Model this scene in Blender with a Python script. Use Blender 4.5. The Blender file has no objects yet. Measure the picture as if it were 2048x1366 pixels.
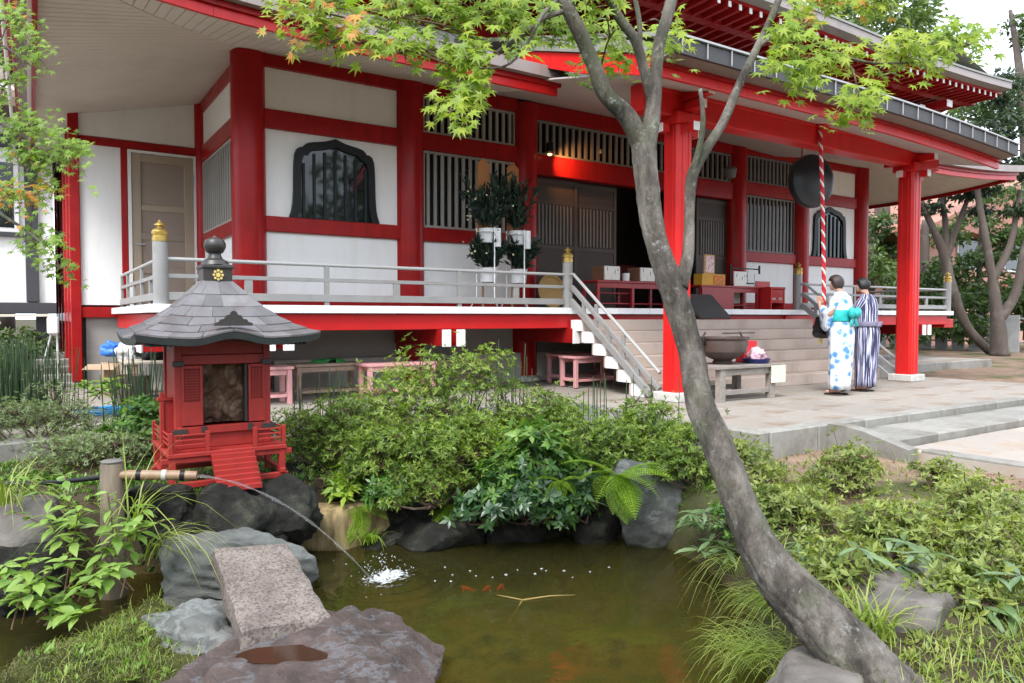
import bpy, bmesh, math, random
import numpy as np
from mathutils import Vector, Matrix, noise

SC = bpy.context.scene
COL = SC.collection
PI = math.pi
rad = math.radians

# ------------------------------------------------------------------ camera
F_PX, HEAD, EYE = 1474.0, rad(33.2), 1.03          # +Y runs into the hall, z = 0 is the temple paving
PITCH = math.atan(48 / F_PX)
cam_data = bpy.data.cameras.new('camera')
cam = bpy.data.objects.new('camera', cam_data)
COL.objects.link(cam)
cam.location = (0, 0, EYE)
cam.rotation_euler = (PI / 2 - PITCH, 0, -HEAD)
cam_data.sensor_width = 36.0
cam_data.lens = 36.0 * F_PX / 2048
cam_data.clip_start = 0.05
cam_data.clip_end = 2000
SC.camera = cam

# ------------------------------------------------------------------ sky, sun, exposure (bright overcast)
SUN_EL, SUN_AZ = rad(52), rad(235)                  # azimuth measured from +Y clockwise: from behind-left
world = bpy.data.worlds.new('World')
SC.world = world
world.use_nodes = True
wn, wl = world.node_tree.nodes, world.node_tree.links
wn.clear()
w_out = wn.new('ShaderNodeOutputWorld')
w_bg = wn.new('ShaderNodeBackground')
sky = wn.new('ShaderNodeTexSky')
sky.sky_type = 'NISHITA'
sky.sun_disc = False
sky.sun_elevation = SUN_EL
sky.sun_rotation = SUN_AZ
sky.air_density = 1.0
sky.dust_density = 4.0
hs = wn.new('ShaderNodeHueSaturation')
hs.inputs['Saturation'].default_value = 0.45
mixc = wn.new('ShaderNodeMix')
mixc.data_type = 'RGBA'
mixc.inputs[0].default_value = 0.70
mixc.inputs[7].default_value = (7.7, 8.6, 9.9, 1)   # thin bright cloud over the whole sky
w_bg.inputs['Strength'].default_value = 0.12
wl.new(sky.outputs[0], hs.inputs['Color'])
wl.new(hs.outputs[0], mixc.inputs[6])
wl.new(mixc.outputs[2], w_bg.inputs['Color'])
wl.new(w_bg.outputs[0], w_out.inputs[0])
sun_data = bpy.data.lights.new('sun', 'SUN')
sun_data.energy = 1.4
sun_data.angle = rad(20)
sun_data.color = (1.0, 0.97, 0.93)
sun = bpy.data.objects.new('sun', sun_data)
COL.objects.link(sun)
sun.rotation_euler = Vector((-math.sin(SUN_AZ) * math.cos(SUN_EL), -math.cos(SUN_AZ) * math.cos(SUN_EL),
                             -math.sin(SUN_EL))).to_track_quat('-Z', 'Y').to_euler()
SC.view_settings.view_transform = 'Standard'
SC.view_settings.look = 'None'
SC.view_settings.exposure = 1.58
SC.view_settings.gamma = 1.0
SC.view_settings.use_curve_mapping = False
SC.render.engine = 'CYCLES'
SC.cycles.max_bounces = 8
SC.cycles.transparent_max_bounces = 16
SC.cycles.caustics_reflective = False
SC.cycles.caustics_refractive = False
SC.cycles.use_denoising = True

# ------------------------------------------------------------------ measuring helper: a photo pixel at a known distance
_s, _c = math.sin(HEAD), math.cos(HEAD)
_sp, _cp = math.sin(PITCH), math.cos(PITCH)
_R = Vector((_c, -_s, 0))
_F = Vector((_s * _cp, _c * _cp, -_sp))
_U = Vector((_s * _sp, _c * _sp, _cp))


def at(px, py, X=None, Y=None, Z=None, d=None):
    r = _F + (px - 1024) / F_PX * _R + (683 - py) / F_PX * _U
    if X is not None: t = X / r.x
    elif Y is not None: t = Y / r.y
    elif Z is not None: t = (Z - EYE) / r.z
    else: t = d
    return Vector((0, 0, EYE)) + r * t


def ld(lat, d, z=0.0):                              # lateral / forward metres from the viewpoint -> world
    return Vector((_c * lat + _s * d, -_s * lat + _c * d, z))


# ------------------------------------------------------------------ materials
MATS = {}


def nodes_of(name):
    m = bpy.data.materials.new(name)
    m.use_nodes = True
    n, l = m.node_tree.nodes, m.node_tree.links
    return m, n, l, n['Principled BSDF'], n['Material Output']


def ramp(n, stops):
    r = n.new('ShaderNodeValToRGB')
    e = r.color_ramp.elements
    while len(e) < len(stops): e.new(0.5)
    for i, (p, c) in enumerate(stops):
        e[i].position = p
        e[i].color = (c[0], c[1], c[2], 1)
    return r


def tex(n, l, kind='noise', scale=5.0, detail=6.0, rough=0.6, stretch=None, src='Object'):
    co = n.new('ShaderNodeTexCoord')
    out = co.outputs[src]
    if stretch:
        mp = n.new('ShaderNodeMapping')
        mp.inputs['Scale'].default_value = stretch
        l.new(out, mp.inputs[0])
        out = mp.outputs[0]
    if kind == 'noise':
        t = n.new('ShaderNodeTexNoise')
        t.inputs['Detail'].default_value = detail
        t.inputs['Roughness'].default_value = rough
    else:
        t = n.new('ShaderNodeTexVoronoi')
    t.inputs['Scale'].default_value = scale
    l.new(out, t.inputs['Vector'])
    return t


def scl(c, k): return tuple(min(1, x * k) for x in c[:3])


def M(name, col, rough=0.6, var=0.15, scale=3.0, bump=0.0, bscale=40.0, metal=0.0, rnd=0.0, dirt=None,
      dscale=1.2, dpos=(0.52, 0.72), spec=0.5, stretch=None, coat=0.0, dstretch=None):
    """plain painted / stone / wood stuff: base colour with uneven tone, optional dirt patches, fine bump"""
    if name in MATS: return MATS[name]
    m, n, l, b, o = nodes_of(name)
    t = tex(n, l, 'noise', scale, stretch=stretch)
    r = ramp(n, [(0.3, scl(col, 1 - var)), (0.7, scl(col, 1 + var))])
    l.new(t.outputs[0], r.inputs[0])
    cur = r.outputs[0]
    if dirt:
        t2 = tex(n, l, 'noise', dscale, 8, 0.65, stretch=dstretch)
        r2 = ramp(n, [(dpos[0], (0, 0, 0)), (dpos[1], (1, 1, 1))])
        l.new(t2.outputs[0], r2.inputs[0])
        mx = n.new('ShaderNodeMix'); mx.data_type = 'RGBA'
        l.new(r2.outputs[0], mx.inputs[0]); l.new(cur, mx.inputs[6])
        mx.inputs[7].default_value = (*dirt, 1)
        cur = mx.outputs[2]
    if rnd:
        oi = n.new('ShaderNodeObjectInfo')
        mr = n.new('ShaderNodeMapRange')
        mr.inputs[3].default_value = 1 - rnd; mr.inputs[4].default_value = 1 + rnd
        l.new(oi.outputs['Random'], mr.inputs[0])
        mu = n.new('ShaderNodeMix'); mu.data_type = 'RGBA'; mu.blend_type = 'MULTIPLY'
        mu.inputs[0].default_value = 1.0
        l.new(cur, mu.inputs[6]); l.new(mr.outputs[0], mu.inputs[7])
        cur = mu.outputs[2]
    l.new(cur, b.inputs['Base Color'])
    b.inputs['Roughness'].default_value = rough
    b.inputs['Metallic'].default_value = metal
    b.inputs['Specular IOR Level'].default_value = spec
    b.inputs['Coat Weight'].default_value = coat
    b.inputs['Coat Roughness'].default_value = 0.15
    if bump:
        t3 = tex(n, l, 'noise', bscale, 5, 0.7, stretch=stretch)
        bp = n.new('ShaderNodeBump')
        bp.inputs['Strength'].default_value = bump
        bp.inputs['Distance'].default_value = 0.02
        l.new(t3.outputs[0], bp.inputs['Height']); l.new(bp.outputs[0], b.inputs['Normal'])
    MATS[name] = m
    return m


def leafmat(name, cols, trans=0.35, tcol=None, rough=0.45, nscale=2.4, spec=0.4):
    """leaf: tone differs from leaf to leaf and from clump to clump, light passes through"""
    m, n, l, b, o = nodes_of(name)
    g = n.new('ShaderNodeNewGeometry')
    t = tex(n, l, 'noise', nscale, 3)
    ad = n.new('ShaderNodeMath'); ad.operation = 'MULTIPLY_ADD'
    oi = n.new('ShaderNodeObjectInfo')
    ad0 = n.new('ShaderNodeMath'); ad0.operation = 'ADD'
    l.new(g.outputs['Random Per Island'], ad0.inputs[0]); l.new(oi.outputs['Random'], ad0.inputs[1])
    fr = n.new('ShaderNodeMath'); fr.operation = 'FRACT'
    l.new(ad0.outputs[0], fr.inputs[0])
    ad.inputs[1].default_value = 0.65
    l.new(fr.outputs[0], ad.inputs[0])
    sb = n.new('ShaderNodeMath'); sb.operation = 'MULTIPLY_ADD'
    sb.inputs[1].default_value = 1.7; sb.inputs[2].default_value = -0.68
    l.new(t.outputs[0], sb.inputs[0]); l.new(sb.outputs[0], ad.inputs[2])
    k = len(cols)
    r = ramp(n, [(i / (k - 1), c) for i, c in enumerate(cols)])
    l.new(ad.outputs[0], r.inputs[0])
    l.new(r.outputs[0], b.inputs['Base Color'])
    b.inputs['Roughness'].default_value = rough
    b.inputs['Specular IOR Level'].default_value = spec
    tr = n.new('ShaderNodeBsdfTranslucent')
    gm = n.new('ShaderNodeMix'); gm.data_type = 'RGBA'; gm.blend_type = 'MULTIPLY'; gm.inputs[0].default_value = 1
    l.new(r.outputs[0], gm.inputs[6])
    gm.inputs[7].default_value = (*(tcol or (1.5, 1.6, 0.6)), 1)
    l.new(gm.outputs[2], tr.inputs[0])
    mx = n.new('ShaderNodeMixShader'); mx.inputs[0].default_value = trans
    l.new(b.outputs[0], mx.inputs[1]); l.new(tr.outputs[0], mx.inputs[2])
    l.new(mx.outputs[0], o.inputs[0])
    MATS[name] = m
    return m


# ------------------------------------------------------------------ objects: things, parts, tags
def tag(o, label=None, cat=None, group=None, kind=None):
    if label: o['label'] = label
    if cat: o['category'] = cat
    if group: o['group'] = group
    if kind: o['kind'] = kind
    return o


def thing(name, label, cat, loc=(0, 0, 0), group=None, kind=None):
    o = bpy.data.objects.new(name, None)
    o.empty_display_size = 0.2
    o.location = loc
    COL.objects.link(o)
    return tag(o, label, cat, group, kind)


def origin(o):
    v = Vector((0, 0, 0))
    while o is not None:
        v += o.location
        o = o.parent
    return v


def link(name, me, parent=None, loc=None, rot=None, scale=None):
    o = bpy.data.objects.new(name, me)
    COL.objects.link(o)
    if parent is not None: o.parent = parent
    if loc is not None: o.location = loc
    if rot is not None: o.rotation_euler = rot
    if scale is not None: o.scale = scale
    return o


def kids(o): return [c for c in bpy.data.objects if c.parent == o]


def copy_tree(o, parent=None):
    c = o.copy(); COL.objects.link(c)
    if parent is not None: c.parent = parent
    for ch in o.children: copy_tree(ch, c)
    return c


def newmesh(name, V, Fc, mat, smooth=False):
    me = bpy.data.meshes.new(name)
    V = np.asarray(V, dtype=np.float32).reshape(-1, 3)
    if isinstance(Fc, np.ndarray):
        k = Fc.shape[1]
        me.vertices.add(len(V)); me.vertices.foreach_set('co', V.ravel())
        me.loops.add(Fc.size); me.loops.foreach_set('vertex_index', Fc.ravel().astype(np.int32))
        me.polygons.add(len(Fc))
        me.polygons.foreach_set('loop_start', np.arange(0, Fc.size, k, dtype=np.int32))
        me.polygons.foreach_set('loop_total', np.full(len(Fc), k, dtype=np.int32))
    else:
        me.from_pydata(V.tolist(), [], Fc)
    if mat is not None:
        for mm in (mat if isinstance(mat, (list, tuple)) else [mat]): me.materials.append(mm)
    me.update(calc_edges=True)
    me.validate()
    if smooth: me.polygons.foreach_set('use_smooth', np.ones(len(me.polygons), dtype=bool))
    return me


_boxcache = {}


def boxmesh(name, dx, dy, dz, mat, bev=0.004):
    key = (round(dx, 3), round(dy, 3), round(dz, 3), mat.name, round(bev, 4))
    if key in _boxcache: return _boxcache[key]
    bm = bmesh.new()
    bmesh.ops.create_cube(bm, size=1.0)
    bmesh.ops.scale(bm, vec=(dx, dy, dz), verts=bm.verts)
    b = min(bev, 0.3 * min(dx, dy, dz))
    if b > 0.0005:
        bmesh.ops.bevel(bm, geom=bm.edges[:], offset=b, segments=1, affect='EDGES')
    me = bpy.data.meshes.new(name)
    bm.to_mesh(me); bm.free()
    me.materials.append(mat)
    _boxcache[key] = me
    return me


def pbox(parent, name, mat, x0, y0, z0, x1, y1, z1, bev=0.004):
    me = boxmesh(name, abs(x1 - x0), abs(y1 - y0), abs(z1 - z0), mat, bev)
    c = Vector(((x0 + x1) / 2, (y0 + y1) / 2, (z0 + z1) / 2))
    return link(name, me, parent, c - origin(parent) if parent else c)


def pbar(parent, name, mat, p, q, w, h, bev=0.003, up=(0, 0, 1)):
    """a straight square bar from p to q"""
    p, q = Vector(p), Vector(q)
    d = q - p
    L = d.length
    me = boxmesh(name, w, L, h, mat, bev)
    y = d.normalized(); u = Vector(up)
    x = y.cross(u)
    if x.length < 1e-4: x = y.cross(Vector((1, 0, 0)))
    x.normalize(); z = x.cross(y)
    rot = Matrix((x, y, z)).transposed().to_euler()
    return link(name, me, parent, (p + q) / 2 - (origin(parent) if parent else Vector()), rot)


class MB:
    def __init__(self): self.v, self.f = [], []

    def add(self, vs, fs):
        o = len(self.v)
        self.v += [tuple(x) for x in vs]
        self.f += [[i + o for i in f] for f in fs]
        return self

    def box(self, x0, y0, z0, x1, y1, z1):
        return self.add([(x, y, z) for z in (z0, z1) for y in (y0, y1) for x in (x0, x1)],
                        [(0, 2, 3, 1), (4, 5, 7, 6), (0, 1, 5, 4), (2, 6, 7, 3), (0, 4, 6, 2), (1, 3, 7, 5)])

    def bar(self, p, q, w, h=None):
        p, q = Vector(p), Vector(q); h = h or w
        y = (q - p).normalized(); x = y.cross(Vector((0, 0, 1)))
        if x.length < 1e-4: x = Vector((1, 0, 0))
        x.normalize(); z = x.cross(y)
        vs = [b + x * (sx * w / 2) + z * (sz * h / 2) for b in (p, q) for sx, sz in ((-1, -1), (1, -1), (1, 1), (-1, 1))]
        return self.add(vs, [(3, 2, 1, 0), (4, 5, 6, 7), (0, 1, 5, 4), (1, 2, 6, 5), (2, 3, 7, 6), (3, 0, 4, 7)])

    def prism(self, poly, fn, a, b):
        """extrude a 2-d outline: fn(u, v, w) -> point"""
        n = len(poly)
        vs = [fn(u, v, a) for u, v in poly] + [fn(u, v, b) for u, v in poly]
        return self.add(vs, [list(range(n))[::-1], list(range(n, 2 * n))] + [(i, (i + 1) % n, n + (i + 1) % n, n + i) for i in range(n)])

    def ringprism(self, outer, inner, fn, a, b):
        n = len(outer)
        vs = [fn(u, v, w) for w in (a, b) for P in (outer, inner) for u, v in P]
        fs = []
        for i in range(n):
            j = (i + 1) % n
            fs += [(i, j, n + j, n + i), (2 * n + i, 3 * n + i, 3 * n + j, 2 * n + j),
                   (i, 2 * n + i, 2 * n + j, j), (n + i, n + j, 3 * n + j, 3 * n + i)]
        return self.add(vs, fs)

    def lathe(self, prof, c=(0, 0, 0), n=20):
        vs, fs = [], []
        for r, z in prof:
            vs += [(c[0] + r * math.cos(2 * PI * k / n), c[1] + r * math.sin(2 * PI * k / n), c[2] + z) for k in range(n)]
        for i in range(len(prof) - 1):
            for k in range(n):
                a, b = i * n + k, i * n + (k + 1) % n
                fs.append((a, b, b + n, a + n))
        fs.append(list(range(n))[::-1]); fs.append([(len(prof) - 1) * n + k for k in range(n)])
        return self.add(vs, fs)

    def rings(self, rings, cap=True):
        n = len(rings[0]); vs = [p for r in rings for p in r]; fs = []
        for i in range(len(rings) - 1):
            for k in range(n):
                a, b = i * n + k, i * n + (k + 1) % n
                fs.append((a, b, b + n, a + n))
        if cap: fs.append(list(range(n))[::-1]); fs.append([(len(rings) - 1) * n + k for k in range(n)])
        return self.add(vs, fs)

    def tube(self, pts, rr, n=8, wob=0.0, seed=0, cap=True, fiss=0.0):
        pts = [Vector(p) for p in pts]
        if not hasattr(rr, '__len__'): rr = [rr] * len(pts)
        t0 = (pts[1] - pts[0]).normalized()
        x = t0.orthogonal().normalized()
        R = []
        for i, p in enumerate(pts):
            t = (pts[min(i + 1, len(pts) - 1)] - pts[max(i - 1, 0)]).normalized()
            x = (x - t * x.dot(t)).normalized(); y = t.cross(x)
            ring = []
            for k in range(n):
                a = 2 * PI * k / n
                r = rr[i]
                if wob:
                    q = p * 3.0 + Vector((math.cos(a) * 1.1, math.sin(a) * 1.1, seed))
                    r *= 1 + wob * (noise.noise(q) + 0.5 * noise.noise(q * 2.7))
                if fiss:
                    r *= 1 + fiss * (abs(noise.noise(Vector((math.cos(a) * 5.5, math.sin(a) * 5.5, i * .11 + seed)))) * 1.5 - .35 + .6 * noise.noise(Vector((math.cos(a) * 11, math.sin(a) * 11, i * .3))))
                ring.append(p + x * (r * math.cos(a)) + y * (r * math.sin(a)))
            R.append(ring)
        return self.rings(R, cap)

    def build(self, name, mat, parent=None, smooth=False, auto=None, normals=True):
        o = origin(parent) if parent is not None else Vector()
        V = np.array(self.v, dtype=np.float32) - np.array(o, dtype=np.float32)
        me = newmesh(name, V, self.f, mat, smooth)
        if normals:
            bm = bmesh.new(); bm.from_mesh(me)
            bmesh.ops.recalc_face_normals(bm, faces=bm.faces)
            bm.to_mesh(me); bm.free()
        if auto is not None:
            me.polygons.foreach_set('use_smooth', np.ones(len(me.polygons), dtype=bool))
            me.set_sharp_from_angle(angle=rad(auto))
        return link(name, me, parent)


def smooth_path(pts, n=6, rr=None):
    """Catmull-Rom through the points (and their radii)"""
    P = [Vector(p) for p in pts]
    out, ro = [], []
    for i in range(len(P) - 1):
        a, b, c, d = P[max(i - 1, 0)], P[i], P[i + 1], P[min(i + 2, len(P) - 1)]
        for k in range(n):
            t = k / n
            out.append(0.5 * ((2 * b) + (c - a) * t + (2 * a - 5 * b + 4 * c - d) * t * t + (3 * b - a - 3 * c + d) * t ** 3))
            if rr is not None: ro.append(rr[i] * (1 - t) + rr[i + 1] * t)
    out.append(P[-1])
    if rr is not None: ro.append(rr[-1]); return out, ro
    return out


def scatter(name, V, Fc, T, P, mat, parent=None, smooth=False):
    """many copies of one small shape in ONE mesh: T = (N,3,3) matrices, P = (N,3)"""
    V = np.asarray(V, dtype=np.float32); Fc = np.asarray(Fc, dtype=np.int32)
    N = len(P)
    o = np.array(origin(parent) if parent is not None else (0, 0, 0), dtype=np.float32)
    W = np.einsum('nij,vj->nvi', np.asarray(T, dtype=np.float32), V) + (np.asarray(P, dtype=np.float32) - o)[:, None, :]
    FF = (Fc[None] + (np.arange(N, dtype=np.int32) * len(V))[:, None, None]).reshape(-1, Fc.shape[1])
    return link(name, newmesh(name, W.reshape(-1, 3), FF, mat, smooth), parent)


def frames(along, normal):
    """(N,3) directions -> (N,3,3) with columns side, along, normal"""
    a = along / np.linalg.norm(along, axis=1, keepdims=True)
    s = np.cross(a, normal); s /= np.linalg.norm(s, axis=1, keepdims=True) + 1e-9
    n = np.cross(s, a)
    return np.stack([s, a, n], axis=2)


# ------------------------------------------------------------------ shared materials
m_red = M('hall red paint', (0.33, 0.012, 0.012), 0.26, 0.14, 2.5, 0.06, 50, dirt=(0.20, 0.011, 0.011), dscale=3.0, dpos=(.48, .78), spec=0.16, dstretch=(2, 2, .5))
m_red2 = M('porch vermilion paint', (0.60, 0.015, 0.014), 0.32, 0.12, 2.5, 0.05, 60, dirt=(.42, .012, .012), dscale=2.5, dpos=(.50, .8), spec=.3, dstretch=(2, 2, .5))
m_white = M('white plaster', (0.84, 0.84, 0.83), 0.75, 0.03, 1.2, 0.04, 90, dirt=(0.75, 0.73, 0.69), dscale=2.2, dpos=(0.50, 0.85), dstretch=(2.5, 2.5, .35))
m_tile = M('white glazed tile', (0.80, 0.81, 0.82), 0.35, 0.04, 2, rnd=0.05)
m_soffit = M('beige soffit boards', (0.60, 0.545, 0.475), 0.7, 0.05, 1.5, 0.03, 50, dirt=(0.52, 0.465, 0.40), dscale=0.7)
m_seam = M('soffit seam', (0.24, 0.21, 0.18), 0.8, 0.05)
m_gutter = M('grey brown eave panel', (0.25, 0.21, 0.195), 0.5, 0.08, 2, rnd=0.06, dirt=(0.19, 0.165, 0.155), dscale=2.2)
m_copper = M('weathered roof metal', (0.22, 0.22, 0.19), 0.5, 0.15, 3, 0.05, dirt=(0.16, 0.19, 0.16), dscale=2)
m_dkgutter = M('dark bronze gutter', (0.034, 0.032, 0.032), 0.55, 0.12, 3)
m_steel = M('galvanised steel', (0.38, 0.38, 0.38), 0.45, 0.06, metal=0.3)
m_rail = M('grey painted rail', (0.27, 0.265, 0.258), 0.42, 0.08, 2, 0.03, dirt=(0.21, 0.20, 0.185), dscale=3)
m_railwhite = M('pale grey tube', (0.38, 0.38, 0.375), 0.35, 0.05, 2)
m_gold = M('worn brass', (0.52, 0.36, 0.10), 0.36, 0.2, 12, metal=0.75, dirt=(0.30, 0.22, 0.08), dscale=9)
m_slat = M('grey wooden slat', (0.34, 0.32, 0.29), 0.6, 0.08, 4, rnd=0.06)
m_slatdk = M('green black bar', (0.012, 0.024, 0.024), 0.45, 0.1, spec=.2)
m_black = M('black lacquer', (0.010, 0.011, 0.012), 0.4, 0.2, 6, spec=.22)
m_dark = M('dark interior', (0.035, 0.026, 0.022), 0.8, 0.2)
m_doorbrown = M('brown door panel', (0.050, 0.036, 0.028), 0.6, 0.12, 2, stretch=(1, 1, 6))
m_sidedoor = M('taupe steel door', (0.29, 0.23, 0.185), 0.5, 0.05, 2)
m_sidedoor2 = M('tan door frame', (0.36, 0.29, 0.21), 0.5, 0.05, 2)
m_white2 = M('white painted trim', (0.78, 0.78, 0.77), 0.5, 0.03)
m_greywall = M('grey render', (0.34, 0.33, 0.31), 0.85, 0.08, 2, 0.08, 60, dirt=(0.27, 0.25, 0.23), dscale=1.3)
m_step = M('pinkish stair stone', (0.47, 0.38, 0.32), 0.6, 0.07, 3, 0.06, 80, dirt=(0.38, 0.30, 0.24), dscale=2, stretch=(0.4, 1, 1))
m_plinth = M('pale granite', (0.52, 0.51, 0.48), 0.7, 0.15, 40, 0.08, 120, dirt=(0.36, 0.35, 0.32), dscale=3)
m_pink = M('pink painted wood', (0.62, 0.30, 0.30), 0.55, 0.10, 3, 0.05, 50, dirt=(0.44, 0.24, 0.22), dscale=4)
m_wood = M('weathered wood', (0.27, 0.19, 0.14), 0.75, 0.2, 6, 0.15, 40, stretch=(1, 1, 1), dirt=(0.33, 0.27, 0.23), dscale=3)
m_redtable = M('red lacquered furniture', (0.30, 0.016, 0.018), 0.35, 0.1)

m_glass, n, l, b, o = nodes_of('dark window glass')
b.inputs['Base Color'].default_value = (0.012, 0.014, 0.015, 1)
b.inputs['Roughness'].default_value = 0.04
t = tex(n, l, 'noise', 2.2, 2)
bp = n.new('ShaderNodeBump'); bp.inputs['Strength'].default_value = 0.08
l.new(t.outputs[0], bp.inputs['Height']); l.new(bp.outputs[0], b.inputs['Normal'])

# ================================================================== GROUND, POND, PAVING
POND = [ld(*p).xy for p in [(1.10, 5.75), (0.2, 5.98), (-0.9, 5.95), (-1.5, 5.6), (-2.0, 5.05), (-2.9, 4.95), (-3.9, 4.4),
                            (-4.6, 3.4), (-4.2, 2.3), (-2.0, 1.6), (0.6, 1.7), (1.1, 2.3), (1.18, 3.3), (1.45, 4.3), (1.35, 5.2)]]
_pa = np.array([[p.x, p.y] for p in POND])


def pond_sd(x, y):
    """signed distance to the pond outline, negative inside"""
    x, y = np.asarray(x, float), np.asarray(y, float)
    best = np.full(x.shape, 1e9); inside = np.zeros(x.shape, bool)
    n = len(_pa)
    for i in range(n):
        ax, ay = _pa[i]; bx, by = _pa[(i + 1) % n]
        ex, ey = bx - ax, by - ay
        t = np.clip(((x - ax) * ex + (y - ay) * ey) / (ex * ex + ey * ey), 0, 1)
        best = np.minimum(best, np.hypot(x - ax - t * ex, y - ay - t * ey))
        c = ((ay > y) != (by > y)) & (x < (bx - ax) * (y - ay) / (by - ay + 1e-12) + ax)
        inside ^= c
    return np.where(inside, -best, best)


def ground_z(x, y):
    x, y = np.asarray(x, float), np.asarray(y, float)
    d = _s * x + _c * y
    lat = _c * x - _s * y
    z = -0.24 - 0.20 * np.clip((5.2 - d) / 2.4, 0, 1)
    z = z + 0.10 * np.clip((y - 5.6) / 1.5, 0, 1) * (x < 5.6)
    far = np.clip((np.hypot(x - 6, y - 6) - 12) / 6, 0, 1)
    z = z * (1 - far) + (-0.06) * far
    hall = (x > 12.9) & (y > 6.0)
    z = np.where(hall, np.maximum(z, -0.07), z)
    sd = pond_sd(x, y)
    k = np.clip(0.5 - sd / 0.34, 0, 1)
    k = k * k * (3 - 2 * k)
    return z * (1 - k) + (-1.12) * k


def gz(x, y): return float(ground_z(np.array([x]), np.array([y]))[0])


ax = np.concatenate([np.linspace(-400, -20, 12)[:-1], np.linspace(-20, -4, 17)[:-1], np.arange(-4, 9, 0.1), np.linspace(9, 40, 32)[:-1], np.linspace(40, 450, 12)])
ay = np.concatenate([np.linspace(-400, -12, 12)[:-1], np.linspace(-12, -1, 12)[:-1], np.arange(-1, 8.5, 0.1), np.linspace(8.5, 40, 32)[:-1], np.linspace(40, 500, 12)])
gx, gy = np.meshgrid(ax, ay)
gzz = ground_z(gx, gy)
nz = np.array([noise.noise((a * 1.7, b_ * 1.7, 0)) * 0.03 + noise.noise((a * 5, b_ * 5, 3)) * 0.012 for a, b_ in zip(gx.ravel(), gy.ravel())]).reshape(gx.shape)
gzz = gzz + nz
V = np.stack([gx, gy, gzz], -1).reshape(-1, 3)
w = len(ax)
ii, jj = np.meshgrid(np.arange(w - 1), np.arange(len(ay) - 1))
a0 = (jj * w + ii).ravel()
Fq = np.stack([a0, a0 + 1, a0 + w + 1, a0 + w], 1)
m_soil, n, l, b, o = nodes_of('garden soil')
t = tex(n, l, 'noise', 2.5, 10, 0.7); t2 = tex(n, l, 'noise', 0.9, 8, 0.6); t3 = tex(n, l, 'noise', 60, 4)
r1 = ramp(n, [(0.3, (0.16, 0.105, 0.075)), (0.7, (0.29, 0.205, 0.15))])
l.new(t.outputs[0], r1.inputs[0])
r2 = ramp(n, [(0.50, (0, 0, 0)), (0.62, (1, 1, 1))])
l.new(t2.outputs[0], r2.inputs[0])
att = n.new('ShaderNodeAttribute'); att.attribute_name = 'bare'
rh_ = ramp(n, [(0.3, (0.030, 0.024, 0.016)), (0.7, (0.075, 0.058, 0.038))]); l.new(t.outputs[0], rh_.inputs[0])
mb0 = n.new('ShaderNodeMix'); mb0.data_type = 'RGBA'
l.new(att.outputs['Fac'], mb0.inputs[0]); l.new(rh_.outputs[0], mb0.inputs[6]); l.new(r1.outputs[0], mb0.inputs[7])
mx = n.new('ShaderNodeMix'); mx.data_type = 'RGBA'
l.new(r2.outputs[0], mx.inputs[0]); l.new(mb0.outputs[2], mx.inputs[6]); mx.inputs[7].default_value = (0.075, 0.085, 0.035, 1)
ps = n.new('ShaderNodeNewGeometry'); sx = n.new('ShaderNodeSeparateXYZ'); l.new(ps.outputs['Position'], sx.inputs[0])
mr = n.new('ShaderNodeMapRange'); mr.inputs[1].default_value = -0.62; mr.inputs[2].default_value = -0.85   # silt below the water line
l.new(sx.outputs[2], mr.inputs[0])
t4 = tex(n, l, 'noise', 1.6, 7, 0.65)
r4 = ramp(n, [(0.34, (0.018, 0.018, 0.006)), (0.44, (0.125, 0.098, 0.024)), (0.55, (0.06, 0.072, 0.016)), (0.68, (0.13, 0.175, 0.038))])
l.new(t4.outputs[0], r4.inputs[0])
mx2 = n.new('ShaderNodeMix'); mx2.data_type = 'RGBA'
l.new(mr.outputs[0], mx2.inputs[0]); l.new(mx.outputs[2], mx2.inputs[6]); l.new(r4.outputs[0], mx2.inputs[7])
l.new(mx2.outputs[2], b.inputs['Base Color']); b.inputs['Roughness'].default_value = 0.95; b.inputs['Specular IOR Level'].default_value = 0.1
bp = n.new('ShaderNodeBump'); bp.inputs['Strength'].default_value = 0.5; bp.inputs['Distance'].default_value = 0.02
l.new(t3.outputs[0], bp.inputs['Height']); l.new(bp.outputs[0], b.inputs['Normal'])
gme = newmesh('ground', V, Fq, m_soil, True)
_x, _y = gx.ravel(), gy.ravel()
_d, _lat = _s * _x + _c * _y, _c * _x - _s * _y
_bare = np.clip((_d - 4.6) / .7, 0, 1) * np.clip((_lat - 1.75) / .4, 0, 1) * (_y < 4.6)
_bare = np.maximum(_bare, (_x > 12.5) * .8)
at_ = gme.attributes.new('bare', 'FLOAT', 'POINT'); at_.data.foreach_set('value', _bare.astype(np.float32))
tag(link('ground', gme), kind='structure')

# pond water: murky green-brown sheet with a mirror skin
WATER = -0.72
m_water, n, l, b, o = nodes_of('pond water')
tr = n.new('ShaderNodeBsdfTransparent'); tr.inputs[0].default_value = (0.72, 0.66, 0.36, 1)
df = n.new('ShaderNodeBsdfDiffuse'); df.inputs[0].default_value = (0.066, 0.060, 0.018, 1)
mt = n.new('ShaderNodeMixShader'); mt.inputs[0].default_value = 0.30
l.new(tr.outputs[0], mt.inputs[1]); l.new(df.outputs[0], mt.inputs[2])
gl = n.new('ShaderNodeBsdfGlossy'); gl.inputs['Roughness'].default_value = 0.03
fr = n.new('ShaderNodeFresnel'); fr.inputs[0].default_value = 1.33
t = tex(n, l, 'noise', 5.0, 3); bp = n.new('ShaderNodeBump'); bp.inputs['Strength'].default_value = 0.10; bp.inputs['Distance'].default_value = 0.03
l.new(t.outputs[0], bp.inputs['Height']); l.new(bp.outputs[0], gl.inputs['Normal']); l.new(bp.outputs[0], fr.inputs['Normal'])
mg = n.new('ShaderNodeMixShader')
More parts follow.
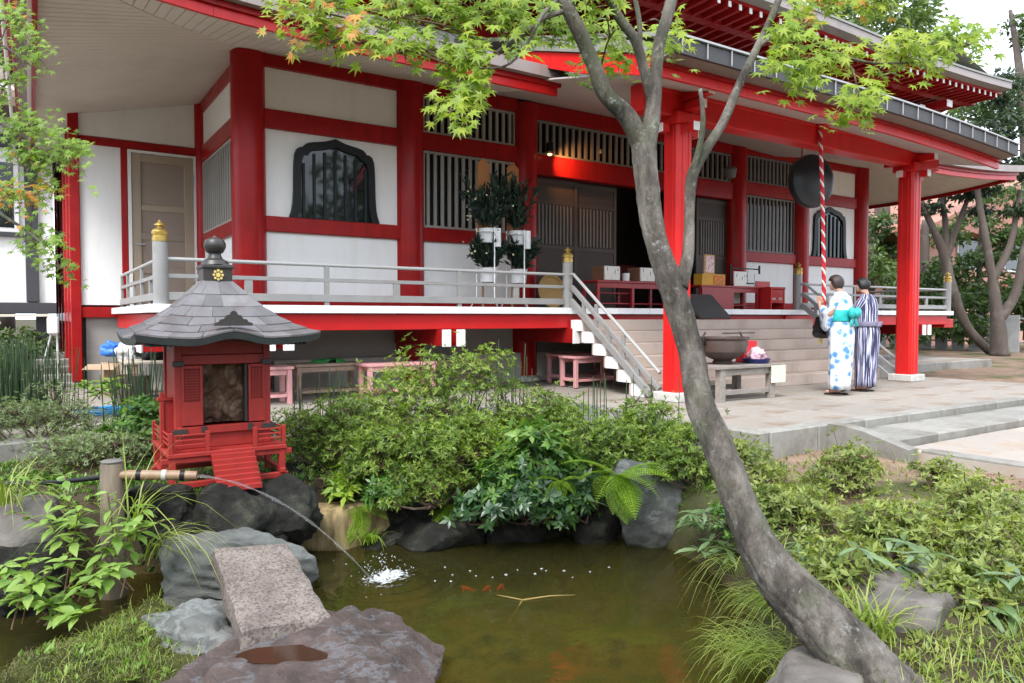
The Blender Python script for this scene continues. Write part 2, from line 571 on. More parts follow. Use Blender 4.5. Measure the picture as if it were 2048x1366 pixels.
l.new(fr.outputs[0], mg.inputs[0]); l.new(mt.outputs[0], mg.inputs[1]); l.new(gl.outputs[0], mg.inputs[2]); l.new(mg.outputs[0], o.inputs[0])
cx_, cy_ = _pa.mean(0)
imp = at(745, 1160, Z=WATER)
wx, wy = np.meshgrid(np.arange(_pa[:, 0].min() - .4, _pa[:, 0].max() + .4, 0.035), np.arange(_pa[:, 1].min() - .4, _pa[:, 1].max() + .4, 0.035))
keep = pond_sd(wx, wy) < 0.35
rr_ = np.hypot(wx - imp.x - 0.1, wy - imp.y + 0.05)
wz = WATER + 0.010 * np.sin(rr_ * 46) * np.exp(-rr_ * 3.2)
Vw = np.stack([wx, wy, wz], -1).reshape(-1, 3)
k_ = wx.shape[1]
ii, jj = np.meshgrid(np.arange(k_ - 1), np.arange(wx.shape[0] - 1))
a0 = (jj * k_ + ii).ravel()
kk = keep.ravel()
Fw = np.stack([a0, a0 + 1, a0 + k_ + 1, a0 + k_], 1)
Fw = Fw[kk[Fw].all(1)]
tag(link('pond_water', newmesh('pond_water', Vw, Fw, m_water, True)), kind='structure')

# paving of the forecourt: L-shaped slab with granite kerbs, flagstones, two shallow steps down to a lower court
m_conc = M('forecourt paving', (0.27, 0.243, 0.21), 0.8, 0.10, 3, 0.12, 90, rnd=0.09, dirt=(0.185, 0.13, 0.088), dscale=1.3, dpos=(0.52, 0.66))
m_kerb = M('granite kerb', (0.245, 0.235, 0.21), 0.75, 0.16, 8, 0.14, 120, rnd=0.12, dirt=(0.15, 0.135, 0.11), dscale=2.6, dpos=(.48, .68))
m_flag = M('pale flagstone', (0.33, 0.29, 0.25), 0.75, 0.08, 2, 0.08, 90, rnd=0.10, dirt=(0.30, 0.22, 0.155), dscale=1.4, dpos=(0.48, 0.7))
m_concl = M('old concrete', (0.28, 0.255, 0.22), 0.85, 0.08, 1.2, 0.12, 70, dirt=(0.20, 0.175, 0.14), dscale=0.8, dpos=(0.46, 0.72))
pave = thing('forecourt_pavement', None, None, (9, 7, 0), kind='structure')
MB().box(-9, 7.42, -0.3, 5.54, 16, 0.0).build('concrete_slab', m_concl, pave)
MB().box(5.54, 4.42, -0.3, 13.0, 9.9, -0.012).build('base_slab', m_conc, pave)
random.seed(5)
x = -9.0
while x < 5.3:                                       # front kerb of the old slab
    L = random.uniform(0.9, 1.4); x1 = min(x + L, 5.35)
    pbox(pave, 'kerb_stone', m_kerb, x + .006, 7.25, -0.3, x1 - .006, 7.415, 0.006, 0.012); x = x1
y = 4.24
while y < 7.2:
    y1 = min(y + random.uniform(0.8, 1.1), 7.24)
    pbox(pave, 'kerb_stone', m_kerb, 5.38, y + .004, -0.34, 5.535, y1 - .004, 0.006, 0.012); y = y1
x = 5.54
while x < 12.9:
    x1 = min(x + random.uniform(0.7, 1.05), 13.0)
    pbox(pave, 'kerb_stone', m_kerb, x + .007, 4.23, -0.34, x1 - .007, 4.41, 0.006, 0.012); x = x1
y = 4.42
while y < 7.4:
    x = 5.55; y1 = y + 0.62
    x += -random.uniform(0, .5)
    while x < 12.98:
        x1 = x + random.uniform(0.85, 1.25)
        xa, xb = max(x, 5.55), min(x1, 12.98)
        if xb - xa > .1: pbox(pave, 'flagstone', m_conc, xa + .005, y + .005, -0.05, xb - .005, y1 - .005, random.uniform(-.002, .004), 0.006)
        x = x1
    y = y1
for x0, x1 in ((13.02, 14.6), (14.62, 16.2), (16.22, 18.0)):
    pbox(pave, 'kerb_stone', m_kerb, x0, 7.9, -0.3, x1, 8.05, 0.10, 0.012)
MB().box(13.02, 8.06, -0.3, 18.0, 21, 0.095).build('plinth_slab', m_conc, pave)
lower = thing('lower_court', None, None, (9, 3, -0.15), kind='structure')
MB().box(6.55, -14, -0.5, 30, 3.62, -0.165).build('base_slab', m_flag, lower)
x = 6.56
while x < 13.0:
    x1 = min(x + random.uniform(0.7, 1.0), 13.02)
    pbox(lower, 'step_stone', m_kerb, x + .007, 3.64, -0.4, x1 - .007, 4.22, -0.075, 0.012); x = x1
y = 3.62
row = 0
while y > -3.5:
    hgt = random.choice((0.45, 0.6, 0.6)); x = 6.72 - random.uniform(0, .6)
    while x < 15:
        x1 = x + random.choice((0.6, 0.9, 1.2))
        xa = max(x, 6.72)
        if x1 - xa > .1: pbox(lower, 'flagstone', m_flag, xa + .004, y - hgt + .004, -0.2, x1 - .004, y - .004, -0.15 + random.uniform(-.002, .003), 0.006)
        x = x1
    y -= hgt
y = 3.44
while y > -4:
    y1 = y - random.uniform(.9, 1.2)
    pbox(lower, 'kerb_stone', m_kerb, 6.56, y1 + .004, -0.4, 6.71, y - .004, -0.135, 0.012); y = y1
cheek = thing('cheek_wall', 'low granite side wall sloping down beside the two shallow forecourt steps', 'wall', (6.46, 3.8, -.15))
MB().prism([(4.228, -0.4), (4.228, 0.012), (4.05, 0.012), (3.86, -.02), (3.5, -.115), (3.45, -.125), (3.45, -.4)], lambda u, v, w_: (w_, u, v), 6.385, 6.545).build('wall', m_kerb, cheek)

# ================================================================== TEMPLE HALL
hall = thing('temple_hall', 'red and white temple hall with broad eaves and a projecting front porch', 'temple', (9.3, 10, 0))
XC = [2.43, 4.73, 6.78, 11.92, 13.95, 16.17]
YW = 10.0
for x_ in XC:
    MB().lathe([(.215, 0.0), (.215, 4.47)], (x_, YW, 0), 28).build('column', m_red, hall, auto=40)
    MB().lathe([(.28, 0.0), (.28, 0.06), (.24, .09)], (x_, YW, 0), 24).build('column_base', m_plinth, hall, auto=40)
for y_ in (12.9,):
    for x_ in (2.43, 16.17):
        MB().lathe([(.15, 0.0), (.15, 4.47)], (x_, y_, 0), 24).build('column', m_red, hall, auto=40)
ZB = [(1.17, 1.33), (2.17, 2.37), (3.52, 3.77), (4.32, 4.52)]
ti = 0
def beams(x0, x1, zs, y=YW, name='beam'):
    global ti
    for z0, z1 in zs:
        ti += 1
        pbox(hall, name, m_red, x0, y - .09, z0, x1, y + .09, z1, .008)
edges = [(XC[i] + .18, XC[i + 1] - .18) for i in range(5)]
for i in (0, 1, 3, 4): beams(edges[i][0], edges[i][1], ZB)
beams(edges[2][0], edges[2][1], [(3.37, 3.70), (4.27, 4.52)])


def wall(x0, z0, x1, z1, y=YW, mat=None, name='wall_panel'):
    return pbox(hall, name, mat or m_white, x0, y - .03, z0, x1, y + .03, z1, .002)


for i in (0, 4):
    x0, x1 = edges[i]
    wall(x0, 1.33, x1, 2.17); wall(x0, 2.37, x1, 3.52); wall(x0, 3.77, x1, 4.32)
for i in (1, 3):
    wall(edges[i][0], 1.33, edges[i][1], 2.17)


def grille(x0, z0, x1, z1, n, y=YW, mat=None, sw=0.05, name='grille_window'):
    """window of upright slats in a slim frame, dark room behind"""
    w_ = MB(); ft = .035
    w_.box(x0, y - .045, z0, x0 + ft, y + .01, z1).box(x1 - ft, y - .045, z0, x1, y + .01, z1)
    w_.box(x0 + ft, y - .045, z0, x1 - ft, y + .01, z0 + ft).box(x0 + ft, y - .045, z1 - ft, x1 - ft, y + .01, z1)
    fo = w_.build(name, mat or m_slat, hall)
    for k in range(n):
        xx = x0 + ft + (k + .5) * (x1 - x0 - 2 * ft) / n
        pbox(fo, 'slat', mat or m_slat, xx - sw / 2, y - .035, z0 + ft, xx + sw / 2, y + .005, z1 - ft, .003)
    pbox(fo, 'pane', m_glass, x0 + ft, y + .03, z0 + ft, x1 - ft, y + .04, z1 - ft, 0)
    return fo


grille(edges[1][0] + .02, 3.775, edges[1][1] - .02, 4.315, 13)
grille(edges[1][0] + .02, 2.375, edges[1][1] - .02, 3.515, 13)
grille(edges[3][0] + .02, 3.775, edges[3][1] - .02, 4.315, 13, mat=M('grey slat with porch shade', (0.16, 0.155, 0.145), 0.6))  # slat colour darkened to stand for the shade under the porch
grille(edges[3][0] + .02, 2.375, edges[3][1] - .02, 3.515, 13, mat=MATS['grey slat with porch shade'])
grille(edges[2][0] + .02, 3.705, edges[2][1] - .02, 4.265, 34, mat=M('brown grey slat', (0.20, 0.185, 0.165), 0.6))

HALF = [(1, 0), (.95, .08), (.92, .18), (.905, .32), (.90, .5), (.89, .66), (.875, .76), (.83, .825), (.76, .85), (.70, .852), (.68, .875),
        (.62, .905), (.50, .925), (.36, .938), (.22, .955), (.10, .978), (0, 1.0)]


def katomado(cx, z0, hw, hh):
    P = [(cx + u * hw, z0 + v * hh) for u, v in HALF]; P += [(cx - u * hw, z0 + v * hh) for u, v in HALF[-2::-1]]
    Q = [(cx + u * hw * .83, z0 + .004 + v * hh * .90) for u, v in HALF]; Q += [(cx - u * hw * .83, z0 + .004 + v * hh * .90) for u, v in HALF[-2::-1]]
    f = lambda u, v, w_: (u, w_, v)
    fo = MB().ringprism(P, Q, f, YW - .085, YW - .031).build('bell_window', m_black, hall)
    MB().prism([(a, b_ + .0) for a, b_ in Q], f, YW - .046, YW - .036).build('pane', m_glass, fo)
    nb = 7
    for k in range(nb):
        u = -.8 * hw + (k + .5) * 1.6 * hw / nb
        uu = abs(u) / (hw * .80)
        top = max([v for a, v in HALF if a >= uu] or [.7])
        pbox(fo, 'bar', m_slatdk, cx + u - .017, YW - .07, z0 + .006, cx + u + .017, YW - .048, z0 + hh * .885 * top - .01, .003)


katomado(3.58, 2.372, .645, 1.12)
katomado(14.98, 2.372, .645, 1.12)
m_panelline = M('panel joint', (0.05, 0.04, 0.035), 0.7)
# sliding doors of the centre bay
def slide_door(x0, x1, y):
    d_ = pbox(hall, 'sliding_door', m_doorbrown, x0, y, 1.18, x1, y + .05, 3.36, .004)
    for xa in (x0 + .002, x1 - .062): pbox(d_, 'stile', M('door stile', (0.062, 0.046, 0.036), 0.55), xa, y - .012, 1.185, xa + .06, y + .001, 3.35, .002)
    for zz in (1.19, 2.18, 2.93, 3.27): pbox(d_, 'rail', MATS['door stile'], x0 + .064, y - .010, zz, x1 - .064, y + .001, zz + .07, .002)
    n_ = 10
    for k in range(n_):
        xx = x0 + .1 + (k + .5) * (x1 - x0 - .2) / n_
        pbox(d_, 'vent_bar', MATS['grey slat with porch shade'], xx - .016, y - .014, 2.26, xx + .016, y + .001, 2.92, .002)
    pbox(d_, 'vent_backing', m_dark, x0 + .09, y - .004, 2.255, x1 - .09, y + .001, 2.925, 0)
slide_door(6.98, 7.92, 10.06); slide_door(7.90, 8.86, 10.12)
slide_door(10.85, 11.75, 10.06)
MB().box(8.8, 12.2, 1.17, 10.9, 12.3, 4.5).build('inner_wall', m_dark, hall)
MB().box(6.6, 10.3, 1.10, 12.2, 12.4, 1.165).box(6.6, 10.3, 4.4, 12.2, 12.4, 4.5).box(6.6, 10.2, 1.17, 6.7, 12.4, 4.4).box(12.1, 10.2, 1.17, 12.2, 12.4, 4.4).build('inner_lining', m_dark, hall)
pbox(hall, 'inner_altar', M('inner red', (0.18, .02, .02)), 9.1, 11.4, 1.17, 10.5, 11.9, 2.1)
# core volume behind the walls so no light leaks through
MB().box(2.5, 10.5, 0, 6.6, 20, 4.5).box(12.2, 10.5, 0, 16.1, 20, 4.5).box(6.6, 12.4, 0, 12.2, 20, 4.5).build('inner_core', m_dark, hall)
# side wall of the corner bay (x = 2.43) and the wing wall with the door
pbox(hall, 'wall_panel', m_white, 2.40, 10.2, 3.77, 2.46, 12.8, 4.32, .002)
pbox(hall, 'wall_panel', m_white, 2.40, 10.2, 1.33, 2.46, 12.8, 2.17, .002)
for z0, z1 in ZB: pbox(hall, 'beam', m_red, 2.35, 10.18, z0, 2.52, 12.78, z1, .008)
w_ = MB()
w_.box(2.375, 10.24, 2.375, 2.43, 10.28, 3.515).box(2.375, 12.70, 2.375, 2.43, 12.74, 3.515).box(2.375, 10.28, 2.375, 2.43, 12.70, 2.41).box(2.375, 10.28, 3.48, 2.43, 12.70, 3.515)
fo = w_.build('grille_window', m_slat, hall)
for k in range(17):
    yy = 10.3 + k * .1475
    pbox(fo, 'slat', m_slat, 2.385, yy - .025, 2.41, 2.425, yy + .025, 3.48, .003)
pbox(fo, 'pane', m_glass, 2.45, 10.28, 2.41, 2.46, 12.7, 3.48, 0)
YS = 12.9


def soff(x):                                        # height of the side soffit over x
    return 4.5 - .235 * (2.43 - x) if x < 2.43 else 4.5


MB().prism([(.56, 3.77), (2.3, 3.77), (2.3, soff(2.3) + .02), (.56, soff(.56) + .02)], lambda u, v, q: (u, q, v), YS - .03, YS + .03).build('wall_panel', m_white, hall)
pbox(hall, 'beam', m_red, .68, YS - .05, 3.64, 2.3, YS + .05, 3.76, .006)
pbox(hall, 'wall_panel', m_white, .66, YS - .03, 1.22, 1.215, YS + .03, 3.64, .002)
pbox(hall, 'stud', m_red, 1.215, YS - .05, 1.22, 1.305, YS + .05, 3.64, .006)
pbox(hall, 'beam', m_red, .66, YS - .06, 1.03, 2.3, YS + .06, 1.19, .006)
wd = pbox(hall, 'side_door', m_sidedoor, 1.40, YS - .02, 1.2, 2.24, YS + .03, 3.58, .004)
for a_ in ((1.31, 1.2, 1.36, 3.63), (2.26, 1.2, 2.30, 3.63), (1.36, 3.59, 2.26, 3.63)):
    pbox(wd, 'door_frame', m_white2, a_[0], YS - .06, a_[1], a_[2], YS + .02, a_[3], .003)
for a_ in ((1.365, 1.2, 1.49, 3.585), (2.12, 1.2, 2.255, 3.585), (1.49, 3.46, 2.12, 3.585)):
    pbox(wd, 'stile', m_sidedoor2, a_[0], YS - .045, a_[1], a_[2], YS - .015, a_[3], .004)
for zz in (2.70, 2.25, 1.72):
    pbox(wd, 'rail', m_sidedoor2 if zz > 2.5 else m_sidedoor, 1.492, YS - .038, zz, 2.118, YS - .018, zz + .10, .004)
pbox(wd, 'handle', m_steel, 1.40, YS - .10, 2.16, 1.54, YS - .075, 2.185, .004)
for zz in (1.6, 3.2): pbox(wd, 'hinge', m_steel, 2.235, YS - .065, zz, 2.262, YS - .046, zz + .13, .002)
MB().box(.72, YS + .04, 0, 2.4, YS + .1, 1.03).build('base_wall', m_greywall, hall)
# left flank of the wing: posts, white panels, running back
for y_ in (12.88, 13.9, 15.2, 16.6, 18.2, 20):
    pbox(hall, 'post', m_red, .52, y_ - .07, .06, .66, y_ + .07, soff(.6) + .02, .01)
for ya, yb in ((12.95, 13.83), (13.97, 15.13), (15.27, 16.53), (16.67, 18.13), (18.27, 19.93)):
    pbox(hall, 'wall_panel', m_white, .57, ya, 1.12, .63, yb, soff(.6), .002)
    pbox(hall, 'beam', m_red, .53, ya, .96, .65, yb, 1.12, .006)
    pbox(hall, 'brace', m_red, .555, ya, 3.3, .645, yb, 3.38, .004)
MB().box(.66, 12.98, 0, 2.4, 20.1, 4.05).build('inner_core', m_dark, hall)
for k, y_ in enumerate((12.75, 13.35, 14.0, 14.7, 15.4)):
    pbox(hall, 'foundation_step', m_kerb, .05, y_, 0, .72, y_ + .3, .05 + .09 * k, .01)

# ---- veranda
ver = 'veranda'
pbox(hall, 'veranda_floor', m_concl, 1.10, 8.53, 1.09, 17.5, 9.85, 1.165, .004)
pbox(hall, 'veranda_floor', m_concl, 1.10, 9.85, 1.09, 2.3, 12.83, 1.165, .004)
x = 1.05
for k in range(51):
    pbox(hall, 'edge_tile', m_tile, 1.05 + k * .3225 + .0015, 8.49, 1.082, 1.05 + (k + 1) * .3225 - .0015, 8.53, 1.172, .003)
for k in range(13):
    pbox(hall, 'edge_tile', m_tile, 1.05, 8.532 + k * .328, 1.082, 1.098, 8.53 + (k + 1) * .328 - .002, 1.172, .003)
pbox(hall, 'veranda_beam', m_red2 if False else M('veranda red', (0.52, 0.012, 0.013), 0.32, 0.08, spec=0.3), 1.12, 8.56, .875, 6.98, 8.70, 1.075, .008)
pbox(hall, 'veranda_beam', MATS['veranda red'], 11.6, 8.56, .875, 17.35, 8.70, 1.075, .008)
pbox(hall, 'veranda_beam', MATS['veranda red'], 6.985, 8.60, .875, 11.6, 8.70, 1.075, .008)
pbox(hall, 'veranda_beam', MATS['veranda red'], 1.12, 8.705, .875, 1.26, 12.7, 1.075, .008)
for xj in (2.36, 4.60, 6.72, 11.95, 13.95, 16.2):
    for dx in (-.105, .105):
        pbox(hall, 'joist', m_red, xj + dx - .055, 8.42, .66, xj + dx + .055, 9.9, .872, .006)
        pbox(hall, 'joist_cap', m_white2, xj + dx - .062, 8.395, .652, xj + dx + .062, 8.422, .873, .004)
for yj in (8.85,):
    for dy in (-.1, .1):
        pbox(hall, 'joist', m_red, 1.0, yj + dy - .055, .66, 2.2, yj + dy + .055, .872, .006)
        pbox(hall, 'joist_cap', m_white2, .975, yj + dy - .062, .652, 1.002, yj + dy + .062, .873, .004)
MB().box(2.4, 10.02, 0, 16.2, 10.1, 1.09).build('base_wall', m_greywall, hall)
MB().box(2.7, 9.86, 0, 15.9, 10.0, .46).build('base_plinth', M('pale render', (0.45, 0.44, 0.42), 0.85, 0.06, 2, 0.06, dirt=(0.36, 0.34, 0.31)), hall)
pbox(hall, 'veranda_bracket', MATS['veranda red'], 17.35, 8.62, .80, 17.75, 9.4, 1.0, .006)

# ---- lower eaves: soffit boards, red fascia, panelled gutter band, metal roof
EX0, EX1, EY = .15, 18.45, 7.75
EZ = 4.5 - .235 * 2.25


def lift(x): return .22 * max(0, (abs(x - 9.3) - 3.5) / 5.65) ** 3
def lifty(y): return .22 * max(0, (14 - y - 2.0) / 4.2) ** 3 if y < 12 else 0


def front_soffit(sgn):
    """boards run out from the wall; the corner is mitred"""
    m_ = MB(); s_ = MB(); x = 2.43 - 2.28
    wb = .112
    while x < 5.75:
        xm = x + wb / 2
        y_in = 10.0 if xm > 2.43 else 10.0 - (2.43 - xm)
        X = [x + .004, x + wb - .004]
        if sgn < 0: X = [18.6 - X[1], 18.6 - X[0]]
        vs = []
        for xx in X:
            q = 18.6 - xx if sgn < 0 else xx
            yi = 10.0 if q > 2.43 else 10.0 - (2.43 - q)
            vs += [(xx, EY - .03, EZ + lift(xx)), (xx, yi, 4.5 - .235 * (10 - yi) + lift(xx) * (10 - yi) / 2.25 * (10 - yi) / 2.25)]
        vs += [(a, b_, c + .02) for a, b_, c in vs]
        m_.add(vs, [(0, 1, 3, 2), (4, 6, 7, 5), (0, 4, 5, 1), (2, 3, 7, 6), (0, 2, 6, 4), (1, 5, 7, 3)])
        x += wb
    return m_


for sg in (1, -1):
    tag(front_soffit(sg).build('soffit_boards', m_soffit, hall), kind='stuff')
    m_ = MB(); y = 7.72
    while y < 20:
        y2 = y + .105
        xs = []
        for yy in (y + .004, y2 - .004):
            xi = 2.43 if yy > 10 else 2.43 - (10 - yy)
            xo = EX0 - .03
            for xx in (xo, xi):
                z = 4.5 - .235 * (2.43 - xx) + lifty(yy) * ((2.43 - xx) / 2.28) ** 2
                xs.append((xx if sg > 0 else 18.6 - xx, yy, z))
        vs = xs + [(a, b_, c + .02) for a, b_, c in xs]
        if xs[1][0] * sg > xs[0][0] * sg + .02: m_.add(vs, [(0, 1, 3, 2), (4, 6, 7, 5), (0, 4, 5, 1), (2, 3, 7, 6), (0, 2, 6, 4), (1, 5, 7, 3)])
        y = y2
    tag(m_.build('soffit_boards', m_soffit, hall), kind='stuff')
    # dark sheathing above the board gaps, then the roof skin
    def PX(x): return x if sg > 0 else 18.6 - x
    sh = MB()
    n_ = 14
    xs = [EX0 + (5.75 - EX0) * k / n_ for k in range(n_ + 1)]
    for up, nm, mt_ in ((.025, 'soffit_backing', m_seam), (.20, 'roof_skin', m_copper)):
        sh = MB()
        sl = .235 if up < .1 else -.0
        G = []
        for k in range(n_ + 1):
            xx = xs[k]; yi = 10.0 if xx > 2.43 else 10.0 - (2.43 - xx)
            if up < .1: G.append([(PX(xx), EY - .03, EZ + lift(xx) + up), (PX(xx), yi, 4.5 - .235 * (10 - yi) + up + lift(xx) * ((10 - yi) / 2.25) ** 2)])
            else: G.append([(PX(xx), EY - .1, EZ + lift(xx) + up), (PX(xx), yi + .75, EZ + up + lift(xx) * .3 + .28 * (yi + .75 - EY))])
        vs = [p for g in G for p in g]
        sh.add(vs, [(2 * k, 2 * k + 1, 2 * k + 3, 2 * k + 2) for k in range(n_)])
        ys = [7.75, 8.2, 8.7, 9.3, 10, 11, 13, 16, 20]
        G = []
        for yy in ys:
            xi = 2.43 if yy > 10 else 2.43 - (10 - yy)
            if up < .1: G.append([(PX(EX0 - .03), yy, EZ + lifty(yy) + up), (PX(xi), yy, 4.5 - .235 * (2.43 - xi) + up + lifty(yy) * ((2.43 - xi) / 2.28) ** 2)])
            else: G.append([(PX(EX0 - .1), yy, EZ + lifty(yy) + up), (PX(xi + .75), yy, EZ + up + lifty(yy) * .3 + .28 * (xi + .75 - EX0))])
        o_ = len(sh.v)
        vs = [p for g in G for p in g]
        sh.add(vs, [(2 * k, 2 * k + 1, 2 * k + 3, 2 * k + 2) for k in range(len(ys) - 1)])
        sh.build(nm, mt_, hall)
    # fascia boards and gutter panels along the front and along the flank
    def run(x0, x1, step, name, mt_, y0, y1, z0, z1):
        x = x0
        while x < x1 - .02:
            xe = min(x + step, x1)
            a, b_ = PX(x + .0015), PX(xe - .0015)
            la, lb = lift(a), lift(b_)
            vs = [(xx, yy, EZ + ll + zz) for xx, ll in ((a, la), (b_, lb)) for yy in (y0, y1) for zz in (z0, z1)]
            MB().add(vs, [(0, 1, 3, 2), (4, 6, 7, 5), (0, 4, 5, 1), (2, 3, 7, 6), (0, 2, 6, 4), (1, 5, 7, 3)]).build(name, mt_, hall)
            x = xe
    run(EX0, 5.72, 1.4, 'fascia_board', m_red2, EY - .075, EY - .03, -.10, .03)
    run(EX0 - .02, 5.75, 5.8 / 8, 'fascia_shadow_board', m_red, EY - .12, EY - .078, .0, .075)
    run(EX0 - .08, 5.80, .44, 'gutter_panel', m_gutter, EY - .22, EY - .122, .06, .20)
    def runy(y0, y1, step, name, mt_, xa, xb, z0, z1):
        y = y0
        while y < y1 - .02:
            ye = min(y + step, y1)
            vs = [(PX(xx), yy, EZ + ll + zz) for yy, ll in ((y + .0015, lifty(y)), (ye - .0015, lifty(ye))) for xx in (xa, xb) for zz in (z0, z1)]
            MB().add(vs, [(0, 1, 3, 2), (4, 6, 7, 5), (0, 4, 5, 1), (2, 3, 7, 6), (0, 2, 6, 4), (1, 5, 7, 3)]).build(name, mt_, hall)
            y = ye
    runy(7.8, 20, 1.3, 'fascia_board', m_red, EX0 - .075, EX0 - .03, -.10, .03)
    runy(7.8, 20, 1.3, 'fascia_shadow_board', m_white2, EX0 - .12, EX0 - .078, .0, .075)
    runy(7.8, 20, 1.3, 'gutter_panel', m_gutter, EX0 - .22, EX0 - .122, .06, .20)
# rain pipes running under the left eave edge
for dx, mt_ in ((-.035, m_white2), (.012, m_red)):
    MB().tube([(EX0 - .26 + dx * 1.6, 8.2, EZ + .02), (EX0 - .26 + dx * 1.6, 19.5, EZ - .02)], .02, 8).build('rain_pipe', mt_, hall, auto=40)

# ---- upper storey
for xa, xb in ((2.5, 4.63), (4.83, 6.68), (6.88, 9.2), (9.4, 11.8), (12.0, 13.8), (14.0, 16.1)):
    pbox(hall, 'wall_panel', m_white, xa, 10.62, 4.85, xb, 10.68, 6.02, .002)
for x_ in (2.4, 4.73, 6.78, 9.3, 11.9, 13.9, 16.2):
    pbox(hall, 'post', m_red, x_ - .10, 10.55, 4.7, x_ + .10, 10.75, 6.05, .01)
pbox(hall, 'beam', m_red, 2.3, 10.53, 5.62, 16.3, 10.74, 6.05, .01)
MB().box(2.4, 10.7, 4.5, 16.2, 20, 6.6).build('inner_core', m_dark, hall)


def ulift(x):
    u = abs(x - 9.3)
    return -.075 * min(1, max(0, (u - 1.2) / 3.6)) ** 1.5 + .10 * max(0, (u - 6) / 3.6) ** 2
UY, UZ = 8.3, 6.06
UX0, UX1 = -.35, 18.85
xs = np.linspace(UX0, UX1, 45)
def sheet(nm, mt_, ya, za, yb, zb, thick, lb=.0):
    m_ = MB()
    R = [(x_, ya, za + ulift(x_)) for x_ in xs] + [(x_, yb, zb + ulift(x_) * lb) for x_ in xs]
    k = len(xs)
    vs = R + [(a, b_, c + thick) for a, b_, c in R]
    fs = []
    for i in range(k - 1):
        fs += [(i, i + 1, k + i + 1, k + i), (2 * k + i, 3 * k + i, 3 * k + i + 1, 2 * k + i + 1), (i, 2 * k + i, 2 * k + i + 1, i + 1), (k + i, k + i + 1, 3 * k + i + 1, 3 * k + i)]
    fs += [(0, k, 3 * k, 2 * k), (k - 1, 3 * k - 1, 4 * k - 1, 2 * k - 1)]
    return m_.add(vs, fs).build(nm, mt_, hall)
sheet('upper_soffit', m_red, UY - .05, UZ + .10, 10.6, 6.08, .03, .3)
sheet('upper_fascia', m_red, UY - .12, UZ + .09, UY - .06, UZ + .09, .09, 1)
sheet('roof_verge', m_gutter, UY - .32, UZ + .16, UY - .12, UZ + .14, .14, 1)
sheet('roof_skin', m_copper, UY - .34, UZ + .305, 13.5, 8.5, .04, .2)
k = 0
x = UX0 + .12
rafter_me = boxmesh('rafter', .075, 2.2, .10, m_red, .004)
cap_me = boxmesh('rafter_cap', .066, .014, .092, m_white2, .003)
while x < UX1:
    z = UZ + .045 + ulift(x)
    dz = (6.04 + ulift(x) * .3) - z
    ang = math.atan2(dz, 2.3)
    r_ = link('rafter', rafter_me, hall, Vector((x, UY + 1.0, z + dz / 2)) - origin(hall), (ang, 0, 0))
    c_ = link('rafter_cap', cap_me, r_, (0, -1.107, 0))
    x += .258
# second, lower row of eave timber and the far corner bracket
sheet('eave_purlin', m_red, UY + .45, UZ - .02, UY + .62, UZ - .02, .07, 1)
for k, dx in enumerate((0, .45, .9)):
    pbox(hall, 'corner_bracket', m_red, 16.3 + dx, 9.3 - dx * .8, 5.55 + .09 * k, 16.5 + dx, 10.6 - dx * .6, 5.72 + .09 * k, .01)
    pbox(hall, 'bracket_cap', m_white2, 16.29 + dx, 9.28 - dx * .8, 5.56 + .09 * k, 16.51 + dx, 9.299 - dx * .8, 5.71 + .09 * k, .003)
# flank eaves of the upper roof
for sx_ in (1, -1):
    def PX2(x): return x if sx_ > 0 else 18.6 - x
    m_ = MB(); vs = []
    ys = np.linspace(8, 20, 24)
    for yy in ys:
        lf = ulift(UX0) * min(1, max(0, (11.5 - yy) / 3.2)) ** 2
        vs += [(PX2(UX0), yy + .2, UZ + .10 + lf), (PX2(2.5), yy + .2, UZ + .02), (PX2(UX0), yy + .2, UZ + .29 + lf), (PX2(2.5), yy + .2, UZ + .95)]
    fs, ft = [], []
    for i in range(len(ys) - 1):
        a = 4 * i
        fs += [(a, a + 1, a + 5, a + 4)]; ft += [(a + 2, a + 6, a + 7, a + 3), (a, a + 4, a + 6, a + 2)]
    m_.add(vs, fs).build('flank_soffit', m_red, hall)
    MB().add(vs, ft).build('flank_verge', m_copper, hall)

# ---- porch
PXL, PXR, PY = 5.49, 13.02, 5.70
m_psoff = M('porch ceiling', (0.46, 0.41, 0.38), 0.7, 0.05, 1.5)


def plift(x): return -.15 * max(0, (x - 8.2) / 4.8) ** 2
pxs = np.linspace(PXL, PXR, 25)
def psheet(nm, mt_, ya, za, yb, zb, thick):
    R = [(x_, ya, za + plift(x_)) for x_ in pxs] + [(x_, yb, zb + plift(x_)) for x_ in pxs]
    k = len(pxs); vs = R + [(a, b_, c + thick) for a, b_, c in R]; fs = []
    for i in range(k - 1):
        fs += [(i, i + 1, k + i + 1, k + i), (2 * k + i, 3 * k + i, 3 * k + i + 1, 2 * k + i + 1), (i, 2 * k + i, 2 * k + i + 1, i + 1), (k + i, k + i + 1, 3 * k + i + 1, 3 * k + i)]
    fs += [(0, k, 3 * k, 2 * k), (k - 1, 3 * k - 1, 4 * k - 1, 2 * k - 1)]
    return MB().add(vs, fs).build(nm, mt_, hall)
psheet('porch_soffit', m_psoff, PY + .02, 3.60, 6.52, 3.775, .02)
psheet('porch_ceiling', m_psoff, 6.52, 3.775, 9.9, 4.52, .02)
psheet('porch_fascia', m_red2, PY - .03, 3.555, PY + .015, 3.555, .105)
psheet('porch_fascia_upper', m_red, PY - .075, 3.655, PY - .035, 3.655, .06)
psheet('porch_eave_underside', M('brown eave board', (0.20, 0.155, 0.13), 0.6), PY - .26, 3.712, PY - .04, 3.695, .02)
psheet('porch_gutter', m_dkgutter, PY - .30, 3.715, PY - .262, 3.715, .165)
psheet('porch_roof', m_copper, PY - .30, 3.87, 10.0, 5.22, .05)
psheet('snow_rail', m_steel, PY - .325, 3.885, PY - .305, 3.885, .02)
x = PXL + .1
br = boxmesh('gutter_bracket', .011, .011, .165, m_steel, .002)
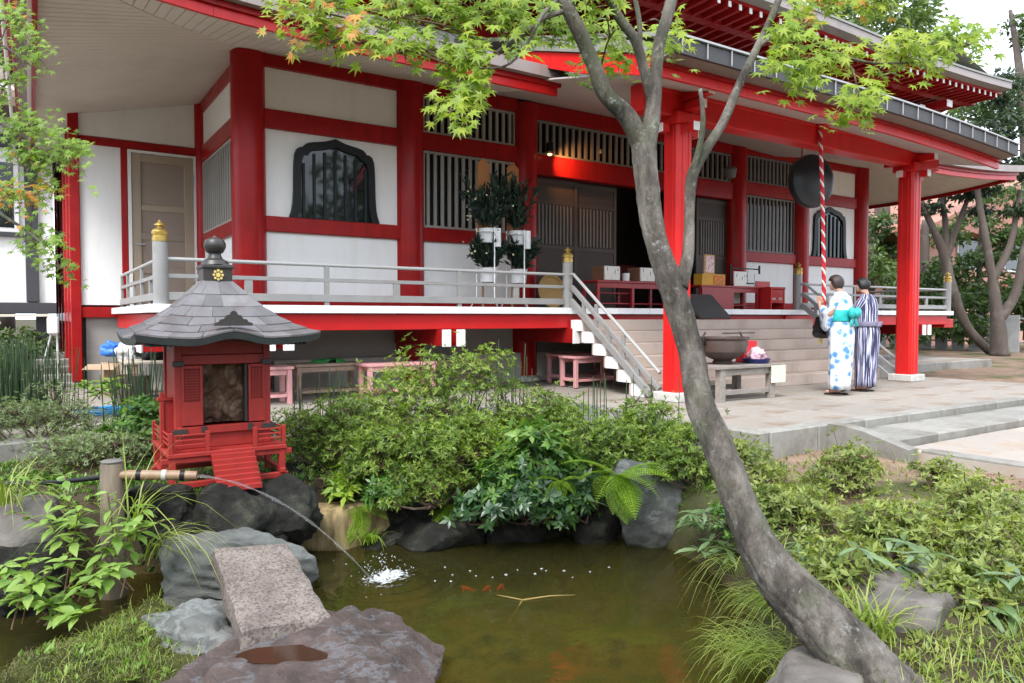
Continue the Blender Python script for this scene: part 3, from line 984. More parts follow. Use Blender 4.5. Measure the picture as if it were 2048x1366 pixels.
while x < PXR:
    link('gutter_bracket', br, hall, Vector((x, PY - .315, 3.80 + plift(x))) - origin(hall)); x += .372
for sx_, xb in ((-1, PXL), (1, PXR)):
    top = [(5.72, 3.76), (6.0, 3.86), (6.9, 4.13), (8.12, 4.52)]
    bot = [(8.12, 4.36), (6.9, 3.90), (6.0, 3.64), (5.72, 3.55)]
    MB().prism(top + bot, lambda u, v, q: (q, u, v), xb - .03 if sx_ < 0 else xb - .02, xb + .02 if sx_ < 0 else xb + .03).build('bargeboard', m_red2, hall)
    MB().prism([(u, v + .012) for u, v in top] + [(u, v + .14) for u, v in top[::-1]], lambda u, v, q: (q, u, v), xb - .06, xb + .06).build('barge_cover', m_copper, hall)
COLX = (6.68, 11.92)
CY = 6.5
for cx in COLX:
    c = .035; hw = .132
    pl = [(-hw + c, -hw), (hw - c, -hw), (hw, -hw + c), (hw, hw - c), (hw - c, hw), (-hw + c, hw), (-hw, hw - c), (-hw, -hw + c)]
    col = MB().prism(pl, lambda u, v, q: (cx + u, CY + v, q), .1, 3.43).build('porch_column', m_red2, hall)
    pbox(hall, 'column_plinth', m_plinth, cx - .20, CY - .20, 0, cx + .20, CY + .20, .115, .012)
    for gx_ in (-.05, .05):
        pbox(col, 'groove_bead', m_red2, cx + gx_ - .008, CY - hw - .006, .12, cx + gx_ + .008, CY - hw + .001, 3.4, .002)
        pbox(col, 'groove_bead', m_red2, cx - hw - .006, CY + gx_ - .008, .12, cx - hw + .001, CY + gx_ + .008, 3.4, .002)
    pbox(hall, 'capital_block', m_red2, cx - .19, CY - .19, 3.36, cx + .19, CY + .19, 3.50, .02)
    for zz, L in ((3.50, .36), (3.63, .48)):
        a1 = pbox(hall, 'bracket_arm', m_red2, cx - L, CY - .055, zz, cx + L, CY + .055, zz + .11, .006)
        a2 = pbox(hall, 'bracket_arm', m_red2, cx - .054, CY - L - .05, zz + .002, cx + .054, CY + L + .05, zz + .112, .006)
        for s2 in (-1, 1):
            pbox(a1, 'end_cap', m_white2, cx + s2 * L - .007, CY - .05, zz + .006, cx + s2 * L + .007, CY + .05, zz + .104, .002)
            pbox(a2, 'end_cap', m_white2, cx - .05, CY + s2 * (L + .05) - .007, zz + .006, cx + .05, CY + s2 * (L + .05) + .007, zz + .104, .002)
    for s2 in (-1, 1):                               # beam noses with white ends under the capital
        nb_ = pbox(hall, 'beam_nose', m_red2, cx + s2 * .19, CY - .05, 3.26, cx + s2 * .30, CY + .05, 3.36, .004)
        pbox(nb_, 'end_cap', m_white2, cx + s2 * .305 - .006, CY - .052, 3.258, cx + s2 * .305 + .006, CY + .052, 3.362, .002)
    for k in (-1, 0, 1):
        bb = pbox(hall, 'bearing_block', m_red2, cx + k * .2 - .05, CY - .31, 3.735, cx + k * .2 + .05, CY - .12, 3.785, .004)
        pbox(bb, 'end_cap', m_white2, cx + k * .2 - .05, CY - .322, 3.735, cx + k * .2 + .05, CY - .311, 3.785, .002)
    nb_ = pbox(hall, 'beam_nose', m_red2, cx - .05, CY - .30, 3.26, cx + .05, CY - .19, 3.36, .004)
    pbox(nb_, 'end_cap', m_white2, cx - .052, CY - .312, 3.258, cx + .052, CY - .301, 3.362, .002)
pbox(hall, 'porch_beam', m_red2, 6.0, CY - .115, 3.445, 12.6, CY + .115, 3.77, .01)
pbox(hall, 'porch_beam_trim', m_red2, 6.0, CY - .135, 3.70, 12.6, CY - .116, 3.765, .006)
for x_ in (9.3,):
    bb = pbox(hall, 'bearing_block', m_red2, x_ - .06, CY - .31, 3.69, x_ + .06, CY - .14, 3.75, .004)
    pbox(bb, 'end_cap', m_white2, x_ - .06, CY - .322, 3.69, x_ + .06, CY - .311, 3.75, .002)
for q_, w_ in ((at(1517, 278, Y=9.4), .30), (at(1436, 262, Y=9.4), .34)):
    MB().box(q_.x - w_ / 2, 9.35, q_.z - .01, q_.x + w_ / 2, 9.5, q_.z + .10).box(q_.x, 9.35, q_.z - .10, q_.x + w_ / 2, 9.5, q_.z - .01).build('white_bracket', m_psoff, hall)
q_ = at(1460, 345, Y=9.7)
MB().lathe([(.04, -.12), (.10, -.10), (.13, .05), (.10, .10), (.03, .12)], (q_.x, 9.7, q_.z), 18).build('loudspeaker', M('grey plastic', (0.14, 0.14, 0.14), 0.5), hall, auto=40)

# lit lamp over the doors on the left
lampo = thing('wall_lamp', 'small lit spotlight throwing an orange glow on the lintel over the sliding doors', 'lamp', (7.25, 9.72, 3.78))
MB().lathe([(.03, 0), (.06, .02), (.06, .16), (.03, .18)], (7.12, 9.76, 3.70), 14).build('housing', m_black, lampo, auto=40)
m_bulb, n, l, b, o = nodes_of('lit bulb')
b.inputs['Emission Color'].default_value = (1, .62, .28, 1); b.inputs['Emission Strength'].default_value = 1.0
MB().lathe([(.01, 0), (.04, .015), (.04, .03), (.01, .04)], (7.12, 9.76, 3.655), 12).build('bulb', m_bulb, lampo, True)
ld_ = bpy.data.lights.new('lamp_light', 'SPOT'); ld_.energy = 13; ld_.color = (1, .42, .14); ld_.shadow_soft_size = .03; ld_.spot_size = rad(115); ld_.spot_blend = .9
lo_ = bpy.data.objects.new('lamp_light', ld_); COL.objects.link(lo_); lo_.parent = lampo; lo_.location = (.10, -.08, -.10); lo_.rotation_euler = Vector((.55, .55, -.28)).to_track_quat('-Z', 'Y').to_euler()
lb2 = thing('pendant_bulb', 'tiny glowing bulb hanging in front of the transom slats', 'bulb', (8.05, 9.6, 3.8))
MB().lathe([(.008, .05), (.02, .03), (.028, .0), (.015, -.025)], (8.05, 9.6, 3.8), 10).build('bulb', M('warm bulb', (.8, .6, .3), .3), lb2, True)
MB().tube([(8.05, 9.6, 3.85), (8.05, 9.6, 4.45)], .004, 5).build('cord', m_black, lb2)

# ---- stairs
stairs = thing('entrance_stairs', 'broad pinkish stone stairs with white tiled sides up to the veranda', 'stairs', (9.3, 7.7, 0))
RIS, TR = 1.165 / 7, .257
for k in range(7):
    y0 = 6.98 + k * TR
    z1 = RIS * (k + 1)
    y_b = min(y0 + TR + .06, 8.49)
    if y0 < 8.48: pbox(stairs, 'step', m_step, 6.62, y0, max(0, z1 - RIS - .0), 11.98, max(y_b, y0 + .02), z1 - (.095 if k == 6 else 0), .008)
    if k < 6: pbox(stairs, 'side_tile', m_tile, 6.60, y0 + .002, z1 - RIS + .004, 6.619, y0 + TR - .002, z1 - .004, .002)
MB().prism([(7.35, 0.0), (8.4, .80), (8.48, .80), (8.48, .0)], lambda u, v, q: (q, u, v), 7.4, 11.2).build('stair_core', m_dark, stairs)

# ---- railings
def finial(parent, x, y, z, k=1.0):
    MB().lathe([(.078 * k, 0), (.078 * k, .05), (.07 * k, .055), (.07 * k, .065), (.08 * k, .075), (.082 * k, .10), (.066 * k, .125), (.055 * k, .13), (.03 * k, .145), (.028 * k, .155), (.058 * k, .17), (.05 * k, .185), (.022 * k, .20), (.006 * k, .228)],
               (x, y, z), 18).build('finial', m_gold, parent, auto=35)
def railing(label, sgn):
    fx = (lambda x: x) if sgn > 0 else (lambda x: 18.6 - x)
    r_ = thing('veranda_railing', label, 'railing', (fx(3.9), 8.6, 1.17), 'railings round the veranda')
    YR = 8.60
    for x_ in (1.17, 6.60):
        MB().lathe([(.075, 0), (.075, .66)], (fx(x_), YR, 1.172), 20).build('post', m_rail, r_, auto=40)
        finial(r_, fx(x_), YR, 1.835)
    # front
    MB().tube([(fx(1.24), YR, 1.655), (fx(6.53), YR, 1.655)], .022, 10).build('top_rail', m_railwhite, r_, auto=40)
    pbar(r_, 'middle_rail', m_rail, (fx(1.24), YR, 1.475), (fx(6.53), YR, 1.475), .04, .045)
    pbar(r_, 'bottom_rail', m_rail, (fx(1.24), YR, 1.26), (fx(6.53), YR, 1.26), .06, .085)
    for k in range(1, 6):
        x_ = 1.17 + k * .905
        if k % 2 == 0:
            pbox(r_, 'baluster', m_rail, fx(x_) - .03, YR - .018, 1.172, fx(x_) + .03, YR + .018, 1.64, .004)
        else:
            pbox(r_, 'baluster', m_rail, fx(x_) - .045, YR - .017, 1.30, fx(x_) + .045, YR + .017, 1.452, .004)
    # flank
    ye = 12.5
    MB().tube([(fx(1.17), YR + .07, 1.655), (fx(1.17), ye, 1.655)], .022, 10).build('top_rail', m_railwhite, r_, auto=40)
    pbar(r_, 'middle_rail', m_rail, (fx(1.17), YR + .07, 1.475), (fx(1.17), ye, 1.475), .04, .045)
    pbar(r_, 'bottom_rail', m_rail, (fx(1.17), YR + .07, 1.26), (fx(1.17), ye, 1.26), .06, .085)
    for k in range(1, 6):
        y_ = YR + k * .77
        pbox(r_, 'baluster', m_rail, fx(1.17) - .018, y_ - .03, 1.172, fx(1.17) + .018, y_ + .03, 1.64 if k % 2 == 0 or k == 5 else 1.46, .004)
    # stair flight
    XS = fx(6.60)
    a, b_ = (XS, 8.50), (XS, 6.92)
    dz = -1.17 * 1.58 / 1.6
    for nm, z0, mt_, rr in (('stair_top_rail', 1.655, m_railwhite, .023),):
        MB().tube([(XS, 8.60, z0), (XS, 8.46, z0), (XS, 6.70, z0 - 1.32)], rr, 10).build(nm, mt_, r_, auto=40)
    pbar(r_, 'stair_middle_rail', m_rail, (XS, 8.50, 1.475), (XS, 6.70, 1.475 - 1.34), .05, .06)
    pbar(r_, 'stair_bottom_rail', m_rail, (XS, 8.52, 1.27), (XS, 6.84, 1.27 - 1.23), .06, .09)
    for k in range(1, 6):
        y_ = 8.5 - k * .28
        zc = 1.27 - (8.52 - y_) * .747
        pbox(r_, 'stair_baluster', m_rail, XS - .017, y_ - .03, zc + .02, XS + .017, y_ + .03, zc + (.38 if k % 2 == 0 else .2), .004)
railing('grey rails with brass knobs left of the stairs, behind the small shrine', 1)
railing('grey rails with a brass knob right of the stairs, behind the two visitors', -1)

# ================================================================== ROCKS
def rockmat(name, c1, c2, c3, scale=3.0, bump=0.5, stretch=None, rough=0.85, speck=0.0, veins=None):
    m, n, l, b, o = nodes_of(name)
    t = tex(n, l, 'noise', scale, 10, 0.68, stretch=stretch)
    r = ramp(n, [(0.30, c1), (0.52, c2), (0.70, c3)])
    l.new(t.outputs[0], r.inputs[0])
    cur = r.outputs[0]
    if speck:
        t2 = tex(n, l, 'voronoi', 90)
        r2 = ramp(n, [(0.15, (0.35, 0.33, 0.32)), (0.5, (1, 1, 1)), (0.9, (1.35, 1.32, 1.3))])
        l.new(t2.outputs['Color'], r2.inputs[0])
        mu = n.new('ShaderNodeMix'); mu.data_type = 'RGBA'; mu.blend_type = 'MULTIPLY'; mu.inputs[0].default_value = speck
        l.new(cur, mu.inputs[6]); l.new(r2.outputs[0], mu.inputs[7]); cur = mu.outputs[2]
    if veins:
        t4 = tex(n, l, 'noise', veins[0], 6, 0.7, stretch=veins[2])
        r4 = ramp(n, [(0.47, (0, 0, 0)), (0.50, (1, 1, 1)), (0.53, (0, 0, 0))])
        l.new(t4.outputs[0], r4.inputs[0])
        mv = n.new('ShaderNodeMix'); mv.data_type = 'RGBA'
        l.new(r4.outputs[0], mv.inputs[0]); l.new(cur, mv.inputs[6]); mv.inputs[7].default_value = (*veins[1], 1); cur = mv.outputs[2]
    l.new(cur, b.inputs['Base Color'])
    b.inputs['Roughness'].default_value = rough
    b.inputs['Specular IOR Level'].default_value = .5 if rough < .6 else .18
    t3 = tex(n, l, 'noise', scale * 7, 12, 0.72, stretch=stretch)
    bp = n.new('ShaderNodeBump'); bp.inputs['Strength'].default_value = bump; bp.inputs['Distance'].default_value = 0.03
    l.new(t3.outputs[0], bp.inputs['Height']); l.new(bp.outputs[0], b.inputs['Normal'])
    return m


mr_purple = rockmat('purple brown slate', (0.026, 0.018, 0.015), (0.078, 0.053, 0.045), (0.115, 0.094, 0.088), 2.6, 0.8, (1, 1, 2.2), 0.5, veins=(1.6, (0.105, 0.10, 0.105), (1, 2.2, 3)))
mr_granite = rockmat('pink grey granite', (0.10, 0.082, 0.072), (0.165, 0.138, 0.122), (0.215, 0.188, 0.168), 4, 0.25, None, 0.8, 0.75)
mr_green = rockmat('grey green stone', (0.055, 0.058, 0.055), (0.13, 0.135, 0.128), (0.235, 0.235, 0.222), 2.2, 0.5, (1, 1, 2.5), 0.75)
mr_blue = rockmat('blue grey stone', (0.048, 0.052, 0.050), (0.125, 0.128, 0.12), (0.25, 0.245, 0.225), 1.9, 0.6, (1.5, 1, 1), 0.7, veins=(1.3, (0.17, 0.18, 0.175), (1, 1, 2)))
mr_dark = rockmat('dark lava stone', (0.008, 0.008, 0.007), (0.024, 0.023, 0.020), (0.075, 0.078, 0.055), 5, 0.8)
mr_grey = rockmat('grey field stone', (0.085, 0.076, 0.068), (0.15, 0.135, 0.122), (0.215, 0.20, 0.185), 3, 0.6)
mr_moss = rockmat('mossy earth', (0.025, 0.026, 0.010), (0.060, 0.068, 0.016), (0.085, 0.070, 0.028), 5, 0.9, None, 0.95)
mr_lip = rockmat('stained ochre concrete', (0.10, 0.075, 0.035), (0.34, 0.25, 0.13), (0.42, 0.33, 0.19), 3.5, 0.4, (3, 3, .6), 0.9)


def icosphere(sub):
    bm = bmesh.new(); bmesh.ops.create_icosphere(bm, subdivisions=sub, radius=1)
    V = np.array([v.co[:] for v in bm.verts]); Fc = np.array([[v.index for v in f.verts] for f in bm.faces]); bm.free()
    return V, Fc


_ICO = {k: icosphere(k) for k in (3, 4, 5, 6)}


def rock(label, c, dim, mat, seed=0, rotz=0.0, tilt=(0, 0), sub=5, planes=14, rough=.05, flat_top=None, name='rock', sharp=0.03, cat='rock', layered=0):
    """a boulder cut by random planes, roughened; c = centre, dim = half sizes"""
    rng = np.random.RandomState(seed)
    V, Fc = _ICO[sub]
    N = rng.normal(size=(planes, 3)); N /= np.linalg.norm(N, axis=1)[:, None]
    D = rng.uniform(.74, 1.0, planes)
    N = np.vstack([N, [[0, 0, 1], [0, 0, -1]]]); D = np.append(D, [flat_top or .85, .9])
    q = V @ N.T
    r = np.where(q > 0.05, D / np.maximum(q, .05), 9)
    # soft minimum keeps the arrises slightly worn
    r = -sharp * np.log(np.exp(-r / sharp).sum(1))
    P = V * np.minimum(r, 1.35)[:, None] * np.array(dim)
    nv = np.array([noise.noise(Vector(p * 3.1 + seed * 7.7)) + .5 * noise.noise(Vector(p * 8 + seed)) + .30 * noise.noise(Vector(p * 19 + seed)) + .22 * abs(noise.noise(Vector(p * 41 + seed))) for p in P])
    if layered:
        lz = P[:, 2] + .25 * P[:, 0] + .04 * np.array([noise.noise(Vector(p * 2.2 + 31)) for p in P])
        nv = nv + layered * (np.abs(((lz * 14) % 1) - .5) * 2 - .5)
    P = P + V * (nv * rough)[:, None]
    R = Matrix.Rotation(rotz, 3, 'Z') @ Matrix.Rotation(tilt[0], 3, 'X') @ Matrix.Rotation(tilt[1], 3, 'Y')
    P = P @ np.array(R).T
    me = newmesh(name, P, Fc, mat, True)
    me.set_sharp_from_angle(angle=rad(38))
    return tag(link(name, me, None, c), label, cat)


def slab(label, corners, zs, thick, mat, seed, name='stone_slab', rough=.012, taper=.05):
    """flat stone from its four top corners (ordered) with worn broken edges"""
    rng = np.random.RandomState(seed)
    n = 26
    top = [Vector((c[0], c[1], z)) for c, z in zip(corners, zs)]
    ctr = sum(top, Vector()) / 4
    m_ = []
    K = 14
    def ring(f, dz, jit):
        out = []
        for e in range(4):
            a, b_ = top[e], top[(e + 1) % 4]
            for k in range(K):
                p = a.lerp(b_, k / K)
                p = ctr + (p - ctr) * f + Vector((0, 0, dz))
                j = noise.noise(p * 9 + Vector((seed, 0, 0))) * jit
                out.append(p + (p - ctr).normalized() * j + Vector((0, 0, noise.noise(p * 7) * jit * .5)))
        return out
    R = [ring(.02, .0, .0)] + [ring(f, -.002 * f, .008) for f in (.2, .4, .6, .8, .93)] + [ring(.985, -.008, .02), ring(1.0, -.03, .03), ring(1.02, -thick * .5, .05), ring(1.0 - taper, -thick, .05), ring(.1, -thick, 0)]
    mb = MB().rings(R)
    o = mb.build(name, mat, None, auto=35)
    base = Vector((ctr.x, ctr.y, ctr.z - thick))
    o.data.transform(Matrix.Translation(-base)); o.location = base
    return tag(o, label, 'stone')


# big foreground stone
rock('large purple-brown slate boulder at the bottom of the photo with a rusty hollow on top', (.87, 3.20, -.75), (.67, .52, .33), mr_purple, 11, rotz=-.42, tilt=(.16, -.03), planes=17, rough=.040, flat_top=.80, sharp=.012, layered=1.5, sub=6)
slab('speckled pink granite slab lying tilted towards the pond', [at(425, 1100, Z=-.36), at(572, 1084, Z=-.36), at(662, 1222, Z=-.43), at(482, 1262, Z=-.43)], [-.34, -.36, -.45, -.43], .17, mr_granite, 3)
g_ = at(478, 1085, Z=-.38)
rock('pale grey-green flat stone just behind the granite slab', (1.06, 4.78, -.55), (.44, .26, .27), mr_green, 22, rotz=-.35, planes=22, rough=.035, flat_top=.78, sharp=.012, layered=.5)
rock('grey-green stone with pale streaks under the left edge of the granite slab', (.70, 4.05, -.72), (.25, .32, .25), mr_blue, 8, rotz=.3, planes=18, rough=.045, sharp=.012, layered=.6)
rock('mossy mound of earth and stone under the leafy herbs at bottom left', (.30, 4.05, -.80), (.35, .42, .34), mr_moss, 5, planes=8, rough=.09, flat_top=.7, sharp=.08)
rock('big smooth grey boulder behind the leafy herbs on the left bank', (-.28, 5.9, -.52), (.62, .45, .46), mr_grey, 14, planes=9, rough=.03, sharp=.08)
rock('blue-grey upright boulder on the far right bank under the azaleas', (4.12, 4.22, -.52), (.36, .34, .46), mr_blue, 31, rotz=.5, tilt=(0, .1), planes=11, rough=.045, flat_top=.9)
rock('low grey boulder in the grass right of the leaning trunk', ld(1.98, 3.72, -.50), (.42, .30, .24), mr_grey, 41, rotz=-.3, planes=12, rough=.05)
rock('pale grey stone at the bottom edge beside the grass tuft', ld(1.20, 2.92, -.50), (.22, .17, .15), mr_grey, 44, rotz=.2, planes=9, rough=.025, sharp=.06)
rock('grey streaked rock peeping out of the bushes near the concrete edge', (4.42, 5.75, -.08), (.50, .36, .24), mr_blue, 47, rotz=.4, planes=11, rough=.05)
for k, (px, py, d, dm, sd_, lb) in enumerate([
    (330, 1035, 4.95, (.24, .22, .26), 51, 'dark lava rock under the left front corner of the small red shrine'),
    (455, 1045, 4.98, (.30, .24, .26), 52, 'rounded dark lava rock under the steps of the small red shrine'),
    (560, 1030, 5.2, (.26, .26, .27), 53, 'dark rock under the right front corner of the small red shrine'),
    (450, 1010, 5.75, (.52, .40, .22), 54, 'broad dark rock bearing the back of the small red shrine'),
    (400, 1085, 4.85, (.20, .18, .18), 55, 'dark wet rock between the shrine rocks and the grey-green stone'),
    (545, 1060, 5.15, (.22, .18, .20), 57, 'dark wet rock just left of the ochre concrete lip'),
    (850, 1075, 5.95, (.48, .32, .26), 56, 'dark rock at the water edge below the big azalea bush'),
    (830, 1010, 6.25, (.50, .35, .30), 58, 'dark rock half hidden under the big azalea bush'),
    (1050, 1075, 6.1, (.45, .30, .28), 59, 'dark rock in deep shade under the broad-leaved bush'),
    (1200, 1060, 6.1, (.35, .28, .30), 60, 'dark rock behind the hanging fern'),
    (760, 1085, 5.75, (.16, .13, .10), 63, 'small dark wet stone at the water edge behind the splash'),
    (20, 1180, 4.5, (.35, .3, .3), 61, 'dark rock at the left edge behind the herbs'),
    (640, 975, 6.1, (.4, .3, .22), 62, 'dark rock behind the ochre concrete lip')]):
    rock(lb, at(px, py, d=d), dm, mr_dark, sd_, planes=13, rough=.07, sub=5, rotz=sd_ * .7)
lip = at(672, 1062, d=5.6)
rock('water-stained ochre concrete lip at the pond edge right of the shrine', (lip.x, lip.y + .12, -.62), (.36, .20, .27), mr_lip, 71, rotz=-.35, planes=5, rough=.02, flat_top=.75, sub=4, name='concrete_lip', cat='pond edge')
# rusty rain water left in the hollow of the big stone
m_pud, n, l, b, o = nodes_of('rusty puddle')
b.inputs['Base Color'].default_value = (0.040, 0.019, 0.011, 1); b.inputs['Roughness'].default_value = 0.08
pp = []
for k in range(24):
    a = 2 * PI * k / 24
    r_ = 1 + .25 * noise.noise(Vector((math.cos(a), math.sin(a), 4)))
    pp.append((.14 * r_ * math.cos(a), .062 * r_ * math.sin(a)))

bo_ = bpy.data.objects['rock']
from mathutils.bvhtree import BVHTree
_bv = BVHTree.FromPolygons([bo_.matrix_basis @ v.co for v in bo_.data.vertices], [tuple(p.vertices) for p in bo_.data.polygons])
pc_ = at(575, 1296, Z=-.45)
_ux, _uy = Vector((_c, -_s)), Vector((_s, _c))
h_ = _bv.ray_cast(Vector((pc_.x, pc_.y, 1)), Vector((0, 0, -1)))[0]
zc_ = h_.z - .012
for v in bo_.data.vertices:                          # wear a shallow hollow into the top of the stone
    w_ = bo_.matrix_basis @ v.co
    q_ = Vector((w_.x - pc_.x, w_.y - pc_.y))
    r_ = math.hypot(q_.dot(_ux) / .27, q_.dot(_uy) / .14)
    r_ *= 1 + .25 * noise.noise(w_ * 9)
    if r_ < 1 and w_.z > zc_ - .12:
        k_ = 1 - r_ * r_
        v.co.z += (zc_ - .03 * k_ - w_.z) * min(1, k_ * 1.6)
P_ = [(pc_.x + _ux.x * 1.6 * u_ + _uy.x * 1.5 * v_, pc_.y + _ux.y * 1.6 * u_ + _uy.y * 1.5 * v_, zc_ - .016) for u_, v_ in pp]
tag(MB().add(P_, [list(range(24))]).build('rain_puddle', m_pud), 'rusty brown rain puddle in the hollow of the big front boulder', 'puddle')

# ================================================================== SMALL RED SHRINE
sx0, sy0 = 1.15, 5.75
m_sred = M('small shrine red', (0.29, 0.018, 0.013), 0.5, 0.12, 4, 0.08, 60, dirt=(0.17, 0.014, 0.012), dscale=5)
m_shingle = M('weathered shingle', (0.115, 0.108, 0.112), 0.45, 0.2, 7, 0.15, 60, rnd=0.28, dirt=(0.095, 0.066, 0.06), dscale=6)
m_sedge = M('dark patinated edge', (0.035, 0.042, 0.042), 0.5, 0.2, 8)
m_bronze = M('dark bronze', (0.035, 0.030, 0.028), 0.42, 0.15, 8, 0.05)
shr = thing('small_shrine', 'small red wooden shrine with grey shingled roof standing on dark rocks by the pond', 'shrine', (sx0, sy0, -.22))
B0 = -.20                                            # underside
# legs, sills and deck
for x_ in (-.42, .42):
    for y_ in (-.42, .0, .36):
        pbox(shr, 'leg', m_sred, sx0 + x_ - .025, sy0 + y_ - .025, B0, sx0 + x_ + .025, sy0 + y_ + .025, .02, .004)
for y_ in (-.42, .36): pbox(shr, 'sill', m_sred, sx0 - .47, sy0 + y_ - .022, B0 - .002, sx0 + .47, sy0 + y_ + .022, B0 + .04, .004)
for x_ in (-.42, .42): pbox(shr, 'sill', m_sred, sx0 + x_ - .022, sy0 - .47, B0 + .041, sx0 + x_ + .022, sy0 + .40, B0 + .075, .004)
pbox(shr, 'deck', m_sred, sx0 - .455, sy0 - .455, .02, sx0 + .455, sy0 + .42, .052, .004)
pbox(shr, 'deck_beam', m_sred, sx0 - .50, sy0 - .44, -.02, sx0 + .50, sy0 - .40, .018, .004)
for xa, xb in ((-.445, -.15), (.19, .445)):          # front balustrade
    for x_ in (xa + .012, xb - .012):
        pbox(shr, 'baluster', m_sred, sx0 + x_ - .016, sy0 - .45, .053, sx0 + x_ + .016, sy0 - .42, .20, .003)
    for z_ in (.10, .135, .172):
        pbox(shr, 'rail', m_sred, sx0 + xa + .03, sy0 - .441, z_, sx0 + xb - .03, sy0 - .429, z_ + .012, .002)
for x_ in (-.436, .436):
    for z_ in (.10, .135, .172):
        pbox(shr, 'rail', m_sred, sx0 + x_ - .006, sy0 - .415, z_, sx0 + x_ + .006, sy0 + .36, z_ + .012, .002)
    pbox(shr, 'baluster', m_sred, sx0 + x_ - .015, sy0 + .36, .053, sx0 + x_ + .015, sy0 + .39, .20, .003)
# side screen on the left
pbox(shr, 'side_screen', m_sred, sx0 - .45, sy0 - .10, .053, sx0 - .31, sy0 - .07, .40, .003)
pbox(shr, 'screen_cap', m_sred, sx0 - .475, sy0 - .115, .40, sx0 - .30, sy0 - .055, .425, .003)
pbox(shr, 'screen_post', m_sred, sx0 - .455, sy0 - .112, .053, sx0 - .425, sy0 - .058, .46, .003)
# steps
for k in range(7):
    z1 = .03 - k * .033
    pbox(shr, 'step', m_sred, sx0 - .145, sy0 - .47 - (k + 1) * .034, z1 - .036, sx0 + .185, sy0 - .455 - k * .034, z1, .002)
# body
bx = .345
for x_ in (-bx, bx):
    for y_ in (-.25, .25):
        pbox(shr, 'corner_post', m_sred, sx0 + x_ - .028, sy0 + y_ - .028, .053, sx0 + x_ + .028, sy0 + y_ + .028, .86, .004)
pbox(shr, 'back_wall', m_sred, sx0 - .32, sy0 + .235, .053, sx0 + .32, sy0 + .265, .86, .002)
for x_ in (-bx, bx): pbox(shr, 'side_wall', m_sred, sx0 + x_ - .012, sy0 - .22, .053, sx0 + x_ + .012, sy0 + .22, .86, .002)
pbox(shr, 'lintel', m_sred, sx0 - .32, sy0 - .275, .67, sx0 + .32, sy0 - .23, .74, .003)
pbox(shr, 'frieze', m_sred, sx0 - .32, sy0 - .262, .742, sx0 + .32, sy0 - .235, .88, .003)
pbox(shr, 'threshold', m_sred, sx0 - .36, sy0 - .30, .16, sx0 + .36, sy0 - .23, .215, .004)
pbox(shr, 'base_panel', m_sred, sx0 - .32, sy0 - .27, .054, sx0 + .32, sy0 - .24, .158, .003)
for x_ in (-.345, .345):
    pbox(shr, 'bracket', m_bronze, sx0 + x_ - .045, sy0 - .30, .66, sx0 + x_ + .045, sy0 - .276, .70, .004)
    pbox(shr, 'fitting', m_bronze, sx0 + x_ - .05, sy0 - .31, .165, sx0 + x_ + .06, sy0 - .301, .205, .004)
for x_ in (-.16, .20): pbox(shr, 'fitting', m_bronze, sx0 + x_ - .02, sy0 - .31, .16, sx0 + x_ + .02, sy0 - .301, .215, .003)
for x0, x1 in ((-.325, -.165), (.19, .325)):         # two lattice shutters folded open
    sh_ = pbox(shr, 'lattice_door', m_sred, sx0 + x0, sy0 - .292, .225, sx0 + x1, sy0 - .279, .40, .002)
    for a_ in ((x0, .40, x0 + .022, .665), (x1 - .022, .40, x1, .665), (x0 + .022, .64, x1 - .022, .665)):
        pbox(sh_, 'stile', m_sred, sx0 + a_[0], sy0 - .292, a_[1] + .001, sx0 + a_[2], sy0 - .279, a_[3], .002)
    lm = MB()
    for k in range(1, 8):
        xx = x0 + .02 + k * (x1 - x0 - .04) / 8; lm.box(sx0 + xx - .003, sy0 - .289, .40, sx0 + xx + .003, sy0 - .284, .64)
    for k in range(1, 12):
        zz = .40 + k * .02; lm.box(sx0 + x0 + .02, sy0 - .2885, zz - .003, sx0 + x1 - .02, sy0 - .2835, zz + .003)
    tag(lm.build('lattice', m_sred, sh_, normals=False), kind='stuff')
    pbox(sh_, 'lattice_backing', M('shrine dark', (.07, .012, .01), .8), sx0 + x0 + .02, sy0 - .278, .40, sx0 + x1 - .02, sy0 - .274, .645, 0)
# carved figure behind glass
m_carv = rockmat('carved brown relief', (0.030, 0.016, 0.010), (0.13, 0.075, 0.05), (0.34, 0.25, 0.17), 6, 0.6)
gxn, gzn = np.meshgrid(np.linspace(-.155, .175, 60), np.linspace(.225, .665, 80))
hh = np.array([.06 * noise.noise((a * 7, 3, b_ * 7)) + .05 * abs(noise.noise((a * 15, 1, b_ * 13))) for a, b_ in zip(gxn.ravel(), gzn.ravel())]).reshape(gxn.shape)
env = np.clip(1 - ((gxn - .01) / .19) ** 4, 0, 1)
Vc = np.stack([sx0 + gxn, sy0 - .17 - hh * env, gzn], -1).reshape(-1, 3) - np.array(origin(shr))
ii, jj = np.meshgrid(np.arange(59), np.arange(79)); a0 = (jj * 60 + ii).ravel()
link('carved_figure', newmesh('carved_figure', Vc, np.stack([a0, a0 + 1, a0 + 61, a0 + 60], 1), m_carv, True), shr)
pbox(shr, 'niche', M('niche dark', (.02, .014, .012), .8), sx0 - .16, sy0 - .14, .22, sx0 + .185, sy0 - .13, .668, 0)
pbox(shr, 'niche_frame', m_bronze, sx0 + .165, sy0 - .275, .225, sx0 + .187, sy0 - .15, .667, .002)
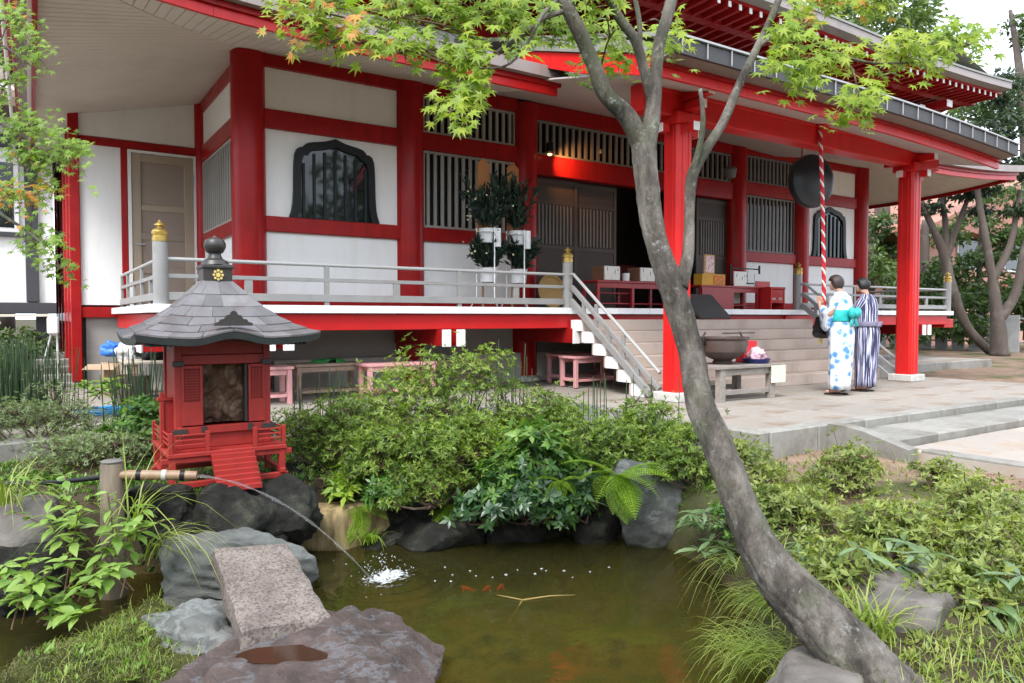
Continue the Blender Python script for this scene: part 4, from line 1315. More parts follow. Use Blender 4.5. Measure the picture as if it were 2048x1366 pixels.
# roof: concave pyramid with shingle courses, eave with a swelling brow over the front
HX, HY = .69, .63
def prof(t):                                         # 0 eave .. 1 top: height and inset
    return .865 + .43 * (0.42 * t + 0.58 * t ** 2.0), 1 - t * .83
def brow(x, face, t):
    if face != 0 or t > .5: return 0
    u = abs(x) / .30
    return .052 * (0.5 + 0.5 * math.cos(PI * min(u, 1))) * (1 - t / .5)
def eavelift(u, t): return .04 * abs(u) ** 3 * (1 - t) ** 1.5
def rp(face, u, t, up=0.0):
    z, s_ = prof(t)
    hx, hy = HX * s_, HY * s_
    if face == 0: x_, y_ = u * hx, -hy
    elif face == 1: x_, y_ = hx, u * hy
    elif face == 2: x_, y_ = -u * hx, hy
    else: x_, y_ = -hx, -u * hy
    return Vector((sx0 + x_, sy0 + y_, z + eavelift(u, t) + brow(x_, face, t) + up))
random.seed(3)
NC = 6
core = MB()
for face in range(4):
    n_ = 12
    for c_ in range(NC):
        t0, t1 = c_ / NC, (c_ + 1) / NC
        ns = max(3, round(6 * (1 - .6 * t0)))
        off = .5 if c_ % 2 else 0
        k = -off
        us = []
        while k < ns: us.append((max(k, 0), min(k + 1, ns))); k += 1
        for ua, ub in us:
            if ub - ua < .15: continue
            a, b_ = -1 + 2 * ua / ns, -1 + 2 * ub / ns
            K = 5
            vs = []
            lift_ = .012 + random.uniform(-.002, .003)
            for q in range(K + 1):
                u = a + (b_ - a) * q / K
                u = min(max(u, a + .004), b_ - .004)
                lo, hi = rp(face, u, t0 - (.012 if c_ else 0), lift_), rp(face, u, min(t1 + .01, 1), .003)
                vs += [lo, hi, lo + Vector((0, 0, -.013)), hi + Vector((0, 0, -.012))]
            fs = []
            for q in range(K):
                i = 4 * q
                fs += [(i, i + 1, i + 5, i + 4), (i + 2, i + 6, i + 7, i + 3), (i, i + 4, i + 6, i + 2), (i + 1, i + 3, i + 7, i + 5)]
            fs += [(0, 2, 3, 1), (4 * K, 4 * K + 1, 4 * K + 3, 4 * K + 2)]
            MB().add(vs, fs).build('shingle', m_shingle, shr)
    # underside and eave edge
    e = []
    N_ = 24
    for q in range(N_ + 1):
        u = -1 + 2 * q / N_
        p = rp(face, u, 0)
        e.append((p + Vector((0, 0, -.004)), p + Vector((0, 0, -.05)) + (Vector((sx0, sy0, p.z)) - p) * .02, p + (Vector((sx0, sy0, p.z)) - p) * .45 + Vector((0, 0, -.03 - (p.z - .86) * .7))))
    vs = [x for t_ in e for x in t_]
    core.add(vs, [f for q in range(N_) for f in ((3 * q, 3 * q + 1, 3 * q + 4, 3 * q + 3), (3 * q + 1, 3 * q + 2, 3 * q + 5, 3 * q + 4))])
core.build('eave_edge', m_sedge, shr, normals=False)
for s_ in (-1, 1):
    for k in range(9):
        x_ = s_ * (.30 + k * .035)
        pbox(shr, 'eave_rafter', m_sedge, sx0 + x_ - .008, sy0 - .58, .815, sx0 + x_ + .008, sy0 - .30, .833, .002)
# crest over the brow, top block, ball finial, flower crest
cr = [(-.145, 0), (-.14, .02), (-.11, .028), (-.10, .045), (-.07, .05), (-.055, .075), (-.03, .078), (-.018, .10), (0, .108)]
cr = cr + [(-a, b_) for a, b_ in cr[-2::-1]]
MB().prism(cr, lambda u, v, q: (sx0 + .01 + u, sy0 + q, .958 + v), -.60, -.57).build('brow_crest', m_bronze, shr)
pbox(shr, 'roof_block', m_bronze, sx0 - .115, sy0 - .11, 1.275, sx0 + .115, sy0 + .11, 1.425, .006)
pbox(shr, 'roof_block_rim', m_bronze, sx0 - .128, sy0 - .122, 1.392, sx0 + .128, sy0 + .122, 1.414, .004)
MB().lathe([(.115, 0), (.10, .03), (.06, .05), (.05, .075), (.048, .085), (.07, .10), (.088, .135), (.088, .165), (.075, .19), (.045, .205), (.02, .212), (.008, .225)], (sx0, sy0, 1.424), 28).build('ball_finial', m_bronze, shr, auto=30)
em = MB()
yE = sy0 - .1112
def disc(m__, cx, cz, r, n=14, th=.010):
    P = [(r * math.cos(2 * PI * k / n), r * math.sin(2 * PI * k / n)) for k in range(n)]
    m__.prism(P, lambda u, v, q: (cx + u, q, cz + v), yE, yE - th)
disc(em, sx0, 1.342, .018)
for k in range(8): disc(em, sx0 + .034 * math.cos(k * PI / 4), 1.342 + .034 * math.sin(k * PI / 4), .0105, 10)
em.build('flower_crest', M('bright gold', (.75, .58, .20), .35, .05, metal=.4), shr)

shr.scale = (.87, .90, .95); shr.location.z = -.145

# ================================================================== WATER SPOUT, JET, SPLASH, FISH
post_p = at(226, 1065, d=4.62)
bp_ = thing('wooden_post', 'weathered round wooden post standing left of the small shrine', 'post', (post_p.x, post_p.y, -.75))
pt = at(230, 925, d=4.62)
m_post = M('old grey timber', (0.135, 0.105, 0.075), .8, .3, 10, .3, 50, stretch=(4, 4, .5))
MB().tube([(post_p.x, post_p.y, -.8), (post_p.x, post_p.y, pt.z - .01), (post_p.x, post_p.y, pt.z)], [.072, .066, .058], 20, .04).build('shaft', m_post, bp_, auto=40)
MB().lathe([(.060, 0), (.064, .012), (.055, .018)], (post_p.x, post_p.y, pt.z), 20).build('cap', M('grey end grain', (.13, .12, .11), .8), bp_, auto=40)
sa, sb_ = at(262, 950, d=4.62), at(394, 951, d=4.70)
spout = thing('bamboo_spout', 'banded bamboo spout with a black hose pouring water in front of the shrine', 'spout', sa)
m_bam = M('aged bamboo', (0.25, 0.155, 0.095), .5, .25, 9, .1, dirt=(.20, .165, .12), dscale=9)
dv = (sb_ - sa)
MB().tube([sa - dv * .18 + dv * t_ for t_ in (0, .2, .4, .6, .8, 1, 1.18)], [.028, .031, .033, .030, .033, .031, .028], 16).build('tube', m_bam, spout, auto=40)
for t_ in (.12, .5, .78):
    c_ = sa + dv * t_
    MB().tube([c_ - dv * .035, c_ + dv * .035], .0355, 16).build('band', m_black if t_ != .5 else M('grey tape', (.4, .4, .36), .7), spout, auto=40)
h0, h1 = sa - dv * .18, at(10, 968, d=4.75)
MB().tube(smooth_path([h0, h0.lerp(h1, .3) + Vector((0, 0, -.01)), h0.lerp(h1, .7) + Vector((0, 0, -.015)), h1, h1 + (h1 - h0) * .8], 6), .016, 10).build('hose', m_black, spout, True)
m_jet, n, l, b, o = nodes_of('running water')
b.inputs['Base Color'].default_value = (.9, .93, .95, 1); b.inputs['Roughness'].default_value = .08
b.inputs['Transmission Weight'].default_value = .9; b.inputs['IOR'].default_value = 1.25; b.inputs['Alpha'].default_value = .5
P0, P1 = sb_.copy(), imp.copy()
jp, jr = [], []
for k in range(26):
    t_ = k / 25
    p = P0.lerp(P1, t_); p.z = P0.z + (P1.z - P0.z) * (t_ ** 2 * .82 + t_ * .18)
    jp.append(p); jr.append((.0085 + .003 * math.sin(k * 1.3) + .002 * math.sin(k * 2.9)) * (1 - .2 * t_))
tag(MB().tube(jp, jr, 10, .40).build('water_jet', m_jet, None, True), 'thin clear water jet arcing from the bamboo spout into the pond', 'water')
rng = np.random.RandomState(4)
V3, F3 = _ICO[3]
V1, F1 = icosphere(1)
# churned patch: spiky little crests, white only where the water breaks
m_foam, n, l, b, o = nodes_of('churned water')
b.inputs['Base Color'].default_value = (.80, .83, .84, 1); b.inputs['Roughness'].default_value = .18
att = n.new('ShaderNodeAttribute'); att.attribute_name = 'foam'; l.new(att.outputs['Fac'], b.inputs['Alpha'])
NR, NA = 60, 150
VV, FO = [], []
for i in range(NR + 1):
    r_ = .24 * (i / NR)
    for k in range(NA):
        a = 2 * PI * k / NA
        e_ = 1 + .18 * math.sin(2 * a + .5)
        x_, y_ = r_ * e_ * math.cos(a), r_ * e_ * .82 * math.sin(a)
        q = Vector((x_, y_, 0))
        ng = noise.noise(q * 26 + Vector((math.sin(r_ * 90) * .4, 0, 3))) + .6 * noise.noise(q * 60)
        env = math.exp(-(r_ / .12) ** 2)
        VV.append((x_ + .10, y_ - .01, .005 + .020 * env * max(0, ng + .35) + .006 * math.sin(r_ * 70) * math.exp(-r_ * 6) + .035 * math.exp(-(r_ / .02) ** 2)))
        FO.append(min(.45, max(0, (ng + .15 + .75 * env * (1 if r_ < .13 else .7) - .05 - .9 * (r_ / .24) ** 2) * 1.5)))
FF = [(i * NA + k, i * NA + (k + 1) % NA, (i + 1) * NA + (k + 1) % NA, (i + 1) * NA + k) for i in range(NR) for k in range(NA)]
sme = newmesh('water_splash', VV, np.array(FF), m_foam, True)
fa = sme.attributes.new('foam', 'FLOAT', 'POINT'); fa.data.foreach_set('value', np.array(FO, dtype=np.float32))
tag(link('water_splash', sme, None, (imp.x, imp.y, WATER)), 'white splash where the water jet hits the pond', 'splash', kind='stuff')
C, S = [], []
for k in range(90):
    a = rng.uniform(0, 2 * PI); r_ = abs(rng.normal(0, .16))
    C.append((imp.x + .08 + r_ * math.cos(a), imp.y + .03 + r_ * math.sin(a), WATER + rng.uniform(.004, .17) * math.exp(-r_ * 3))); S.append(np.eye(3) * rng.uniform(.002, .0045))
m_drop, n, l, b, o = nodes_of('water drop'); b.inputs['Base Color'].default_value = (.8, .83, .84, 1); b.inputs['Roughness'].default_value = .1; b.inputs['Alpha'].default_value = .42
tag(scatter('water_drops', V1, F1, np.array(S), np.array(C), m_drop, None, True), 'fine drops thrown up round the splash', 'drops', kind='stuff')
m_bub, n, l, b, o = nodes_of('water bubble')
b.inputs['Base Color'].default_value = (.75, .78, .75, 1); b.inputs['Roughness'].default_value = .05; b.inputs['Alpha'].default_value = .30
bub = newmesh('bubble', [p if p[2] > 0 else (p[0], p[1], 0) for p in V3], F3, m_bub, True)
for px, py, r_ in [(890, 1135, .010), (905, 1150, .009), (940, 1142, .010), (952, 1152, .009), (985, 1155, .008), (1012, 1150, .014), (1035, 1140, .008), (1070, 1148, .013), (1083, 1138, .014), (1092, 1142, .009), (1128, 1142, .013), (1180, 1144, .009), (1218, 1135, .011), (1145, 1155, .007), (870, 1162, .009), (902, 1163, .011)]:
    p = at(px, py, Z=WATER + .004)
    tag(link('bubble', bub, None, p, None, (r_ * .8, r_ * .8, r_ * .6)), 'tiny round bubble floating on the pond right of the splash', 'bubble', 'bubbles drifting from the splash')


def koi(label, c, L, rotz, mat, group):
    k_ = thing('koi', label, 'fish', c, group)
    R = []
    for t_, w_, h_ in ((0, .01, .012), (.06, .05, .055), (.2, .095, .10), (.4, .11, .12), (.6, .085, .10), (.8, .04, .06), (.9, .022, .045)):
        R.append([(w_ * L * math.cos(a), (.5 - t_) * L, h_ * L * math.sin(a)) for a in np.linspace(0, 2 * PI, 12, endpoint=False)])
    for nm, mb in (('body', MB().rings(R)),
                   ('tail_fin', MB().rings([[(-.004, -.38 * L, -.03 * L), (.004, -.38 * L, -.03 * L), (.004, -.38 * L, .03 * L), (-.004, -.38 * L, .03 * L)], [(.06 * L, -.56 * L, -.08 * L), (.07 * L, -.56 * L, -.08 * L), (.07 * L, -.56 * L, .10 * L), (.06 * L, -.56 * L, .10 * L)]])),
                   ('side_fin', MB().rings([[(.08 * L, .2 * L, 0), (.08 * L, .12 * L, 0), (.08 * L, .12 * L, .01), (.08 * L, .2 * L, .01)], [(.24 * L, .08 * L, -.02), (.22 * L, .0, -.02), (.22 * L, 0, -.015), (.24 * L, .08 * L, -.015)]])),
                   ('side_fin', MB().rings([[(-.08 * L, .2 * L, 0), (-.08 * L, .12 * L, 0), (-.08 * L, .12 * L, .01), (-.08 * L, .2 * L, .01)], [(-.24 * L, .08 * L, -.02), (-.22 * L, .0, -.02), (-.22 * L, 0, -.015), (-.24 * L, .08 * L, -.015)]]))):
        me = newmesh(nm, mb.v, mb.f, mat, nm == 'body')
        link(nm, me, k_)
    k_.rotation_euler = (0, 0, rotz)
m_koi = M('koi orange red', (0.52, 0.05, 0.010), .35, .15, 20)
m_koi2 = M('koi red under water', (0.62, 0.085, 0.02), .35, .2, 12)
koi('small red koi at the surface right of the splash, seen end on', at(934, 1177, Z=WATER - .02), .12, .3, m_koi, 'koi in the pond')
koi('small slim red koi at the surface, middle one of three', at(972, 1178, Z=WATER - .028), .13, -1.0, m_koi, 'koi in the pond')
koi('small slim red koi at the surface, rightmost of three', at(1000, 1175, Z=WATER - .026), .13, -.9, m_koi, 'koi in the pond')
tw = thing('floating_twig', 'forked yellowish twig floating in the middle of the pond', 'twig', at(1040, 1200, Z=WATER))
m_twig = M('yellowed twig', (.20, .145, .035), .7, .3)
j0 = at(1045, 1200, Z=WATER + .004)
MB().tube([j0, at(1100, 1192, Z=WATER + .008), at(1150, 1190, Z=WATER)], [.006, .0055, .003], 6).build('branch', m_twig, tw, True)
MB().tube([j0, at(1020, 1195, Z=WATER + .008), at(994, 1190, Z=WATER + .01)], [.0055, .005, .003], 6).build('branch', m_twig, tw, True)
MB().tube([j0, at(1032, 1222, Z=WATER - .01), at(1014, 1250, Z=WATER - .06)], [.005, .004, .003], 6).build('branch', m_twig, tw, True)

# ================================================================== THINGS UNDER AND ON THE VERANDA
def bench(label, x0, x1, y0, y1, h, mat, group, name='bench'):
    t_ = thing(name, label, 'bench', ((x0 + x1) / 2, (y0 + y1) / 2, 0), group)
    npl = 3
    for k in range(npl):
        ya = y0 + (y1 - y0) * k / npl
        pbox(t_, 'top_plank', mat, x0, ya + .003, h - .035, x1, ya + (y1 - y0) / npl - .003, h, .004)
    for x_ in (x0 + .05, x1 - .05):
        for y_ in (y0 + .04, y1 - .04):
            pbox(t_, 'leg', mat, x_ - .028, y_ - .028, 0, x_ + .028, y_ + .028, h - .037, .004)
        pbox(t_, 'stretcher', mat, x_ - .018, y0 + .07, .09, x_ + .018, y1 - .07, .135, .003)
    for y_ in (y0 + .04, y1 - .04):
        pbox(t_, 'apron', mat, x0 + .08, y_ - .015, h - .10, x1 - .08, y_ + .015, h - .038, .003)
        pbox(t_, 'stretcher', mat, x0 + .08, y_ - .014, .085, x1 - .08, y_ + .014, .12, .003)
    return t_
GB = 'benches stored under the veranda'
bench('pink bench half hidden by the right side of the small shrine', 1.55, 2.62, 8.72, 9.10, .45, m_pink, GB)
bench('brownish worn bench with a green cloth on it', 2.72, 3.62, 9.0, 9.42, .45, m_wood, GB)
bench('pink bench just left of the big azalea bush', 3.48, 4.45, 8.58, 8.96, .45, m_pink, GB)
bench('brown bench behind the top of the big azalea bush', 4.6, 5.5, 9.1, 9.5, .44, m_wood, GB)
bench('pink bench beside the tiled side of the stairs, front one', 6.62, 7.5, 8.45, 8.85, .46, m_pink, GB)
bench('pink bench beside the stairs, rear one in the dark', 6.85, 7.9, 9.1, 9.5, .46, m_pink, GB)
m_greencl = M('green cloth', (.03, .28, .06), .8)
gc_ = MB()
for k in range(1):
    R = []
    for t_ in np.linspace(0, 1, 9):
        R.append([(3.22 + (a - .5) * .5 * math.sin(PI * min(max(t_, .08), .92)) , 9.12 + t_ * .26, .452 + .035 * (1 + noise.noise((a * 5, t_ * 5, 2))) * (1 if 0 < a < 1 else 0)) for a in np.linspace(0, 1, 10)])
    vs = [p for r_ in R for p in r_]
    gc_.add(vs, [(i * 10 + j, i * 10 + j + 1, i * 10 + j + 11, i * 10 + j + 10) for i in range(8) for j in range(9)])
tag(gc_.build('green_cloth', m_greencl, None, True), 'crumpled green cloth lying on the brownish bench', 'cloth')
# junk under the left corner of the veranda
jt = thing('work_table', 'low pale wooden table loaded with odds and ends left of the shrine roof', 'table', (1.25, 10.3, 0))
for k in range(4): pbox(jt, 'top_plank', M('pale plank', (.42, .37, .30), .8, .15, 5, rnd=.1), .95, 9.95 + k * .19, .46, 1.95, 10.13 + k * .19, .49, .004)
for x_ in (1.0, 1.9):
    for y_ in (10.0, 10.65): pbox(jt, 'leg', MATS['pale plank'], x_ - .03, y_ - .03, 0, x_ + .03, y_ + .03, .458, .003)
rng = np.random.RandomState(9)
def lump(name, label, cat, c, dim, mat, seed, group=None):
    V, Fc = _ICO[4]
    P = V * np.array(dim)
    nv = np.array([noise.noise(Vector(p * 14 + seed)) + .6 * noise.noise(Vector(p * 30 + seed)) for p in P])
    P = P + V * (nv * .4 * min(dim))[:, None]
    P[:, 2] = np.maximum(P[:, 2], -dim[2] * .8)
    return tag(link(name, newmesh(name, P, Fc, mat, True), None, (c[0], c[1], c[2] + dim[2] * .8)), label, cat, group)
lump('tarp', 'crumpled blue tarpaulin stuffed under the veranda corner', 'tarp', (.95, 11.3, .50), (.16, .14, .12), M('blue plastic', (.03, .16, .55), .45), 3)
lump('bag', 'white plastic bag beside the blue tarpaulin', 'bag', (1.12, 11.0, .42), (.16, .14, .16), M('white plastic', (.65, .65, .66), .4), 5)
lump('bag', 'pale turquoise bag on the low table behind the shrine', 'bag', (1.78, 10.25, .492), (.10, .10, .13), M('turquoise plastic', (.22, .50, .56), .4), 6)
lump('bag', 'black rubbish bag on the low table under the veranda corner', 'bag', (1.35, 10.35, .492), (.24, .17, .12), m_black, 7)
lump('cushion', 'brown sack lying on the ground under the veranda corner', 'sack', (1.05, 10.6, .0), (.18, .16, .16), M('brown sack', (.22, .14, .09), .9), 8)
cb = thing('carton', 'open brown cardboard carton under the veranda corner', 'carton', (.95, 10.75, .36))
pbox(cb, 'box', M('cardboard', (.38, .26, .17), .85), .80, 10.95, .0, 1.2, 11.45, .42, .004)
pbar(cb, 'flap', MATS['cardboard'], (.80, 10.94, .42), (.72, 10.80, .36), .4, .006)
tub = thing('planter_tub', 'dark wooden planter tub standing on the paving left of the shrine', 'planter', (1.0, 9.6, 0))
MB().lathe([(.15, 0), (.19, .34), (.20, .36), (.17, .36), (.16, .33)], (1.0, 9.6, .0), 20).build('tub', M('dark stave', (.09, .065, .05), .8, .2, 6), tub, auto=30)
# coil of blue hose
coil = thing('hose_coil', 'heap of bright blue hose lying on the paving left of the shrine', 'hose', (.75, 8.95, 0))
cp = []
for k in range(260):
    a = k * .28
    r_ = .16 + .10 * math.sin(k * .11) + .04 * math.sin(k * .37)
    cp.append((.75 + r_ * 1.3 * math.cos(a) + .05 * math.sin(k * .05), 8.95 + r_ * math.sin(a), .013 + .05 * (k / 260) + .008 * math.sin(k * 1.7)))
MB().tube(cp, .0075, 6).build('coil', M('blue hose', (.04, .30, .62), .4), coil, True)

# flower stands with plaques
m_dkleaf = leafmat('dark evergreen', [(.008, .018, .014), (.015, .035, .022), (.03, .055, .025)], .15)
LT = np.array([(0, 0, 0), (-.5, .45, .04), (0, .5, 0), (.5, .45, .04), (0, 1, -.06)]); LF = [(0, 2, 1), (0, 3, 2), (1, 2, 4), (2, 3, 4)]
m_vase = M('white enamel', (.75, .76, .76), .3)
def flower_stand(cx, cy, label, plabel, seed):
    t_ = thing('flower_stand', label, 'flower stand', (cx, cy, 1.17), 'flower stands beside the doors')
    z0 = 1.168
    for k in range(3):
        a = k * 2 * PI / 3 + .5
        x_, y_ = cx + .17 * math.cos(a), cy + .17 * math.sin(a)
        MB().tube([(cx + .26 * math.cos(a), cy + .26 * math.sin(a), z0 + .006), (x_, y_, z0 + .16), (x_, y_, z0 + 1.14)], .009, 8).build('leg', m_white2, t_, True)
    for z in (.52, 1.08):
        MB().tube([(cx + .17 * math.cos(a), cy + .17 * math.sin(a), z0 + z) for a in np.linspace(0, 2 * PI, 25)], .008, 6).build('ring', m_white2, t_, True)
        MB().lathe([(.10, -.16), (.115, -.15), (.135, .03), (.145, .05), (.125, .05), (.115, -.1)], (cx, cy, z0 + z), 20).build('vase', m_vase, t_, auto=35)
    MB().lathe([(.045, 0), (.045, .26)], (cx + .04, cy - .19, z0 + .86), 14).build('holder', m_vase, t_, auto=35)
    rg = np.random.RandomState(seed)
    for z, hgt, sp_ in ((.54, .48, .30), (1.10, .78, .42)):
        n_ = 880
        P, A = [], []
        st = MB()
        for s_ in range(16):
            a = rg.uniform(0, 2 * PI); sp1 = sp_ * rg.uniform(.2, 1)
            tip = Vector((cx + sp1 * math.cos(a), cy + sp1 * math.sin(a) * .8, z0 + z + hgt * rg.uniform(.55, 1)))
            base = Vector((cx + .05 * math.cos(a), cy + .05 * math.sin(a), z0 + z))
            st.tube([base, base.lerp(tip, .5) + Vector((0, 0, .05)), tip], .004, 4)
            for q in range(n_ // 16):
                u = rg.uniform(.15, 1.05)
                P.append(base.lerp(tip, u) + Vector(rg.normal(0, .018, 3)))
                d_ = (tip - base).normalized() + Vector(rg.normal(0, .45, 3)); A.append(d_)
        P = np.array(P); A = np.array(A); N_ = rg.normal(size=A.shape)
        T = frames(A, N_) * np.array([.034, .115, .06])[None, None, :] * rg.uniform(.7, 1.3, (len(P), 1, 1))
        scatter('foliage', LT, LF, T, P, m_dkleaf, t_)
        st.build('stem', m_dkleaf, t_, normals=False)
    fl = MB()
    for q in range(14):
        a = rg.uniform(2.0, 4.2)
        p = Vector((cx + .36 * math.cos(a) + rg.uniform(-.06, .06), cy + .28 * math.sin(a), z0 + rg.choice([.75, 1.35]) + rg.uniform(-.1, .35)))
        fl.add([p + Vector(v) * rg.uniform(.012, .022) for v in V1], [tuple(f) for f in F1])
    fl.build('blossom', M('cream blossom', (.55, .52, .32), .7), t_, True)
    pq = thing('wooden_plaque', plabel, 'plaque', (cx, cy + .16, 1.18), 'plaques above the flower stands')
    f = lambda u, v, q: (cx + .04 + u, cy + .2 + q, 1.9 + v)
    MB().prism([(-.10, 0), (.10, 0), (.10, 1.36), (.0, 1.45), (-.10, 1.36)], f, 0, .02).build('board', M('orange brown board', (.42, .17, .055), .5, .1), pq)
    pbox(pq, 'stake', M('plain stake', (.40, .24, .13), .6), cx + .03, cy + .221, 1.17, cx + .06, cy + .245, 2.9, .002)
flower_stand(5.52, 9.05, 'white wire flower stand with dark evergreen sprays, left of two by the doors', 'orange-brown pointed wooden plaque rising behind the left flower stand', 1)
flower_stand(6.05, 9.08, 'white wire flower stand with dark evergreen sprays, right of two by the doors', 'orange-brown pointed wooden plaque rising behind the right flower stand', 2)

# desks and what lies on them
def desk(label, x0, x1, y0, y1, h, group):
    t_ = thing('red_table', label, 'table', ((x0 + x1) / 2, (y0 + y1) / 2, 1.17), group)
    z0 = 1.168
    pbox(t_, 'top', m_redtable, x0, y0, z0 + h - .035, x1, y1, z0 + h, .005)
    pbox(t_, 'apron', m_redtable, x0 + .05, y0 + .03, z0 + h - .12, x1 - .05, y0 + .05, z0 + h - .036, .003)
    for x_ in (x0 + .04, (x0 + x1) / 2, x1 - .04):
        for y_ in (y0 + .05, y1 - .05): pbox(t_, 'leg', m_redtable, x_ - .025, y_ - .025, z0, x_ + .025, y_ + .025, z0 + h - .036, .003)
    pbox(t_, 'shelf', m_redtable, x0 + .07, y0 + .08, z0 + .08, x1 - .07, y1 - .08, z0 + .10, .003)
    pbox(t_, 'shelf', m_redtable, x0 + .07, y0 + .08, z0 + .25, (x0 + x1) / 2 - .03, y1 - .08, z0 + .265, .003)
    return z0 + h
zt = desk('red lacquered open table between the doors and the leaning trunk', 7.55, 9.1, 9.05, 9.5, .46, 'red tables on the veranda')
m_paper, n, l, b, o = nodes_of('written paper')
t = tex(n, l, 'noise', 26, 3, .6, stretch=(1, 1, .35)); r = ramp(n, [(.60, (.74, .73, .68)), (.66, (.12, .12, .14))])
l.new(t.outputs[0], r.inputs[0]); l.new(r.outputs[0], b.inputs['Base Color'])
for k, (xa, lb) in enumerate(((7.72, 'brown box with a white written front on the left of the red table'), (8.5, 'brown box with a white written front partly behind the trunk'))):
    t_ = thing('offering_box', lb, 'box', (xa + .17, 9.25, zt), 'boxes on the red table')
    pbox(t_, 'box', M('brown box board', (.20, .10, .06), .6), xa, 9.12, zt + .001, xa + .36, 9.42, zt + .235, .004)
    pbox(t_, 'label_sheet', m_paper, xa + .02, 9.112, zt + .01, xa + .345, 9.119, zt + .232, .001)
cupt = MB().lathe([(.055, 0), (.06, .0), (.065, .13), (.057, .13), (.052, .01)], (8.27, 9.2, zt + .002), 18).build('cup', m_vase, None, auto=35)
tag(cupt, 'white cup standing between the two boxes on the red table', 'cup')
tray = MB().lathe([(.0, 0), (.24, .0), (.27, .05), (.25, .05), (.22, .012), (0, .012)], (6.95, 9.35, 1.17), 28).build('wooden_drum', M('straw yellow wood', (.42, .26, .09), .6), None, auto=35)
tray.data.transform(Matrix.Translation((-6.95, -9.35, -1.17))); tray.location = (7.02, 9.6, 1.45); tray.rotation_euler = (rad(82), 0, 0)
tag(tray, 'round yellow wooden tub leaning behind the first stair post', 'tub')
zt2 = desk('red lacquered table right of the big porch column, under papers', 9.9, 11.5, 9.05, 9.5, .44, 'red tables on the veranda')
pbox(bpy.data.objects['red_table.001'], 'front_panel', m_redtable, 9.92, 9.04, 1.18, 10.75, 9.055, zt2 - .04, .003)
yb = thing('notice_box', 'yellow card box with a printed front on the right red table', 'box', (10.3, 9.2, zt2))
pbox(yb, 'box', M('yellow card', (.62, .33, .03), .6), 9.98, 9.1, zt2 + .001, 10.58, 9.3, zt2 + .20, .004)
pbox(yb, 'print', M('orange print', (.60, .20, .05), .7, .6, 30), 10.27, 9.092, zt2 + .02, 10.55, 9.099, zt2 + .18, .001)
fr_ = thing('framed_notice', 'small framed notice with pink print standing on the yellow box', 'frame', (10.3, 9.25, zt2 + .2))
pbox(fr_, 'frame', M('brass yellow frame', (.55, .30, .08), .5), 10.18, 9.24, zt2 + .202, 10.46, 9.265, zt2 + .56, .004)
m_pinkprint, n, l, b, o = nodes_of('pink print')
t = tex(n, l, 'noise', 22, 3); r = ramp(n, [(.5, (.72, .62, .60)), (.6, (.62, .18, .22))]); l.new(t.outputs[0], r.inputs[0]); l.new(r.outputs[0], b.inputs['Base Color'])
pbox(fr_, 'sheet', m_pinkprint, 10.21, 9.232, zt2 + .235, 10.43, 9.239, zt2 + .53, .001)
ps_ = thing('paper_stand', 'white sheet with handwriting leaning at the right end of the red table', 'paper', (11.0, 9.12, zt2))
pbox(ps_, 'sheet', m_paper, 10.82, 9.10, zt2 + .001, 11.16, 9.115, zt2 + .27, .001)
pbar(ps_, 'prop', m_black, (11.0, 9.12, zt2 + .2), (11.0, 9.25, zt2 + .002), .02, .01)
ch = thing('red_chair', 'small red stool with slotted side standing beside the right red table', 'chair', (11.75, 9.0, 1.17))
for x_ in (11.55, 11.93): pbox(ch, 'side', m_redtable if False else M('bright red wood', (.50, .02, .02), .4), x_, 8.85, 1.17, x_ + .03, 9.2, 1.56, .004)
pbox(ch, 'seat', MATS['bright red wood'], 11.54, 8.84, 1.56, 11.97, 9.21, 1.60, .006)
pbox(ch, 'front', MATS['bright red wood'], 11.58, 8.86, 1.30, 11.93, 8.88, 1.555, .004)
pbox(ch, 'back', MATS['bright red wood'], 11.55, 9.19, 1.602, 11.96, 9.215, 1.72, .004)
for x_ in (11.64, 11.82): pbox(ch, 'slot', M('pale slot', (.5, .45, .42), .6), x_ - .05, 8.852, 1.36, x_ + .05, 8.859, 1.40, .003)
rk = thing('leaflet_rack', 'black metal rack with white leaflets behind the red stool', 'rack', (11.6, 9.5, 1.17))
for x_ in (11.2, 12.05): pbox(rk, 'upright', m_black, x_ - .015, 9.5, 1.17, x_ + .015, 9.53, 2.05, .003)
for z in (1.55, 1.68, 1.82, 1.96): pbox(rk, 'bar', m_black, 11.21, 9.485, z, 12.04, 9.505, z + .025, .003)
for x_, z in ((11.75, 1.70), (11.95, 1.62), (11.35, 1.30)): pbox(rk, 'leaflet', m_white2, x_ - .1, 9.465, z, x_ + .08, 9.48, z + .26, .002)
sbd = thing('slanted_board', 'dark grey board lying aslant at the top of the stairs', 'board', (9.4, 8.5, 1.1))
MB().prism([(8.22, 1.03), (8.66, 1.42), (8.70, 1.40), (8.26, 1.01)], lambda u, v, q: (q, u, v), 9.0, 9.72).build('panel', M('charcoal board', (.055, .055, .055), .5), sbd)
pbar(sbd, 'leg', m_black, (9.1, 8.66, 1.40), (9.1, 8.72, 1.172), .03, .03); pbar(sbd, 'leg', m_black, (9.62, 8.66, 1.40), (9.62, 8.72, 1.172), .03, .03)

